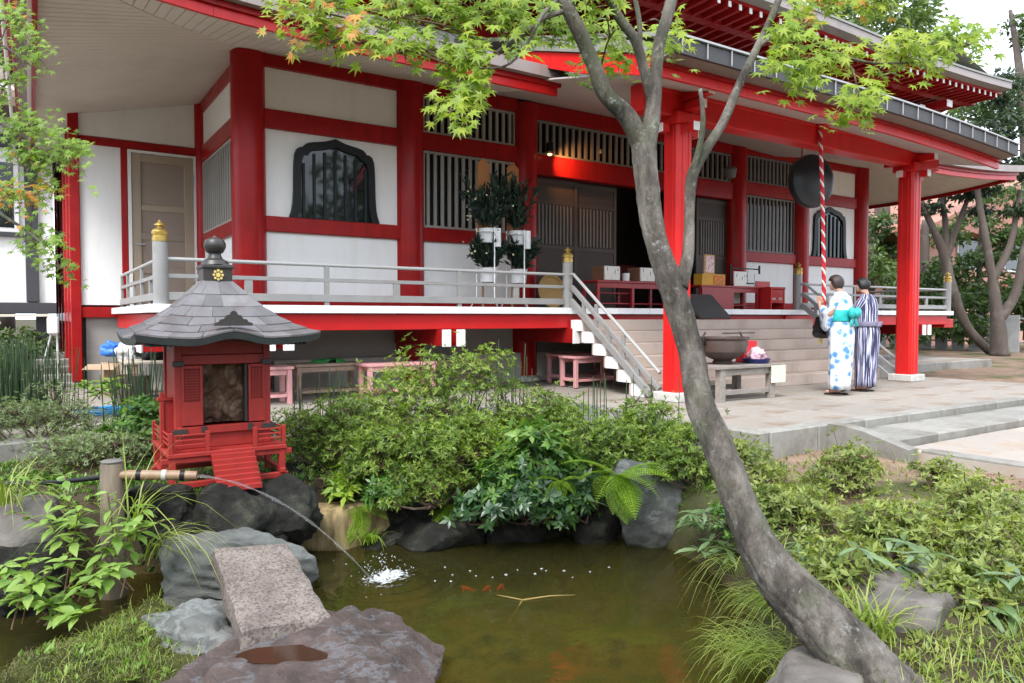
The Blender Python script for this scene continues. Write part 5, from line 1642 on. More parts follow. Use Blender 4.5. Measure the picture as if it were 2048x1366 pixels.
# gong and bell rope
gong = thing('hanging_gong', 'big dark round gong hanging under the porch behind the rope', 'gong', (10.42, 7.25, 3.19))
MB().lathe([(.0, -.13), (.20, -.125), (.34, -.10), (.41, -.06), (.425, 0), (.41, .06), (.34, .10), (.20, .125), (0, .13)], (0, 0, 0), 40).build('disc', M('blackened bronze', (.020, .024, .028), .38, .15), None, auto=30)
gd = bpy.data.objects['disc']; gd.parent = gong; gd.rotation_euler = (PI / 2, 0, rad(-12)); gd.location = (0, 0, 0)
for dx in (-.25, .25): MB().tube([(10.42 + dx, 7.25, 3.5), (10.42 + dx * .9, 7.25, 4.0)], .012, 6).build('chain', M('rust red chain', (.22, .05, .03), .6), gong)
rope = thing('bell_rope', 'thick red and white twisted bell rope hanging beside the woman', 'rope', (9.35, 6.2, .8))
rt_, rb_ = at(1640, 252, Y=6.36), at(1648, 628, Y=6.15)
m_rred, m_rwhite = M('rope red', (.55, .02, .035), .8, .1, 30, .2), M('rope white', (.74, .72, .68), .8, .06, 30, .2)
for s_ in range(3):
    pts = []
    for k in range(261):
        t_ = k / 260; a = t_ * 2 * PI * 15 + s_ * 2 * PI / 3
        p = rt_.lerp(rb_, t_) + Vector((.02 * math.sin(t_ * PI), 0, 0))
        pts.append(p + Vector((.015 * math.cos(a), .015 * math.sin(a), 0)))
    MB().tube(pts, .015, 7).build('strand', m_rwhite if s_ == 0 else m_rred, rope, True)
MB().lathe([(.028, 0), (.028, .16)], rt_ - Vector((0, 0, .16)), 12).build('sleeve', m_rred, rope, auto=30)
bx_ = rb_ + Vector((0, 0, -.0))
P6 = [(.105 * math.cos(k * PI / 3), .105 * math.sin(k * PI / 3)) for k in range(6)]
bo = MB().prism(P6, lambda u, v, q: (u, v, q), -.125, .125).build('hexagonal_box', m_black, None)
bo.parent = rope; bo.location = at(1643, 655, Y=6.15) - rope.location; bo.rotation_euler = (rad(6), rad(24), .4)
tm = MB()
bt = at(1641, 672, Y=6.15)
for k in range(14):
    a = k * 2 * PI / 14
    tm.tube([bt + Vector((.01 * math.cos(a), .01 * math.sin(a), -.03)), bt + Vector((.022 * math.cos(a), .022 * math.sin(a), -.11))], .006, 4)
tm.build('tassel', M('straw tassel', (.55, .42, .14), .8), rope, normals=False)

# incense burner on its table
it = thing('incense_table', 'weathered grey wooden table in front of the stairs', 'table', (7.45, 6.35, 0))
m_gw = M('grey weathered plank', (.24, .21, .185), .8, .2, 6, .2, 50, stretch=(1, 4, 4), rnd=.1)
for k in range(3): pbox(it, 'top_plank', m_gw, 6.88, 6.02 + k * .22, .40, 8.06, 6.235 + k * .22, .44, .005)
for x_ in (7.0, 7.94):
    for y_ in (6.08, 6.62): pbox(it, 'leg', m_gw, x_ - .045, y_ - .045, 0, x_ + .045, y_ + .045, .398, .005)
pbox(it, 'stretcher', m_gw, 7.05, 6.06, .08, 7.89, 6.10, .14, .004); pbox(it, 'stretcher', m_gw, 7.05, 6.60, .08, 7.89, 6.64, .14, .004)
pbox(it, 'apron', m_gw, 7.05, 6.05, .32, 7.89, 6.075, .398, .004)
ib = thing('incense_burner', 'dark bronze round incense burner on the grey table', 'incense burner', (7.42, 6.38, .44))
MB().lathe([(.12, .0), (.13, .03), (.11, .05), (.20, .09), (.29, .16), (.31, .24), (.305, .30), (.33, .325), (.33, .345), (.29, .345), (.27, .28), (.0, .27)], (7.36, 6.36, .441), 36).build('bowl', M('brown bronze', (.075, .052, .045), .4, .25, 6, .05), ib, auto=30)
for s_ in (-1, 1): MB().tube([(7.36 + s_ * .32, 6.36, .70), (7.36 + s_ * .37, 6.36, .78), (7.36 + s_ * .32, 6.36, .84)], .014, 8).build('handle', m_bronze, ib, True)
pbox(ib, 'ash_rail', m_bronze, 7.06, 6.10, .83, 7.66, 6.115, .845, .003)
tr_ = thing('blue_tray', 'shallow dark blue tray at the right end of the grey table', 'tray', (7.84, 6.28, .44))
MB().lathe([(.0, 0), (.15, .0), (.18, .06), (.165, .06), (.14, .012), (0, .012)], (7.86, 6.24, .441), 24).build('tray', M('navy plastic', (.012, .018, .11), .35), tr_, auto=35)
lump('bag', 'pink and white patterned plastic bag in the blue tray', 'bag', (7.86, 6.24, .46), (.13, .11, .10), M('pink plastic bag', (.70, .42, .50), .35, .35, 12), 12)
rb2 = thing('red_box', 'bright red box standing behind the pink bag', 'box', (7.98, 6.5, .44))
pbox(rb2, 'box', M('bright red card', (.62, .02, .03), .5), 7.84, 6.42, .441, 8.10, 6.56, .72, .004)
sgn = thing('paper_sign', 'pale green paper sign with a faint scribble hanging off the table corner', 'sign', (8.02, 5.98, .38))
m_sgn, n, l, b, o = nodes_of('green scribble sheet')
t = tex(n, l, 'noise', 14, 2); r = ramp(n, [(.47, (.66, .70, .56)), (.50, (.36, .52, .28)), (.53, (.66, .70, .56))]); l.new(t.outputs[0], r.inputs[0]); l.new(r.outputs[0], b.inputs['Base Color'])
so_ = pbox(sgn, 'sheet', m_sgn, 7.86, 6.0, .20, 8.14, 6.008, .42, .001)

# left background: neighbour house, gutter box
nb = thing('neighbour_house', 'white house with dark timber frame at the left edge', 'house', (-4, 17, 0))
m_tim = M('dark timber', (.045, .045, .052), .6, .1)
YN = 16.0
MB().box(-9, YN, 1.3, .40, 24, 5.2).build('wall', m_white, nb)
pbox(nb, 'ground_beam', m_tim, -9, YN - .08, 1.10, .42, YN + .1, 1.30, .01)
pbox(nb, 'eave_beam', m_tim, -9, YN - .10, 4.05, .42, YN - .004, 4.28, .01)
for x_ in (.06, -2.2, -4.6, -7): pbox(nb, 'post', m_tim, x_ - .10, YN - .09, 1.31, x_ + .10, YN - .003, 4.04, .01)
for x0, x1 in ((-2.0, -.12), (-4.4, -2.4)):
    wf = pbox(nb, 'window', m_white2, x0, YN - .06, 2.55, x1, YN - .003, 3.85, .006)
    for q in range(2):
        xm = x0 + .06 + q * (x1 - x0 - .12) / 2
        pbox(wf, 'pane', m_glass, xm + .02, YN - .068, 2.63, xm + (x1 - x0 - .12) / 2 - .02, YN - .061, 3.78, 0)
    pbox(wf, 'sill', m_tim, x0 - .06, YN - .12, 2.47, x1 + .06, YN - .004, 2.545, .006)
MB().prism([(15.1, 4.75), (20, 6.6), (25, 4.75), (25, 4.6), (15.1, 4.6)], lambda u, v, q: (q, u, v), -9.5, .40).build('roof', M('brown roof tile', (.19, .14, .12), .7, .2, 8), nb)
for x_ in (-6, -3, .2):
    pbox(nb, 'stilt', m_tim, x_ - .1, YN + .2, -.1, x_ + .1, YN + .4, 1.1, .01)
gb = thing('gutter_box', 'white rain box on a slanting strut beside the left wing', 'rain box', (.27, 12.0, 0))
pbox(gb, 'box', m_white2, .20, 12.0, .80, .34, 12.14, 1.04, .02)
pbar(gb, 'strut', m_steel, (.06, 11.9, .02), (.25, 12.05, .80), .025, .025); pbar(gb, 'post', m_white2, (.32, 12.16, 0), (.32, 12.16, .80), .025, .025)
pbar(gb, 'trough', M('pale beige trough', (.52, .48, .40), .6), (-3.2, 12.6, 1.04), (.28, 12.1, 1.06), .035, .035)
pbar(gb, 'chute', M('grey board', (.42, .41, .38), .7), (-3.0, 11.6, .62), (-.35, 12.1, .96), .35, .03)
# right background house, garden wall
rh = thing('terracotta_house', 'pink-brown house behind the trees at the right edge', 'house', (33, 17, 0))
m_ter = M('terracotta wall', (.50, .27, .20), .8, .08)
MB().box(29, 15, -.1, 44, 24, 4.6).build('wall', m_ter, rh)
MB().prism([(27.8, 4.5), (36.5, 7.2), (45.2, 4.5), (45.2, 4.3), (27.8, 4.3)], lambda u, v, q: (u, q, v), 14.2, 24.8).build('roof', M('red brown roof', (.36, .16, .11), .7, .15), rh)
for y_ in (17, 20.5):
    wf = pbox(rh, 'window', m_white2, 28.93, y_, 3.0, 28.995, y_ + 1.6, 4.4, .01); pbox(wf, 'pane', m_glass, 28.915, y_ + .08, 3.08, 28.929, y_ + 1.52, 4.32, 0)
for x_ in (31, 35):
    wf = pbox(rh, 'window', m_white2, x_, 14.93, 3.0, x_ + 1.8, 14.995, 4.4, .01); pbox(wf, 'pane', m_glass, x_ + .08, 14.915, 3.08, x_ + 1.72, 14.929, 4.32, 0)
pbox(rh, 'string_course', M('brick red band', (.40, .10, .07), .7), 28.95, 14.95, 2.0, 44, 15.0, 2.5, .01)
fn = thing('boundary_fence', 'low grey metal fence behind the trees on the right', 'fence', (26, 12, 0))
for k in range(26):
    x_ = 25.6 + k * .02; y_ = 2 + k * .55
    pbox(fn, 'picket', M('grey fence', (.35, .36, .36), .5), x_ - .02, y_ - .2, -.1, x_ + .02, y_ + .2, 1.1, .004)
for z_ in (.25, 1.0): pbar(fn, 'rail', MATS['grey fence'], (25.65, 1.8, z_), (26.17, 16, z_), .04, .05)

# ================================================================== PEOPLE
m_skin = M('skin', (.50, .29, .21), .5, .06, 5)
def person(label, base, rotz, H, look, robe_mat, sash_mat, hair_mat, woman):
    p_ = thing('person', label, 'person', base)
    s = H / 1.62
    # body: one skinned figure standing with hands joined before the chest
    J = {}
    def add(n_, x, y, z, r): J[n_] = (len(J), x * s, y * s, z * s, r * s)
    add('pelvis', 0, 0, .86, .095); add('waist', 0, .0, 1.0, .085); add('chest', 0, .01, 1.17, .10); add('neckb', 0, .01, 1.33, .055); add('neck', 0, .03, 1.39, .045)
    add('skull', 0, .045, 1.49, .078); add('crown', 0, .035, 1.56, .062); add('face', 0, .085, 1.475, .050); add('nose', 0, .135, 1.478, .012); add('chin', 0, .09, 1.43, .030)
    E_ = [('pelvis', 'waist'), ('waist', 'chest'), ('chest', 'neckb'), ('neckb', 'neck'), ('neck', 'skull'), ('skull', 'crown'), ('skull', 'face'), ('face', 'nose'), ('face', 'chin')]
    for sd_, nm in ((-1, 'l'), (1, 'r')):
        add('sh' + nm, sd_ * .165, 0, 1.30, .055); add('el' + nm, sd_ * .205, .06, 1.06, .040); add('wr' + nm, sd_ * .045, .27, 1.18, .025)
        add('pa' + nm, sd_ * .016, .295, 1.235, .020)
        E_ += [('chest', 'sh' + nm), ('sh' + nm, 'el' + nm), ('el' + nm, 'wr' + nm), ('wr' + nm, 'pa' + nm)]
        for q, (fy, L) in enumerate(((-.026, .058), (-.009, .070), (.009, .076), (.026, .068))):
            add('fa%d' % q + nm, sd_ * .012, .30 + fy * 1.1, 1.265, .0085); add('fb%d' % q + nm, sd_ * .009, .305 + fy * 1.15, 1.265 + L, .0065)
            E_ += [('pa' + nm, 'fa%d' % q + nm), ('fa%d' % q + nm, 'fb%d' % q + nm)]
        add('ta' + nm, sd_ * .02, .262, 1.235, .009); add('tb' + nm, sd_ * .014, .248, 1.27, .008)
        E_ += [('pa' + nm, 'ta' + nm), ('ta' + nm, 'tb' + nm)]
        add('hi' + nm, sd_ * .085, 0, .80, .085); add('kn' + nm, sd_ * .085, .02, .46, .055); add('an' + nm, sd_ * .085, -.01, .085, .036)
        add('he' + nm, sd_ * .085, -.045, .045, .030); add('ba' + nm, sd_ * .088, .10, .042, .030); add('to' + nm, sd_ * .09, .16, .036, .022)
        E_ += [('pelvis', 'hi' + nm), ('hi' + nm, 'kn' + nm), ('kn' + nm, 'an' + nm), ('an' + nm, 'he' + nm), ('an' + nm, 'ba' + nm), ('ba' + nm, 'to' + nm)]
    # bow the head
    for k in ('skull', 'crown', 'face', 'nose', 'chin'):
        i, x, y, z, r_ = J[k]; dz = z - 1.40 * s; dy = y - .03 * s
        a = look[0]
        y2 = .03 * s + dy * math.cos(a) + dz * math.sin(a); z2 = 1.40 * s - dy * math.sin(a) + dz * math.cos(a)
        b2 = look[1]
        J[k] = (i, x * math.cos(b2) - y2 * math.sin(b2), x * math.sin(b2) + y2 * math.cos(b2), z2, r_)
    me = bpy.data.meshes.new('body')
    me.from_pydata([v[1:4] for v in J.values()], [(J[a][0], J[b_][0]) for a, b_ in E_], [])
    me.materials.append(m_skin)
    bo_ = link('body', me, p_)
    sk = bo_.modifiers.new('skin', 'SKIN')
    for v in J.values():
        me.skin_vertices[0].data[v[0]].radius = (v[4], v[4])
        me.skin_vertices[0].data[v[0]].use_root = (v[0] == 0)
    sk.use_smooth_shade = True
    sub_ = bo_.modifiers.new('sub', 'SUBSURF'); sub_.levels = 1; sub_.render_levels = 2
    def loft(name, rings, mat, n_=36, fold=.0, parent=p_):
        V, F_, UVs = [], [], []
        for ri, (cx, cy, z, rx, ry) in enumerate(rings):
            for k in range(n_ + 1):
                a = 2 * PI * k / n_
                f = 1 + fold * (math.sin(a * 7 + ri * .5) * .5 + math.sin(a * 11 + 2) * .5) * max(0, (1.25 - z / s)) if fold else 1
                V.append((cx * s + rx * s * f * math.cos(a), cy * s + ry * s * f * math.sin(a), z * s if z > .1 else z * s)); UVs.append((k / n_, z))
        for ri in range(len(rings) - 1):
            for k in range(n_):
                a = ri * (n_ + 1) + k; F_.append((a, a + 1, a + n_ + 2, a + n_ + 1))
        m2 = bpy.data.meshes.new(name); m2.from_pydata(V, [], F_); m2.materials.append(mat)
        uv = m2.uv_layers.new(name='UVMap')
        for lp in m2.loops: uv.data[lp.index].uv = UVs[lp.vertex_index]
        m2.polygons.foreach_set('use_smooth', np.ones(len(m2.polygons), dtype=bool))
        ob = link(name, m2, parent)
        so = ob.modifiers.new('cloth', 'SOLIDIFY'); so.thickness = .006; so.offset = -1
        return ob
    wv = .155 if woman else .165
    robe = loft('yukata', [(0, 0.01, .075, .165, .135), (0, .01, .16, .166, .137), (0, .005, .32, .172, .142), (0, 0, .5, .178, .148), (0, -.005, .7, .185, .155), (0, -.008, .86, .186, .155), (0, 0, .98, wv + .012, .132), (0, 0, 1.08, wv + .012, .128), (0, .0, 1.18, .178, .130), (0, 0, 1.26, .188, .118), (0, 0, 1.315, .165, .100), (0, .008, 1.35, .105, .082), (0, .02, 1.385, .068, .066)], robe_mat, 72, .06)
    for sd_, nm in ((-1, 'l'), (1, 'r')):               # wide sleeves hanging from the bent arms
        sh, el, wr = (Vector(J[q + nm][1:4]) for q in ('sh', 'el', 'wr'))
        pts = [sh + Vector((-sd_ * .04, 0, 0)) * s, sh.lerp(el, .5) + Vector((sd_ * .012, 0, 0)), el, el.lerp(wr, .45), el.lerp(wr, .80)]
        tops = [.06, .075, .075, .065, .06]; drops = [.08, .13, .20, .28, .27]; th = [.07, .078, .070, .058, .05]
        V, F_, UVs = [], [], []
        n_ = 20
        for q, (c_, a1, a2, t1) in enumerate(zip(pts, tops, drops, th)):
            tn = (pts[min(q + 1, 4)] - pts[max(q - 1, 0)]).normalized()
            side = -tn.cross(Vector((0, 0, 1)))
            if q < 2: side = Vector((0, 1, 0)) * sd_
            side.normalize()
            upv = tn.cross(side).normalized() if q >= 2 else Vector((sd_ * .9, 0, .45)).normalized()
            if upv.z < 0: upv = -upv
            for k in range(n_):
                a = 2 * PI * k / n_
                v_ = math.sin(a); h_ = a1 if v_ > 0 else a2
                dn = upv if v_ > 0 or q < 2 else Vector((0, 0, 1))
                V.append(c_ + side * (t1 * s * math.cos(a) * (1 if v_ > -.2 else .75)) + dn * (h_ * s * v_)); UVs.append((k / n_ * .5, q * .2))
        for q in range(4):
            for k in range(n_):
                a = q * n_ + k; b2 = q * n_ + (k + 1) % n_; F_.append((a, b2, b2 + n_, a + n_))
        m2 = bpy.data.meshes.new('sleeve'); m2.from_pydata(V, [], F_); m2.materials.append(robe_mat)
        uv = m2.uv_layers.new(name='UVMap')
        for lp in m2.loops: uv.data[lp.index].uv = UVs[lp.vertex_index]
        m2.polygons.foreach_set('use_smooth', np.ones(len(m2.polygons), dtype=bool))
        so = link('sleeve', m2, p_); sm = so.modifiers.new('sub', 'SUBSURF'); sm.levels = 1; sm.render_levels = 1
        so2 = so.modifiers.new('cloth', 'SOLIDIFY'); so2.thickness = .005; so2.offset = -1
    if woman:
        loft('obi', [(0, 0, .985, wv + .018, .138), (0, 0, 1.0, wv + .024, .143), (0, 0, 1.06, wv + .026, .142), (0, 0, 1.125, wv + .027, .142), (0, 0, 1.14, wv + .021, .137)], sash_mat)
        bow = MB()
        for sd_ in (-1, 1):
            R = []
            for t_, h_, d_ in ((0, .03, .02), (.25, .055, .045), (.6, .075, .055), (.9, .062, .035), (1, .04, .008)):
                R.append([(sd_ * t_ * .135 * s, (-.165 - d_ * math.cos(a) - .02 * t_) * s, (1.095 + .012 * t_ + h_ * math.sin(a)) * s) for a in np.linspace(0, 2 * PI, 14, endpoint=False)])
            bow.rings(R)
            R = []
            for t_, w_ in ((0, .03), (.5, .045), (1, .05)):
                R.append([(sd_ * (.03 + .05 * t_) * s + w_ * s * math.cos(a), (-.165 - .01 * math.sin(a)) * s - .012 * s * t_, (1.07 - .15 * t_) * s + .004 * math.sin(a)) for a in np.linspace(0, 2 * PI, 10, endpoint=False)])
            bow.rings(R)
        bow.rings([[(.035 * s * math.cos(a), (-.19 + .03 * math.sin(a)) * s, z_ * s) for a in np.linspace(0, 2 * PI, 12, endpoint=False)] for z_ in (1.05, 1.09, 1.13)])
        bow.build('obi_bow', sash_mat, None, True)
        ob = bpy.data.objects['obi_bow']; ob.parent = p_
    else:
        loft('obi', [(0, -.002, .925, .196, .162), (0, -.002, .935, .20, .166), (0, -.002, .985, .192, .158), (0, -.002, .995, .187, .152)], sash_mat)
        kb = MB()
        kb.rings([[(.05 * s * math.cos(a) + .03 * t_, (-.175 + .028 * math.sin(a)) * s, (.945 + .05 * t_) * s) for a in np.linspace(0, 2 * PI, 12, endpoint=False)] for t_ in (-.5, 0, .5, 1)])
        o2 = kb.build('obi_knot', sash_mat, None, True); o2.parent = p_
    # hair: a cap over the skull, open at the face
    V, Fc = _ICO[4]
    ctr = Vector(J['skull'][1:4]); cw = Vector(J['crown'][1:4])
    up_ = (cw - ctr).normalized()
    fwd = (Vector(J['face'][1:4]) - ctr); fwd = (fwd - up_ * fwd.dot(up_)).normalized(); sd3 = fwd.cross(up_)
    P = []
    low = .115 if woman else .085
    for v in V:
        x_, y_, z_ = v
        rx, ry, rz = .090, .104, .108
        if z_ < 0: rz = low
        if y_ > .25 and z_ < .45: rx, ry, rz = .074, .062, .085       # cut back in front so the face stays clear
        jt_ = 1 + .05 * noise.noise(Vector((x_ * 3, y_ * 3, z_ * 2 + (7 if woman else 0)))) + .03 * noise.noise(Vector((x_ * 14, y_ * 14, z_ * 2)))
        P.append(ctr + (sd3 * (x_ * rx) + fwd * (y_ * ry - .012) + up_ * (z_ * rz + .03)) * s * jt_)
    link('hair', newmesh('hair', [tuple(p) for p in P], Fc, hair_mat, True), p_)
    for sd_ in (-1, 1):
        sh_ = MB()
        pl = [(.048 * math.cos(a), .125 * math.sin(a)) for a in np.linspace(0, 2 * PI, 20, endpoint=False)]
        sh_.prism(pl, lambda u, v, q: ((sd_ * .088 + u) * s, (.055 + v) * s, q), 0, .016)
        o2 = sh_.build('sandal', M('dark sandal', (.035, .022, .018), .7), None); o2.parent = p_
        st = MB().tube([((sd_ * .088 + .04) * s, .07 * s, .016), ((sd_ * .088 + .02) * s, .10 * s, .07 * s), ((sd_ * .09) * s, .135 * s, .05 * s), ((sd_ * .088 - .02) * s, .10 * s, .07 * s), ((sd_ * .088 - .04) * s, .07 * s, .016)], .007, 6).build('strap', MATS['dark sandal'], None, True)
        st.parent = o2
    p_.rotation_euler = (0, 0, rotz)
    return p_


m_flower, n, l, b, o = nodes_of('white cotton with blue flowers')
vo = tex(n, l, 'voronoi', 9.5); nz_ = tex(n, l, 'noise', 26, 3)
ad = n.new('ShaderNodeMath'); ad.operation = 'MULTIPLY_ADD'; ad.inputs[1].default_value = .42
l.new(nz_.outputs[0], ad.inputs[0]); l.new(vo.outputs['Distance'], ad.inputs[2])
r = ramp(n, [(.44, (.10, .26, .52)), (.56, (.24, .44, .66)), (.64, (.52, .64, .70)), (.72, (.66, .66, .69))])
l.new(ad.outputs[0], r.inputs[0])
g1 = tex(n, l, 'noise', 7, 2); rg_ = ramp(n, [(.60, (0, 0, 0)), (.72, (1, 1, 1))]); l.new(g1.outputs[0], rg_.inputs[0])
mx = n.new('ShaderNodeMix'); mx.data_type = 'RGBA'; l.new(rg_.outputs[0], mx.inputs[0]); l.new(r.outputs[0], mx.inputs[6]); mx.inputs[7].default_value = (.72, .72, .74, 1)
l.new(mx.outputs[2], b.inputs['Base Color']); b.inputs['Roughness'].default_value = .85
m_stripe, n, l, b, o = nodes_of('navy cotton with pale stripes')
uvn = n.new('ShaderNodeTexCoord'); sp_ = n.new('ShaderNodeSeparateXYZ'); l.new(uvn.outputs['UV'], sp_.inputs[0])
cmb = n.new('ShaderNodeCombineXYZ'); mu_ = n.new('ShaderNodeMath'); mu_.operation = 'MULTIPLY'; mu_.inputs[1].default_value = 30
l.new(sp_.outputs[0], mu_.inputs[0]); l.new(mu_.outputs[0], cmb.inputs[0])
mu2 = n.new('ShaderNodeMath'); mu2.operation = 'MULTIPLY'; mu2.inputs[1].default_value = 1.2; l.new(sp_.outputs[1], mu2.inputs[0]); l.new(mu2.outputs[0], cmb.inputs[1])
nt = n.new('ShaderNodeTexNoise'); nt.inputs['Scale'].default_value = 1.6; nt.inputs['Detail'].default_value = 3; l.new(cmb.outputs[0], nt.inputs['Vector'])
r = ramp(n, [(.44, (.028, .030, .075)), (.50, (.055, .06, .13)), (.54, (.42, .42, .58)), (.60, (.62, .62, .74))]); l.new(nt.outputs[0], r.inputs[0]); l.new(r.outputs[0], b.inputs['Base Color']); b.inputs['Roughness'].default_value = .85
m_hairb = M('dark brown hair', (.035, .022, .018), .5, .3, 30, .3, 60); m_hairk = M('black hair', (.012, .011, .012), .5, .3, 30, .3, 60)
person('person in a white yukata with blue flowers and a turquoise sash praying with joined hands', (9.02, 5.80, .003), rad(8), 1.60, (.38, .10), m_flower, M('turquoise sash', (.02, .42, .42), .45, .15, 14), m_hairb, True)
person('person in a navy striped yukata with short black hair standing on the right', (9.72, 5.86, .003), rad(4), 1.58, (.30, .22), m_stripe, M('grey sash', (.16, .15, .22), .7, .15, 20), m_hairk, False)

# ================================================================== PLANTS
ml_az = leafmat('azalea leaf', [(.045, .085, .014), (.115, .185, .028), (.20, .285, .042), (.31, .37, .065)], .38)
ml_az2 = leafmat('azalea leaf, right bank', [(.075, .110, .026), (.165, .215, .048), (.25, .295, .070), (.33, .35, .10)], .35)
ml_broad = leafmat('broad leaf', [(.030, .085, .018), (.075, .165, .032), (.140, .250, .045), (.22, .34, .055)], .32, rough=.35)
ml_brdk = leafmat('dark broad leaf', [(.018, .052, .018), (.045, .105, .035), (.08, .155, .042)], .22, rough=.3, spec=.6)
ml_fern = leafmat('fern leaf', [(.12, .23, .022), (.22, .35, .035), (.33, .43, .05)], .4)
ml_sasa = leafmat('bamboo grass leaf', [(.065, .120, .048), (.125, .195, .080), (.185, .255, .115)], .25, rough=.35, spec=.5)
ml_grass = leafmat('grass blade', [(.105, .165, .026), (.190, .265, .042), (.29, .35, .075), (.36, .35, .14)], .35)
ml_herb = leafmat('herb leaf', [(.11, .21, .038), (.19, .30, .058), (.26, .36, .085)], .35, rough=.4)
ml_rush = leafmat('rush stem', [(.018, .040, .016), (.035, .065, .024), (.060, .085, .035)], .0)
ml_pale = leafmat('pale fine leaf', [(.105, .150, .060), (.18, .235, .10), (.25, .30, .145)], .3)
ml_maple = leafmat('maple leaf', [(.13, .22, .018), (.21, .315, .028), (.29, .385, .038), (.37, .42, .05)], .52, (1.3, 1.35, .7), .45, 1.2)
ml_maple2 = leafmat('turning maple leaf', [(.42, .33, .03), (.50, .24, .03), (.48, .12, .03)], .45, (1.3, 1.2, .6))
ml_lmaple = leafmat('left maple leaf', [(.11, .20, .022), (.18, .29, .036), (.26, .37, .055)], .45, (1.4, 1.5, .6))  # slightly darker leaf colours for the left maple
ml_tree = leafmat('tree leaf', [(.030, .060, .020), (.065, .110, .035), (.110, .165, .055)], .30, nscale=.5)
ml_tree2 = leafmat('light tree leaf', [(.085, .140, .050), (.140, .205, .080), (.195, .26, .11)], .35, nscale=.5)
ml_pine = leafmat('dark needle clump', [(.018, .034, .018), (.040, .065, .034), (.075, .105, .058)], .15, nscale=.6)
m_bark = M('dark tree bark', (.085, .066, .055), .9, .3, 3, .5, 20, stretch=(1, 1, .3), dirt=(.16, .14, .12), dscale=2)
m_stem = M('woody stem', (.10, .065, .045), .85, .25, 8)
ml_moss = leafmat('moss fibre', [(.022, .026, .007), (.060, .070, .014), (.12, .125, .03), (.13, .10, .04)], .2, nscale=6)
LEAF4 = (LT, LF)


def rnd_dirs(rng, n, up=None):
    v = rng.normal(size=(n, 3)); return v / np.linalg.norm(v, axis=1, keepdims=True)


def bush(name, label, c, R, seed, nb=16, tips=900, leafL=.034, leafW=.32, mat=None, per=6, spread=(50, 80), flat=.8, cat='bush', group=None, stems=True, droop=0.0, kind=None):
    """woody bush: leaf whorls on twig tips spread over many small lobes"""
    rng = np.random.RandomState(seed)
    c = np.array(c, float); R = np.array(R, float)
    t_ = thing(name, label, cat, tuple(c), group, kind)
    B = []
    for k in range(nb):
        d_ = rnd_dirs(rng, 1)[0]; d_[2] = abs(d_[2]) * .95 + .05
        q = d_ * rng.uniform(.45, .88)
        B.append((c + q * R, rng.uniform(.26, .44) * min(R[0], R[1] * 1.2) * np.array([1, 1, flat])))
    B.append((c + np.array([0, 0, R[2] * .4]), R * np.array([.6, .6, .45])))
    ar = np.array([b_[1][0] for b_ in B]); ar = ar ** 1.6 / (ar ** 1.6).sum()
    P, A = [], []
    stm = MB()
    for (bc, br), w_ in zip(B, ar):
        m_ = max(6, int(tips * w_))
        d_ = rnd_dirs(rng, m_); d_[:, 2] = np.where(d_[:, 2] < -.35, -d_[:, 2], d_[:, 2])
        rr = rng.uniform(.62, 1.12, (m_, 1)) ** .7
        p = bc + d_ * br * rr
        p += np.array([noise.noise(Vector(q * 6)) for q in p])[:, None] * .05 * d_
        p += d_ * (rng.uniform(.04, .16, (m_, 1)) * (rng.rand(m_, 1) < .10))
        P.append(p); a = d_ * .8 + np.array([0, 0, .55 - droop]) + rng.normal(0, .25, (m_, 3)); A.append(a)
        if stems:
            b0 = Vector(c + np.array([rng.uniform(-.2, .2) * R[0], rng.uniform(-.2, .2) * R[1], -.05]))
            b1 = Vector(bc)
            stm.tube([b0, b0.lerp(b1, .5) + Vector(rng.normal(0, .03, 3)), b1], [.012, .009, .005], 5)
            for q in rng.choice(m_, min(m_, 10), replace=False): stm.tube([b1, b1.lerp(Vector(p[q]), .5) + Vector(rng.normal(0, .012, 3)), Vector(p[q])], [.004, .003, .002], 4)
    P = np.concatenate(P); A = np.concatenate(A); A /= np.linalg.norm(A, axis=1, keepdims=True)
    ok = P[:, 2] > np.maximum(ground_z(P[:, 0], P[:, 1]), WATER + .02) - .02
    P, A = P[ok], A[ok]
    n_ = len(P)
    ref = np.where(np.abs(A[:, 2:3]) < .9, [[0, 0, 1.]], [[1., 0, 0]])
    u = np.cross(A, ref); u /= np.linalg.norm(u, axis=1, keepdims=True); v = np.cross(A, u)
    al, no, pp_ = [], [], []
    ph = rng.uniform(0, 6.28, n_)
    for k in range(per):
        th = ph + k * 2 * PI / per + rng.normal(0, .2, n_)
        sp_ = np.radians(rng.uniform(spread[0], spread[1], n_))
        rad_ = u * np.cos(th)[:, None] + v * np.sin(th)[:, None]
        a = A * np.cos(sp_)[:, None] + rad_ * np.sin(sp_)[:, None]
        al.append(a); no.append(A + .2 * rng.normal(size=A.shape)); pp_.append(P)
    al, no, pp_ = np.concatenate(al), np.concatenate(no), np.concatenate(pp_)
    T = frames(al, no) * (np.array([leafW, 1, .7])[None, None, :] * leafL) * rng.uniform(.45, 1.3, (len(al), 1, 1))
    f_ = scatter('foliage', LT, LF, T, pp_, mat, t_)
    tag(f_, kind='stuff')
    if stems: stm.build('stem', m_stem, t_, normals=False)
    return t_


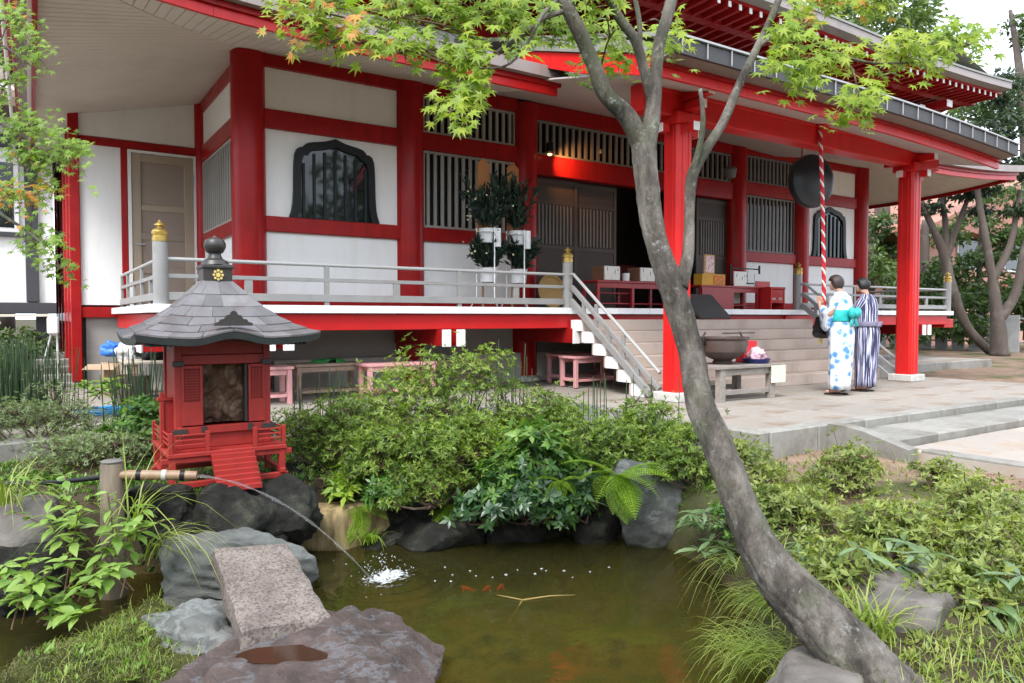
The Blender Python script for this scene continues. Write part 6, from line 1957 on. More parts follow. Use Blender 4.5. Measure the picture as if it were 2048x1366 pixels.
GA = 'azalea bushes round the pond'
def on(px, d, lat=None):
    p = ld((px - 1024) / F_PX * d, d); return (p.x, p.y, max(gz(p.x, p.y), -.5))
bush('azalea_bush', 'largest azalea bush, rounded and pale green, rising in the middle behind the pond', on(890, 6.55), (1.05, .66, 1.0), 1, 40, 3600, .044, mat=ml_az, cat='azalea bush', group=GA)
bush('azalea_bush', 'low dark azalea bush right beside the small red shrine', on(700, 6.2), (.66, .48, .62), 2, 24, 1700, .040, mat=ml_az, cat='azalea bush', group=GA)
bush('azalea_bush', 'azalea bush just right of the largest one, below the pink bench', on(1085, 6.7), (.52, .42, .68), 3, 18, 1200, .043, mat=ml_az, cat='azalea bush', group=GA)
bush('azalea_bush', 'bright azalea bush in front of the streaked rock by the concrete edge', on(1285, 6.25), (.50, .36, .62), 4, 18, 1100, .043, mat=ml_az, cat='azalea bush', group=GA)
bush('azalea_bush', 'small azalea bush between the leaning trunk and the blue-grey boulder', on(1385, 5.7), (.36, .30, .46), 5, 14, 680, .043, mat=ml_az, cat='azalea bush', group=GA)
bush('azalea_bush', 'azalea bush behind the leaning trunk, against the bare soil', on(1500, 5.5), (.34, .30, .42), 6, 13, 560, .044, mat=ml_az2, cat='azalea bush', group=GA, flat=.5)
bush('azalea_bush', 'open azalea bush in front of the granite kerb corner', on(1690, 5.2), (.36, .30, .36), 7, 13, 480, .045, mat=ml_az2, cat='azalea bush', group=GA, flat=.45)
bush('azalea_bush', 'wide azalea bush just right of the leaning trunk at mid height', on(1600, 4.7), (.40, .32, .26), 8, 14, 560, .045, mat=ml_az2, cat='azalea bush', group=GA, flat=.45)
bush('azalea_bush', 'azalea bush with dark twigs in the middle of the right bank', on(1800, 4.3), (.50, .34, .28), 9, 18, 720, .045, mat=ml_az2, cat='azalea bush', group=GA, flat=.45)
bush('azalea_bush', 'azalea bush at the right edge near the flagstone path', on(1985, 4.5), (.44, .34, .38), 10, 16, 640, .045, mat=ml_az2, cat='azalea bush', group=GA, flat=.45)
bush('azalea_bush', 'azalea bush at the right edge of the photo, lower one', on(2010, 3.9), (.40, .30, .30), 11, 15, 560, .045, mat=ml_az2, cat='azalea bush', group=GA, flat=.45)
bush('azalea_bush', 'tiny azalea bush standing alone near the end of the sloping side wall', on(1880, 5.4), (.20, .20, .26), 12, 9, 220, .045, mat=ml_az2, cat='azalea bush', group=GA, flat=.5)
bush('azalea_bush', 'dark azalea bush hanging over the dark rocks at the left end of the pond', tuple(at(760, 940, d=5.85)), (.44, .30, .38), 31, 18, 900, .040, mat=ml_az, cat='azalea bush', group=GA, droop=.3)
bush('azalea_bush', 'azalea bush spilling down in front of the largest one', tuple(at(900, 915, d=5.95)), (.54, .30, .36), 32, 20, 1100, .042, mat=ml_az, cat='azalea bush', group=GA, droop=.2)
bush('azalea_bush', 'azalea bush above the hanging fern', tuple(at(1230, 925, d=6.0)), (.44, .28, .36), 33, 16, 850, .042, mat=ml_az, cat='azalea bush', group=GA)
bush('azalea_bush', 'shaded azalea hanging down to the water over the dark rock right of the splash', tuple(at(870, 1000, d=5.72)), (.46, .20, .30), 34, 18, 640, .038, mat=ml_az, cat='azalea bush', group=GA, droop=.6)
bush('azalea_bush', 'shaded azalea hanging over the ochre concrete lip', tuple(at(700, 985, d=5.95)), (.34, .22, .24), 35, 14, 480, .038, mat=ml_az, cat='azalea bush', group=GA, droop=.4)
bush('azalea_bush', 'azalea filling the gap between the fern and the blue-grey boulder', tuple(at(1310, 940, d=5.95)), (.34, .24, .26), 36, 12, 480, .042, mat=ml_az, cat='azalea bush', group=GA)
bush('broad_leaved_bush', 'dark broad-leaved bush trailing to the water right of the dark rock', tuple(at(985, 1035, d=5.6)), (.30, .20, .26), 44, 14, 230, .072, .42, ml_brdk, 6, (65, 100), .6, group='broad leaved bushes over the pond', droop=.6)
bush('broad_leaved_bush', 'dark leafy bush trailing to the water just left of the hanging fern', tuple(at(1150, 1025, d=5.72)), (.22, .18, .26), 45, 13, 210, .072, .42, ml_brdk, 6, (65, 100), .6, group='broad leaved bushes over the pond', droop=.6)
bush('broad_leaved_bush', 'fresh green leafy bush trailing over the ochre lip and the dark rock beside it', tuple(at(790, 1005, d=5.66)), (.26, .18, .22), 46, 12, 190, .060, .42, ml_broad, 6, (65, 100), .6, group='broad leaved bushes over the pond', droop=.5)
bush('low_shrub', 'loose leafy low shrub right of the leaning trunk above the low grey boulder', on(1700, 4.0), (.40, .26, .17), 41, 12, 260, .052, .36, mat=ml_az2, group='low leafy shrubs on the right bank', flat=.5)
bush('low_shrub', 'loose leafy low shrub at the right edge behind the large bamboo grass', on(1930, 3.65), (.38, .24, .17), 42, 12, 240, .052, .36, mat=ml_az2, group='low leafy shrubs on the right bank', flat=.5)
bush('low_shrub', 'leafy low shrub between the leaning trunk and the right edge of the pond', on(1490, 4.75), (.26, .24, .22), 43, 10, 220, .050, .36, mat=ml_broad, group='low leafy shrubs on the right bank', flat=.6)
bush('broad_leaved_bush', 'glossy bush with broad leaflets leaning over the pond in the middle', on(1075, 5.95), (.78, .45, .66), 13, 30, 950, .082, .42, ml_broad, 6, (65, 95), .6, group='broad leaved bushes over the pond')
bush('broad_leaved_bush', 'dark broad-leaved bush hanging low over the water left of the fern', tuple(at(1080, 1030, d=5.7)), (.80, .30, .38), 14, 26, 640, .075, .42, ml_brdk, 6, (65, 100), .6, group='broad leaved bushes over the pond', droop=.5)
bush('broad_leaved_bush', 'small bright yellow-green plant above the ochre concrete lip', tuple(at(690, 985, d=5.75)), (.16, .14, .12), 15, 7, 26, .10, .36, ml_fern, 6, (60, 95), .6, group='broad leaved bushes over the pond')
bush('broad_leaved_bush', 'leafy green bush close behind the left side of the small shrine', on(280, 6.35), (.34, .30, .55), 16, 14, 240, .085, .42, ml_broad, 5, (60, 95), .7, group='broad leaved bushes over the pond')
bush('fine_leaved_bush', 'pale feathery bush at the left edge in front of the rushes', on(70, 6.3), (.75, .50, .52), 17, 24, 1900, .030, .28, ml_pale, 6, (40, 80), .7, group='low bushes on the left bank')
bush('fine_leaved_bush', 'low fuzzy green bush left of the wooden post', on(190, 5.9), (.55, .36, .30), 18, 16, 1000, .032, .3, ml_pale, 6, (40, 80), .6, group='low bushes on the left bank')
bush('fine_leaved_bush', 'thin low bush behind the small red shrine on the right', on(610, 6.6), (.40, .3, .42), 19, 12, 620, .032, .3, ml_az, 6, (40, 80), .6, group='low bushes on the left bank')

# ground cover over bank edges: small weeds
def weeds(name, label, pts, seed, mat, L=(.03, .07), n_=5, W=.4, kind='stuff', cat='weeds', out=70):
    rng = np.random.RandomState(seed)
    al, no, P = [], [], []
    for p in pts:
        k = rng.randint(3, n_ + 3)
        for q in range(k):
            a = rng.uniform(0, 6.28); sp_ = math.radians(rng.uniform(15, out))
            al.append((math.cos(a) * math.sin(sp_), math.sin(a) * math.sin(sp_), math.cos(sp_))); no.append((rng.normal(0, .2), rng.normal(0, .2), 1)); P.append((p[0] + rng.normal(0, .008), p[1] + rng.normal(0, .008), p[2]))
    al, no = np.array(al), np.array(no)
    T = frames(al, no) * np.array([W, 1, .7])[None, None, :] * rng.uniform(L[0], L[1], (len(al), 1, 1))
    return tag(scatter(name, LT, LF, T, np.array(P), mat), label, cat, kind=kind)


rng = np.random.RandomState(77)
def on_bank(n_, latr, dr, zmin=-.66, cond=None):
    o_ = []
    while len(o_) < n_:
        p = ld(rng.uniform(*latr), rng.uniform(*dr)); z = gz(p.x, p.y)
        if z > zmin and (cond is None or cond(p.x, p.y)): o_.append((p.x, p.y, z - .005))
    return o_
notpav = lambda x_, y_: (y_ < 7.2 and (x_ < 5.35 or y_ < 4.2) and x_ < 6.5)
weeds('ground_cover', 'low leafy ground cover on the soil behind and beside the pond', on_bank(2600, (-4.5, 1.6), (5.3, 7.3), -.7, notpav), 5, ml_broad, (.025, .06))
weeds('ground_cover', 'low weeds and clover over the right bank', on_bank(1500, (1.2, 3.4), (2.5, 5.0), -.66, notpav), 6, ml_az2, (.02, .05))
weeds('ground_cover', 'low weeds on the left bank below the herbs', on_bank(700, (-4.5, -2.3), (4.4, 5.6), -.7, notpav), 7, ml_broad, (.025, .06))

# grass: curved blades
def blades(name, label, roots, seed, mat, L, W, bend=(.3, 1.0), lean=None, kind=None, cat='grass', parent=None):
    rng = np.random.RandomState(seed)
    V, F_ = [], []
    for p in roots:
        a = rng.uniform(0, 6.28); h_ = np.array([math.cos(a), math.sin(a), 0])
        if lean is not None: h_ = h_ * .6 + np.array(lean); h_ /= np.linalg.norm(h_)
        l_ = rng.uniform(*L); b_ = rng.uniform(*bend); s_ = np.cross(h_, [0, 0, 1]); w_ = rng.uniform(.7, 1.2) * W
        o_ = len(V); K = 5
        for k in range(K + 1):
            t = k / K; ang = b_ * t * 1.6
            q = np.array(p) + l_ * (h_ * (t * math.sin(.15 + ang * .55)) + np.array([0, 0, 1]) * (t * math.cos(.1 + ang * .72)))
            ww = w_ * (1 - t ** 2) * .5 + .0004
            V += [q - s_ * ww, q + s_ * ww]
        for k in range(K): i = o_ + 2 * k; F_.append((i, i + 1, i + 3, i + 2))
    o0 = np.array(origin(parent)) if parent else 0
    return tag(link(name, newmesh(name, np.array(V) - o0, np.array(F_), mat, True), parent), label, cat, kind=kind)


blades('grass', 'short grass over the right bank round the leaning trunk', on_bank(2500, (1.15, 3.3), (2.45, 4.0), -.62, notpav), 1, ml_grass, (.05, .15), .0035, (.2, 1.3), kind='stuff')
blades('grass', 'sparse grass along the kerbs and under the azaleas', on_bank(1500, (-4.2, 3.8), (4.8, 7.2), -.62, notpav), 2, ml_grass, (.05, .16), .004, (.2, 1.2), kind='stuff')
def tuft(label, c, n_, r_, L, W, bend, lean, seed, mat=None):
    rg = np.random.RandomState(seed)
    t_ = thing('grass_tuft', label, 'grass tuft', c, 'grass tufts')
    b_ = blades('blades', None, [(c[0] + rg.normal(0, r_), c[1] + rg.normal(0, r_), c[2]) for _ in range(n_)], seed, mat or ml_grass, L, W, bend, lean, 'stuff', None, t_)
    return t_
L_ = tuple(-_R)
tuft('big pale grass tuft bending over the water below the leaning trunk', tuple(ld(1.20, 3.35, -.55)), 300, .11, (.14, .30), .0032, (.7, 1.6), L_, 3)
tuft('grass tuft at the water edge half way up the right bank', tuple(ld(1.42, 3.95, -.55)), 160, .08, (.16, .32), .0035, (.8, 1.7), L_, 4)
tuft('thin grass tuft hanging to the water left of the leaning trunk', tuple(ld(1.36, 4.35, -.50)), 34, .06, (.25, .42), .0035, (1.0, 1.9), L_, 5)
tuft('bright broad-bladed tuft in front of the low grey boulder', tuple(ld(1.62, 3.30, -.44)), 70, .05, (.16, .34), .012, (.3, 1.1), None, 6)
tuft('grass tuft right of the leaning trunk at knee height', tuple(ld(1.62, 4.1, -.42)), 130, .12, (.16, .30), .004, (.4, 1.3), None, 7)
tuft('tall thin grass tuft beside the wooden post and the spout', tuple(at(262, 1080, d=4.45)), 26, .03, (.45, .75), .011, (.3, 1.3), tuple(_R * .4), 8)
tuft('arching grass tuft in front of the shrine rocks', tuple(at(300, 1120, d=4.3)), 22, .05, (.35, .6), .009, (.8, 1.7), tuple(_R), 9)
tuft('grass tuft at the left edge above the smooth boulder', tuple(at(10, 1010, d=4.6)), 40, .06, (.3, .5), .009, (.7, 1.6), tuple(_R * .5), 10)
tuft('small dark grass tuft at the water edge under the ferns', tuple(at(735, 1085, d=5.6)), 40, .04, (.12, .25), .008, (.7, 1.6), None, 11, ml_fern)
tuft('grass tuft at the bottom right corner', tuple(ld(2.15, 3.05, -.45)), 110, .22, (.10, .22), .004, (.3, 1.2), None, 12)
# moss fur on the mound
mo = [o_ for o_ in bpy.data.objects if o_.name.startswith('rock') and o_.get('label', '').startswith('mossy')][0]
mv = [mo.matrix_basis @ v.co for v in mo.data.vertices if v.normal.z > .05]
rg = np.random.RandomState(3)
blades('moss', 'furry moss and fine grass covering the mound at bottom left', [tuple(mv[k] + Vector(rg.normal(0, .012, 3))) for k in rg.randint(0, len(mv), 17000)], 12, ml_moss, (.010, .030), .0030, (.3, 1.7), None, 'stuff', 'moss')
weeds('mound_weeds', 'small leafy weeds rooted in the mossy mound', [tuple(mv[k]) for k in rg.randint(0, len(mv), 150)], 14, ml_herb, (.02, .055))
mr_ = [p for p in mv if p.x * _c - p.y * _s > -2.15]
blades('fine_grass', 'soft fine grass on the right flank of the mossy mound', [tuple(mr_[k] + Vector(rg.normal(0, .015, 3))) for k in rg.randint(0, len(mr_), 1700)], 13, ml_grass, (.04, .10), .002, (.4, 1.5), None, 'stuff')

lit = [p for p in on_bank(420, (1.4, 4.2), (3.4, 7.0), -.55, notpav)] + [p for p in on_bank(120, (-3.5, 1.4), (5.6, 7.1), -.55, notpav)]
ml_litter = leafmat('fallen leaf', [(.10, .055, .025), (.17, .10, .04), (.22, .16, .06)], .1)
weeds('leaf_litter', 'small brown fallen leaves scattered on the soil round the bushes', [(p[0], p[1], p[2] + .012) for p in lit], 9, ml_litter, (.018, .045), 1, .45, out=88)
# rushes: thin upright jointed stems
def rushes(label, c, n_, r_, H, seed, lean=.04, rad_=.0045):
    rg = np.random.RandomState(seed)
    t_ = thing('rush_clump', label, 'rushes', c, 'clumps of scouring rush')
    m_ = MB()
    for k in range(n_):
        b_ = Vector((c[0] + rg.normal(0, r_[0]), c[1] + rg.normal(0, r_[1]), 0)); b_.z = gz(b_.x, b_.y) if not (b_.y > 7.3 or (b_.x > 5.4 and b_.y > 4.2)) else -.2
        h_ = rg.uniform(*H); tp = b_ + Vector((rg.normal(0, lean), rg.normal(0, lean), h_))
        m_.tube([b_, b_.lerp(tp, .5), tp], [rad_, rad_, rad_ * .8], 5)
    tag(m_.build('stems', ml_rush, t_, normals=False), kind='stuff')
    return t_
rushes('dense dark rush clump at the left edge below the white house', on(30, 7.0), 320, (.22, .16), (.55, 1.05), 1)
rushes('rush clump between the blue hose and the small shrine', on(275, 6.7), 60, (.16, .10), (.6, 1.0), 2, .07)
rushes('sparse rush clump on the right of the small shrine', on(655, 6.5), 20, (.16, .10), (.55, .8), 3, .02)
rushes('few tall rushes standing in the largest azalea bush', on(1000, 6.9), 16, (.22, .10), (.7, 1.05), 4, .02)
rushes('few rushes in front of the tiled stair side', on(1185, 6.4), 9, (.10, .08), (.6, .85), 5, .02)
rushes('single thin rushes left of the porch column', on(1290, 6.7), 7, (.18, .08), (.5, .8), 6, .02)

# ferns
def frond_mesh(seed, L=.42):
    rg = np.random.RandomState(seed)
    V, F_ = [], []
    K = 22
    for k in range(K + 1):
        t = k / K
        p = np.array([0, L * t * (1 - .12 * t), .10 * L * math.sin(t * 2.2) - .35 * L * t * t])
        w_ = .30 * L * (math.sin(PI * min(.12 + t * .9, 1)) ** .8) * (1 - t * .35)
        for s_ in (-1, 1):
            d_ = np.array([s_ * math.cos(.35), math.sin(.35), -.15]); e = np.array([0, .018, 0]) * (L / .42)
            nseg = 4
            for q in range(nseg):                    # each pinna is a row of small teeth
                u0, u1 = q / nseg, (q + 1) / nseg
                o_ = len(V); hw = e * (1 - .6 * u0)
                V += [p + d_ * w_ * u0 - hw * .9, p + d_ * w_ * u0 + hw * .9, p + d_ * w_ * u1 + hw * .55 + e * .3]
                F_.append((o_, o_ + 1, o_ + 2) if s_ > 0 else (o_, o_ + 2, o_ + 1))
        if k < K:
            o_ = len(V); q = k + 1; t2 = q / K; p2 = np.array([0, L * t2 * (1 - .12 * t2), .10 * L * math.sin(t2 * 2.2) - .35 * L * t2 * t2])
            V += [p + [-.0025, 0, .001], p + [.0025, 0, .001], p2 + [0, 0, .001]]; F_.append((o_, o_ + 1, o_ + 2))
    return newmesh('frond', np.array(V), np.array(F_), ml_fern)
FR = [frond_mesh(1, .46), frond_mesh(2, .36)]
def fern(label, c, dirs, seed, scale=1.0, mat=None):
    rg = np.random.RandomState(seed)
    t_ = thing('fern', label, 'fern', c, 'ferns over the water')
    for az, el in dirs:
        o_ = link('frond', FR[rg.randint(2)], t_, (0, 0, 0), (rad(el), rg.uniform(-.3, .3), rad(az)), (scale * rg.uniform(.85, 1.15),) * 3)
    return t_
hd = -math.degrees(HEAD)
fern('bright green fern with fronds hanging down to the water left of the blue-grey boulder', tuple(at(1238, 950, d=5.52)), [(hd + 180, -35), (hd + 165, -55), (hd + 195, -20), (hd + 150, 0), (hd + 215, 5), (hd + 120, 15), (hd + 240, 20), (hd + 180, 10), (hd + 172, -70), (hd + 186, -62), (hd + 90, 25), (hd + 270, 25)], 1)
fern('dark fern in the shade above the ochre concrete lip', tuple(at(715, 1010, d=5.75)), [(hd + 180, -40), (hd + 150, -25), (hd + 210, -25), (hd + 120, 0), (hd + 240, 0), (hd + 185, 0)], 2, .7)
fern('bright fern standing on the bank between the two dark leafy bushes', tuple(at(1120, 960, d=5.62)), [(hd + 180, -20), (hd + 150, 0), (hd + 210, -5), (hd + 120, 20), (hd + 240, 20)], 5, .7)
fern('small fern at the water edge right of the dark rock', tuple(at(905, 1010, d=5.85)), [(hd + 180, -30), (hd + 140, -15), (hd + 220, -20), (hd + 160, 10)], 3, .55)

# bamboo grass: whorls of long blades, each leaf its own
BL = np.array([(0, 0, 0), (-.085, .22, .01), (0, .25, -.005), (.085, .22, .01), (-.10, .5, .01), (0, .52, -.01), (.10, .5, .01), (-.06, .78, -.03), (0, .79, -.05), (.06, .78, -.03), (0, 1, -.14)])
BF = [(0, 2, 1), (0, 3, 2), (1, 2, 5), (1, 5, 4), (2, 3, 6), (2, 6, 5), (4, 5, 8), (4, 8, 7), (5, 6, 9), (5, 9, 8), (7, 8, 10), (8, 9, 10)]
sasa_me = newmesh('leaf', BL, np.array(BF), ml_sasa, True)
def sasa(label, whorls, L, seed, base):
    rg = np.random.RandomState(seed)
    t_ = thing('bamboo_grass', label, 'bamboo grass', base, 'bamboo grass clumps')
    st = MB()
    for p in whorls:
        p = Vector(p)
        st.tube([Vector(base) + Vector((rg.normal(0, .05), rg.normal(0, .05), 0)), Vector(base).lerp(p, .6) + Vector((0, 0, .04)), p], .003, 4)
        k = rg.randint(5, 8); a0 = rg.uniform(0, 6.28)
        for q in range(k):
            a = a0 + q * 2 * PI / k + rg.normal(0, .2); l_ = L * rg.uniform(.7, 1.15)
            link('leaf', sasa_me, t_, p - Vector(base), (rad(rg.uniform(-35, 12)), rg.normal(0, .25), a), (l_ * 1.0, l_, l_))
    st.build('stem', m_stem, t_, normals=False)
    return t_
def cloud(px, py, d, rx, ry, rd, n_, seed):
    rg = np.random.RandomState(seed)
    return [at(px + rg.uniform(-rx, rx), py + rg.uniform(-ry, ry), d=d + rg.uniform(-rd, rd)) for _ in range(n_)]
sasa('bamboo grass with long pointed leaves hanging over the right end of the pond', cloud(1430, 1060, 4.95, 55, 50, .2, 13, 1), .17, 1, ld(1.55, 5.0, -.45))
sasa('single whorl of bamboo leaves over the black water left of the fern', [at(1172, 1000, d=5.6)], .17, 2, ld(.62, 5.85, -.45))
sasa('grey-green bamboo grass on the right bank below the azaleas', cloud(1790, 1115, 4.0, 100, 35, .3, 14, 3), .16, 3, ld(2.1, 4.2, -.42))
sasa('large-leaved bamboo grass at the right edge beside the low boulder', cloud(1975, 1190, 3.6, 70, 40, .2, 9, 4), .20, 4, ld(2.4, 3.7, -.42))
sasa('bamboo grass tuft right of the leaning trunk foot', cloud(1620, 1110, 4.2, 40, 30, .2, 6, 5), .13, 5, ld(1.75, 4.3, -.42))
sasa('young bamboo grass at the bottom right corner', cloud(1950, 1320, 3.2, 80, 30, .2, 8, 6), .11, 6, ld(2.05, 3.2, -.45))

# herbs with opposite pointed leaves on the mossy mound, each leaf its own
HL = np.array([(0, 0, 0), (-.20, .25, .03), (0, .28, -.01), (.20, .25, .03), (-.24, .50, .02), (0, .52, -.02), (.24, .50, .02), (-.13, .78, -.03), (0, .80, -.06), (.13, .78, -.03), (0, 1.05, -.16)])
herb_me = newmesh('leaf', HL, np.array(BF), ml_herb, True)
def herb(label, base, tips, seed, L=.105):
    rg = np.random.RandomState(seed)
    t_ = thing('leafy_herb', label, 'herb', base, 'leafy herbs on the left bank')
    st = MB()
    for tp in tips:
        b_ = Vector(base) + Vector((rg.normal(0, .12), rg.normal(0, .08), 0)); tp = Vector(tp)
        path = smooth_path([b_, b_.lerp(tp, .5) + Vector((rg.normal(0, .03), rg.normal(0, .03), .05)), tp], 6)
        st.tube(path, [.0055 - .003 * k / len(path) for k in range(len(path))], 5)
        n_ = len(path); a0 = rg.uniform(0, 3.14)
        for k in range(3, n_):
            sc_ = L * (.6 + .5 * math.sin(PI * min(1, (k - 2) / (n_ - 2)))) * rg.uniform(.8, 1.15)
            for s_ in (0, 1):
                a = a0 + k * 1.57 + s_ * PI + rg.normal(0, .2)
                link('leaf', herb_me, t_, path[k] - Vector(base), (rad(rg.uniform(-30, 25)), rg.normal(0, .25), a), (sc_,) * 3)
    st.build('stem', M('reddish herb stem', (.13, .075, .04), .7), t_, normals=False)
herb('tall leafy herb with pointed leaves at the left, upper clump', at(190, 1190, d=4.25), [at(*q, d=dd) for q, dd in [((60, 960), 4.4), ((130, 950), 4.3), ((215, 985), 4.3), ((290, 1010), 4.3), ((330, 1040), 4.2), ((20, 1020), 4.4), ((160, 1010), 4.1), ((250, 1050), 4.1), ((90, 1030), 4.2)]], 1)
herb('lower leafy herb spreading over the mossy mound at the left edge', at(120, 1230, d=4.0), [at(*q, d=dd) for q, dd in [((10, 1130), 4.0), ((60, 1110), 3.9), ((130, 1120), 3.9), ((190, 1150), 3.85), ((230, 1130), 3.9), ((20, 1200), 3.85), ((90, 1210), 3.8), ((-40, 1150), 3.9), ((165, 1230), 3.8)]], 2)
herb('small herb sprig on the mossy mound front', at(235, 1290, d=3.75), [at(250, 1260, d=3.75), at(290, 1270, d=3.72)], 3, .07)
herb('broad bright herb beside the paving left of the small shrine', at(200, 800, d=7.6), [at(170, 765, d=7.6), at(225, 760, d=7.6), at(250, 770, d=7.6)], 4, .16)

# ================================================================== MAPLES
def maple_leaf():
    ang = [-128, -88, -44, 0, 44, 88, 128]; LL = [.46, .74, .93, 1.0, .93, .74, .46]
    pts = [(0, -.04)]
    def pol(r_, a): return (r_ * math.sin(rad(a)), r_ * math.cos(rad(a)))
    out = [pol(.12, -165)]
    for i, (a, L) in enumerate(zip(ang, LL)):
        out += [pol(L * .58, a - 9.5), pol(L, a), pol(L * .58, a + 9.5)]
        if i < 6: out.append(pol(.36 if 0 < i < 5 else .30, (a + ang[i + 1]) / 2))
    out.append(pol(.12, 165))
    P2 = pts + out
    V = np.array([(x_ * .56, y_ * .56, -.13 * (x_ * x_ + y_ * y_) + .05 * abs(x_)) for x_, y_ in P2])
    n_ = len(P2)
    return V, np.array([(0, k + 1, k) for k in range(1, n_ - 1)])
MLV, MLF = maple_leaf()
ml_me = newmesh('leaf', MLV, MLF, ml_maple, False)
ml_me2 = newmesh('leaf', MLV, MLF, ml_maple2, False)
ml_me3 = newmesh('leaf', MLV, MLF, ml_lmaple, False)
m_mbark, n, l, b, o = nodes_of('maple bark')
t = tex(n, l, 'noise', 7, 9, .7, stretch=(1, 1, .35)); t2 = tex(n, l, 'noise', 3.5, 6, .6); t3 = tex(n, l, 'noise', 34, 6, .75, stretch=(1, 1, .3)); t5 = tex(n, l, 'noise', 15, 9, .78)
r = ramp(n, [(.34, (.030, .024, .019)), (.47, (.105, .088, .072)), (.60, (.215, .192, .165))]); l.new(t.outputs[0], r.inputs[0])
rm = ramp(n, [(.52, (0, 0, 0)), (.66, (1, 1, 1))]); l.new(t2.outputs[0], rm.inputs[0])
mx = n.new('ShaderNodeMix'); mx.data_type = 'RGBA'
mfac = n.new('ShaderNodeMath'); mfac.operation = 'MULTIPLY'; mfac.inputs[1].default_value = .75; l.new(rm.outputs[0], mfac.inputs[0])
l.new(mfac.outputs[0], mx.inputs[0]); l.new(r.outputs[0], mx.inputs[6]); mx.inputs[7].default_value = (.085, .10, .05, 1)
rl = ramp(n, [(.57, (0, 0, 0)), (.68, (1, 1, 1))]); l.new(t5.outputs[0], rl.inputs[0])
mx2 = n.new('ShaderNodeMix'); mx2.data_type = 'RGBA'
l.new(rl.outputs[0], mx2.inputs[0]); l.new(mx.outputs[2], mx2.inputs[6]); mx2.inputs[7].default_value = (.33, .34, .31, 1)
l.new(mx2.outputs[2], b.inputs['Base Color']); b.inputs['Roughness'].default_value = .9
bp = n.new('ShaderNodeBump'); bp.inputs['Strength'].default_value = 1.0; bp.inputs['Distance'].default_value = .035
l.new(t3.outputs[0], bp.inputs['Height']); l.new(bp.outputs[0], b.inputs['Normal'])


def pxpath(lst, n_=7):
    return smooth_path([at(a, b_, d=c_) for a, b_, c_, _ in lst], n_, [q[3] for q in lst])
mp = thing('maple_tree', 'leaning Japanese maple with grey bark in front of the temple, trunk forking high up', 'maple tree', ld(1.75, 2.95, -.45))
trunk = [(1840, 1480, 2.9, .20), (1792, 1420, 2.94, .158), (1745, 1360, 2.98, .132), (1690, 1294, 3.03, .119), (1622, 1222, 3.08, .109), (1550, 1144, 3.14, .094), (1494, 1044, 3.2, .079), (1443, 906, 3.28, .067), (1400, 800, 3.36, .060), (1382, 706, 3.42, .055), (1356, 610, 3.48, .060), (1335, 550, 3.5, .062), (1315, 490, 3.54, .056), (1302, 430, 3.58, .054), (1292, 350, 3.62, .055), (1284, 270, 3.66, .058)]
P_, R_ = pxpath(trunk, 22)
MB().tube(P_, R_, 72, .13, 3, fiss=.075).build('trunk', m_mbark, mp, True)
limbs = [
    [(1288, 300, 3.65, .050), (1255, 235, 3.63, .046), (1212, 190, 3.61, .040), (1188, 130, 3.58, .037), (1162, 70, 3.56, .036), (1135, 15, 3.53, .036), (1105, -60, 3.5, .034), (1060, -160, 3.5, .03)],
    [(1292, 310, 3.65, .044), (1304, 230, 3.69, .040), (1310, 160, 3.72, .034), (1318, 90, 3.76, .030), (1335, 30, 3.79, .031), (1352, -40, 3.8, .030), (1365, -140, 3.85, .026)],
    [(1303, 200, 3.70, .028), (1288, 140, 3.67, .026), (1270, 80, 3.64, .025), (1238, 35, 3.61, .024), (1205, -30, 3.58, .022), (1170, -130, 3.55, .018)],
    [(1280, 95, 3.66, .014), (1278, 40, 3.68, .013), (1264, -30, 3.7, .012)],
    [(1360, 575, 3.48, .040), (1376, 510, 3.51, .027), (1379, 430, 3.56, .025), (1384, 355, 3.6, .029), (1412, 300, 3.64, .025), (1446, 245, 3.68, .022), (1478, 170, 3.74, .021), (1512, 100, 3.8, .020), (1545, 30, 3.86, .019), (1580, -60, 3.95, .017)],
    [(1386, 345, 3.6, .020), (1402, 280, 3.58, .014), (1406, 230, 3.56, .012), (1400, 178, 3.55, .009)],
    [(1135, 20, 3.53, .014), (1085, 38, 3.5, .013), (1045, 70, 3.45, .011), (1000, 100, 3.42, .009), (960, 130, 3.4, .006)],
    [(1120, -5, 3.53, .012), (1085, 30, 3.45, .009), (1050, 95, 3.4, .007), (1000, 135, 3.35, .005), (900, 130, 3.3, .004)],
    [(1510, 100, 3.8, .012), (1580, 55, 3.8, .010), (1660, 100, 3.8, .008), (1740, 125, 3.8, .006), (1850, 125, 3.8, .004)],
]
for L_ in limbs:
    P_, R_ = pxpath(L_, 7)
    MB().tube(P_, R_, 28 if R_[0] > .03 else 10, .12 if R_[0] > .03 else .07, 5, fiss=.05).build('branch', m_mbark, mp, True)
rng = np.random.RandomState(21)
leaves = []                                          # (pos, matrix, size, turning)
twg = MB()
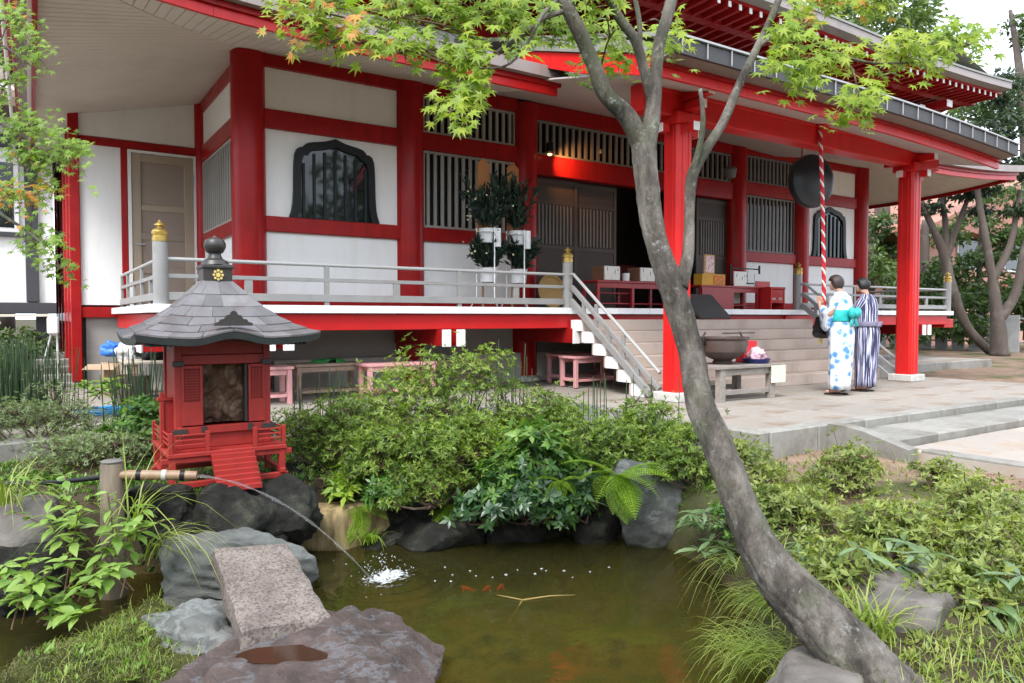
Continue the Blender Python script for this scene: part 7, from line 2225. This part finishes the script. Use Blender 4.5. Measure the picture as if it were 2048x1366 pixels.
def spray(anchor, cx, cy, rx, ry, d0, dd, ntw, turning=0.0, per=13, size=.089, facing=.75, sink=leaves, tw=None):
    tw = tw or twg
    a0 = at(*anchor)
    hub = at(cx, cy - ry * .3, d=d0)
    tw.tube(smooth_path([a0, a0.lerp(hub, .5) + Vector((0, 0, .04)), hub], 5), .0045, 5)
    for k in range(ntw):
        a = rng.uniform(0, 2 * PI); q = math.sqrt(rng.uniform(.02, 1))
        tip = at(cx + rx * q * math.cos(a), cy + ry * q * math.sin(a), d=d0 + dd * rng.uniform(-1, 1))
        mid = hub.lerp(tip, .5) + Vector((0, 0, .03 + .02 * rng.rand()))
        path = smooth_path([hub, mid, tip], 6)
        tw.tube(path, [.003 - .0018 * i / len(path) for i in range(len(path))], 4)
        out = (tip - hub); out.z = 0
        for j in range(per):
            t_ = rng.uniform(.35, 1.05)
            p = hub.lerp(tip, t_) + Vector((0, 0, .06 * math.sin(PI * min(t_, 1)))) + Vector(rng.normal(0, .035, 3))
            face = -_F * facing + Vector((0, 0, .75)) + Vector(rng.normal(0, .32, 3))
            nrm = face.normalized()
            al_ = Vector((0, 0, -1)) * .75 + out.normalized() * .6 + Vector(rng.normal(0, .4, 3))
            al_ = (al_ - nrm * al_.dot(nrm)).normalized()
            sd = al_.cross(nrm)
            s_ = size * rng.uniform(.72, 1.18)
            sink.append((p, Matrix((sd, al_, nrm)).transposed(), s_, rng.rand() < turning))
spray((1060, 95, None, None, None, 3.4) if False else (1050, 80, None, None, None, 3.45), 960, 60, 130, 70, 3.4, .30, 16)
spray((1000, 110, None, None, None, 3.40), 800, 55, 150, 70, 3.35, .30, 18, .06)
spray((900, 130, None, None, None, 3.3), 640, 40, 120, 55, 3.3, .28, 15, .16)
spray((900, 130, None, None, None, 3.3), 660, 95, 85, 35, 3.25, .2, 8, .20)
spray((960, 130, None, None, None, 3.4), 800, 115, 100, 28, 3.25, .2, 7, .02)
spray((960, 130, None, None, None, 3.4), 925, 130, 100, 45, 3.3, .22, 10)
spray((930, 140, None, None, None, 3.3), 925, 205, 75, 45, 3.25, .16, 8, size=.092)
spray((930, 150, None, None, None, 3.3), 900, 235, 45, 22, 3.22, .10, 3, size=.088)
spray((1100, 40, None, None, None, 3.5), 1085, 80, 90, 60, 3.75, .25, 10)
spray((1210, 30, None, None, None, 3.6), 1220, 95, 90, 55, 3.95, .25, 10, size=.09)
spray((1230, 60, None, None, None, 3.6), 1200, 150, 70, 30, 3.9, .2, 4, size=.09)
spray((1300, 40, None, None, None, 3.75), 1330, 90, 60, 60, 4.0, .25, 6, size=.09)
spray((1300, -20, None, None, None, 3.75), 1180, 10, 120, 35, 3.5, .3, 7)
spray((960, -20, None, None, None, 3.4), 960, -10, 200, 45, 3.4, .4, 16)
spray((1540, 60, None, None, None, 3.85), 1570, 110, 75, 55, 3.75, .2, 9, size=.088)
spray((1580, 80, None, None, None, 3.8), 1590, 160, 90, 35, 3.7, .2, 8, size=.088)
spray((1680, 110, None, None, None, 3.8), 1690, 135, 90, 35, 3.8, .2, 8, size=.088)
spray((1700, 130, None, None, None, 3.8), 1720, 225, 85, 38, 3.7, .2, 9, size=.085)
spray((1800, 125, None, None, None, 3.8), 1815, 130, 100, 45, 3.85, .25, 13, size=.088)
spray((1850, 125, None, None, None, 3.8), 1930, 105, 85, 40, 3.9, .25, 11, size=.088)
spray((1600, -20, None, None, None, 3.95), 1660, 18, 100, 26, 4.0, .3, 12, .22)
spray((1600, -30, None, None, None, 3.95), 1765, 12, 60, 22, 4.0, .3, 8, .12)
tag(twg.build('twigs', m_stem, mp, normals=False), kind='stuff')
def place_leaves(tree, lv, me_a, me_b, mat_a, keep=288):
    lv.sort(key=lambda q: -q[2] / max((q[0] - Vector((0, 0, EYE))).dot(_F), .5))
    o0 = origin(tree)
    for p, m3, s_, tn in lv[:keep]:
        o_ = bpy.data.objects.new('leaf', me_b if tn else me_a)
        COL.objects.link(o_); o_.parent = tree
        o_.matrix_local = Matrix.Translation(p - o0) @ m3.to_4x4() @ Matrix.Scale(s_, 4)
    rest = lv[keep:]
    for tn, mm in ((False, mat_a), (True, ml_maple2)):
        rr = [q for q in rest if q[3] == tn]
        if rr: tag(scatter('foliage', MLV, MLF, np.array([np.array(q[1]) * q[2] for q in rr]), np.array([q[0][:] for q in rr]), mm, tree), kind='stuff')
place_leaves(mp, leaves, ml_me, ml_me2, ml_maple)

# second maple: only its branch reaches in from the left
lm_ = thing('maple_tree', 'smaller-leaved maple whose branches reach in from the left edge of the photo', 'maple tree', ld(-4.6, 5.2, -.3))
bp0 = ld(-4.6, 5.2, -.35)
MB().tube(smooth_path([bp0, bp0 + Vector((.1, .05, 1.2)), bp0 + Vector((.25, .1, 2.4)), bp0 + Vector((.5, .1, 3.6))], 6), [.11 - .003 * k for k in range(19)], 14, .1, 2).build('trunk', m_mbark, lm_, True)
lv2, tw2 = [], MB()
for pts in ([(bp0 + Vector((.2, .1, 2.3)))[:], at(-120, 180, d=5.3)[:], at(20, 260, d=5.2)[:], at(120, 330, d=5.1)[:]], [(bp0 + Vector((.3, .1, 2.8)))[:], at(-150, 40, d=5.3)[:], at(0, 90, d=5.2)[:], at(60, 130, d=5.2)[:]], [(bp0 + Vector((.15, .1, 1.9)))[:], at(-100, 380, d=5.2)[:], at(20, 440, d=5.1)[:], at(90, 490, d=5.05)[:]]):
    q = smooth_path([Vector(p) for p in pts], 6)
    MB().tube(q, [.022 - .017 * k / len(q) for k in range(len(q))], 8, .05).build('branch', m_mbark, lm_, True)
A_ = lambda x_, y_, d_: (x_, y_, None, None, None, d_)
for (an, cx, cy, rx, ry, nt_, tn) in [((0, 90), 25, 60, 70, 60, 11, .03), ((40, 110), 60, 120, 45, 40, 5, .0), ((0, 200), 10, 190, 60, 60, 9, .0), ((20, 260), 60, 270, 80, 45, 13, .0), ((100, 320), 130, 320, 70, 45, 10, .0), ((60, 330), 40, 340, 70, 35, 8, .15), ((20, 430), 25, 405, 60, 35, 7, .45), ((60, 470), 70, 400, 60, 40, 6, .25), ((60, 470), 80, 500, 60, 40, 7, .0), ((90, 490), 120, 545, 35, 25, 3, .0), ((-60, 150), -60, 150, 80, 90, 8, 0)]:
    spray(A_(an[0], an[1], 5.15), cx, cy, rx, ry, 5.1, .3, int(nt_ * 1.6) + 2, tn, 10, .074, .6, lv2, tw2)
tag(tw2.build('twigs', m_stem, lm_, normals=False), kind='stuff')
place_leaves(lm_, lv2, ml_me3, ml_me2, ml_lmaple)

# ================================================================== BACKGROUND TREES
def tree(name, label, base, limbs_, crowns, n_, size, mat, seed, flat=.75, group='trees behind the temple', kind=None):
    rg = np.random.RandomState(seed)
    t_ = thing(name, label, 'tree', base, group, kind)
    for q in limbs_:
        P_ = [Vector(v[:3]) for v in q]; pr, rr = smooth_path(P_, 6, [v[3] for v in q])
        MB().tube(pr, rr, 10, .12, seed).build('trunk' if q is limbs_[0] else 'branch', m_bark, t_, True)
    P, A = [], []
    w_ = np.array([np.prod(c_[1]) ** .67 for c_ in crowns]); w_ /= w_.sum()
    for (c_, r_), ww in zip(crowns, w_):
        c_, r_ = np.array(c_, float), np.array(r_, float)
        nl = 26
        d_ = rnd_dirs(rg, nl)
        L_ = c_ + d_ * r_ * rg.uniform(.35, .95, (nl, 1))
        m_ = int(n_ * ww / nl) + 1
        for q in L_:
            e = rnd_dirs(rg, m_); rr = r_ * rg.uniform(.16, .34) * np.array([1, 1, flat])
            P.append(q + e * rr * rg.uniform(.5, 1, (m_, 1))); A.append(e + np.array([0, 0, -.3]))
    P, A = np.concatenate(P), np.concatenate(A)
    T = frames(A + rg.normal(0, .3, A.shape), rg.normal(size=A.shape) + np.array([0, 0, 1])) * np.array([.45, 1, .6])[None, None, :] * size * rg.uniform(.6, 1.3, (len(P), 1, 1))
    tag(scatter('crown', LT, LF, T, P, mat, t_), kind='stuff')
    return t_
def AT(x_, y_, d_, r_): p = at(x_, y_, d=d_); return (p.x, p.y, p.z, r_)
def AC(x_, y_, d_, rx, rz): p = at(x_, y_, d=d_); k = d_ / F_PX; return ((p.x, p.y, p.z), (rx * k, rx * k, rz * k))
tree('pine_tree', 'dark forked tree standing at the right edge, near trunk', at(2000, 706, d=21), [
    [AT(2000, 712, 21, .26), AT(1995, 640, 21, .185), AT(1985, 560, 21, .12), AT(1968, 460, 21, .10), AT(1955, 380, 21, .08), AT(1950, 260, 21, .08)],
    [AT(1998, 640, 21, .15), AT(2030, 590, 21, .12), AT(2050, 500, 21, .11), AT(2080, 400, 21, .1)], [AT(1985, 560, 21, .12), AT(2020, 490, 21, .09), AT(2040, 380, 21, .05)]],
    [AC(1950, 300, 21, 70, 30), AC(2010, 260, 21, 60, 35), AC(2060, 330, 21, 70, 30), AC(1900, 330, 21, 40, 18), AC(2000, 180, 21, 50, 40), AC(2040, 420, 21, 40, 15), AC(1990, 350, 21, 60, 15)], 7000, .16, ml_pine, 1, .4)
tree('pine_tree', 'dark tree leaning left between the porch column and the near trunk', at(1985, 702, d=22), [
    [AT(1985, 708, 22, .13), AT(1935, 655, 22, .13), AT(1905, 580, 22, .14), AT(1885, 500, 22, .13), AT(1858, 440, 22, .09), AT(1830, 380, 22, .06)],
    [AT(1892, 520, 22, .10), AT(1915, 450, 22, .08), AT(1938, 390, 22, .06), AT(1950, 330, 22, .05)], [AT(1893, 530, 22, .1), AT(1890, 440, 22, .08), AT(1880, 380, 22, .05)]],
    [AC(1860, 415, 22, 30, 16), AC(1930, 380, 22, 60, 25), AC(1885, 360, 22, 50, 20), AC(1960, 420, 22, 30, 12)], 2600, .15, ml_pine, 2, .4)
tree('leafy_tree', 'drooping leafy tree in front of the pink-brown house, between the two dark trunks', at(1960, 690, d=25), [[AT(1962, 700, 25, .12), AT(1958, 560, 25, .09), AT(1965, 420, 25, .05)]],
     [AC(1960, 520, 25, 60, 30), AC(1900, 470, 25, 45, 30), AC(2030, 470, 25, 55, 30), AC(1960, 440, 25, 50, 20), AC(2050, 560, 25, 40, 30), AC(1990, 390, 25, 60, 25), AC(1930, 570, 25, 50, 30), AC(2000, 500, 25, 50, 40), AC(1880, 540, 25, 40, 40)], 4600, .20, ml_tree, 12, .5)
tree('leafy_tree', 'tall pale green tree rising behind the upper roof on the right', at(1760, 640, d=32), [[AT(1760, 660, 32, .4), AT(1765, 400, 32, .3), AT(1770, 100, 32, .2)]],
     [AC(1760, 60, 32, 130, 90), AC(1850, 120, 32, 100, 70), AC(1680, 10, 32, 90, 60), AC(1920, 190, 32, 60, 50), AC(1800, -60, 32, 120, 80)], 9000, .30, ml_tree2, 3)
tree('leafy_tree', 'airy tree with drooping sprays against the white sky at the right edge', at(2060, 660, d=26), [[AT(2070, 680, 26, .35), AT(2060, 400, 26, .25), AT(2040, 150, 26, .14), AT(2020, 20, 26, .06)]],
     [AC(2030, 200, 26, 60, 60), AC(1960, 215, 26, 60, 30), AC(2060, 60, 26, 50, 50), AC(1990, 240, 26, 40, 30)], 2600, .22, ml_tree, 4)
tree('leafy_tree', 'bright green tree seen between the hall corner and the right porch column', at(1745, 640, d=28), [[AT(1745, 650, 28, .2), AT(1740, 560, 28, .15), AT(1745, 450, 28, .08)]],
     [AC(1750, 545, 28, 50, 45), AC(1730, 500, 30, 50, 40), AC(1790, 520, 29, 45, 60), AC(1860, 470, 30, 40, 45)], 4200, .22, ml_tree2, 5)
tree('leafy_tree', 'dark tree behind the right end of the veranda', at(1850, 640, d=25), [[AT(1850, 660, 25, .25), AT(1848, 560, 25, .18), AT(1850, 440, 25, .1)]],
     [AC(1755, 450, 26, 40, 40), AC(1850, 560, 25, 50, 60), AC(1870, 620, 25, 60, 50), AC(1810, 600, 25, 60, 40)], 4600, .2, ml_tree, 6)
tree('hedge', 'dark hedge under the trees behind the grey fence on the right', at(1960, 650, d=24), [[AT(1960, 690, 24, .1), AT(1960, 640, 24, .08)]],
     [AC(1900, 640, 24, 70, 60), AC(1970, 620, 24.5, 70, 65), AC(2050, 600, 24.5, 80, 70), AC(2120, 620, 24, 80, 70), AC(1830, 660, 23, 50, 40), AC(1750, 650, 26, 60, 40)], 9000, .2, ml_tree, 7)
tree('leafy_tree', 'tree behind the white house at the upper left corner', at(10, 600, d=24), [[AT(10, 660, 24, .3), AT(10, 300, 24, .2), AT(15, 100, 24, .1)]],
     [AC(10, 120, 24, 120, 140), AC(-80, 250, 24, 120, 120), AC(40, 20, 24, 100, 80)], 7000, .24, ml_tree, 8)
tree('hedge', 'bushes in the gap under the white house at the left edge', at(20, 690, d=12), [[AT(20, 740, 12, .05), AT(20, 690, 12, .04)]],
     [AC(20, 700, 11.5, 60, 40), AC(-70, 690, 11.5, 70, 50), AC(70, 690, 13, 40, 35)], 3600, .10, ml_tree, 9)
for k, (x_, y_, h_, lb) in enumerate([(17.0, 21, 9, 'dark tree far behind the right corner of the hall, farther one'), (40, 24, 11, 'tree behind the pink-brown house on the right')]):
    tree('leafy_tree', lb, (x_, y_, -.05), [[(x_, y_, -.1, .3), (x_, y_, h_ * .5, .2), (x_, y_, h_ * .8, .1)]], [((x_, y_, h_ * .72), (3.2, 3.2, h_ * .34)), ((x_ + 2, y_, h_ * .5), (2.2, 2.2, h_ * .22))], 5000, .3, ml_tree, 20 + k)
# unseen wood behind the viewer, added to cut horizon light, mirrored in panes
rg = np.random.RandomState(50)
wb_ = thing('unseen_wood', 'wood of tall trees on the far side of the garden behind the viewer', 'wood', (-2, -12, -.4), kind='stuff')
P, A = [], []
tm_ = MB()
for k in range(30):
    a = rad(95 + 200 * (k + rg.uniform(-.3, .3)) / 30)
    r_ = rg.uniform(11, 17)
    x_, y_ = 1 + r_ * math.sin(a + PI * 0) * 1.0, r_ * math.cos(a)
    h_ = rg.uniform(3.0, 7.0)
    tm_.tube([(x_, y_, -.5), (x_ + rg.normal(0, .3), y_, h_ * .5), (x_ + rg.normal(0, .5), y_, h_ * .9)], [.22, .16, .06], 7)
    for q in range(12):
        c_ = np.array([x_, y_, h_ * rg.uniform(.30, 1)]) + rg.normal(0, 1.0, 3) * [1, 1, .5]
        e = rnd_dirs(rg, 46); P.append(c_ + e * rg.uniform(.5, 1.2) * np.array([1, 1, .7]) * rg.uniform(.4, 1, (46, 1))); A.append(e)
P, A = np.concatenate(P), np.concatenate(A)
T = frames(A, rg.normal(size=A.shape)) * np.array([.5, 1, .6])[None, None, :] * .42 * rg.uniform(.6, 1.3, (len(P), 1, 1))
tag(scatter('crowns', LT, LF, T, P, ml_tree, wb_), kind='stuff')
tag(tm_.build('trunks', m_bark, wb_, normals=False), kind='stuff')
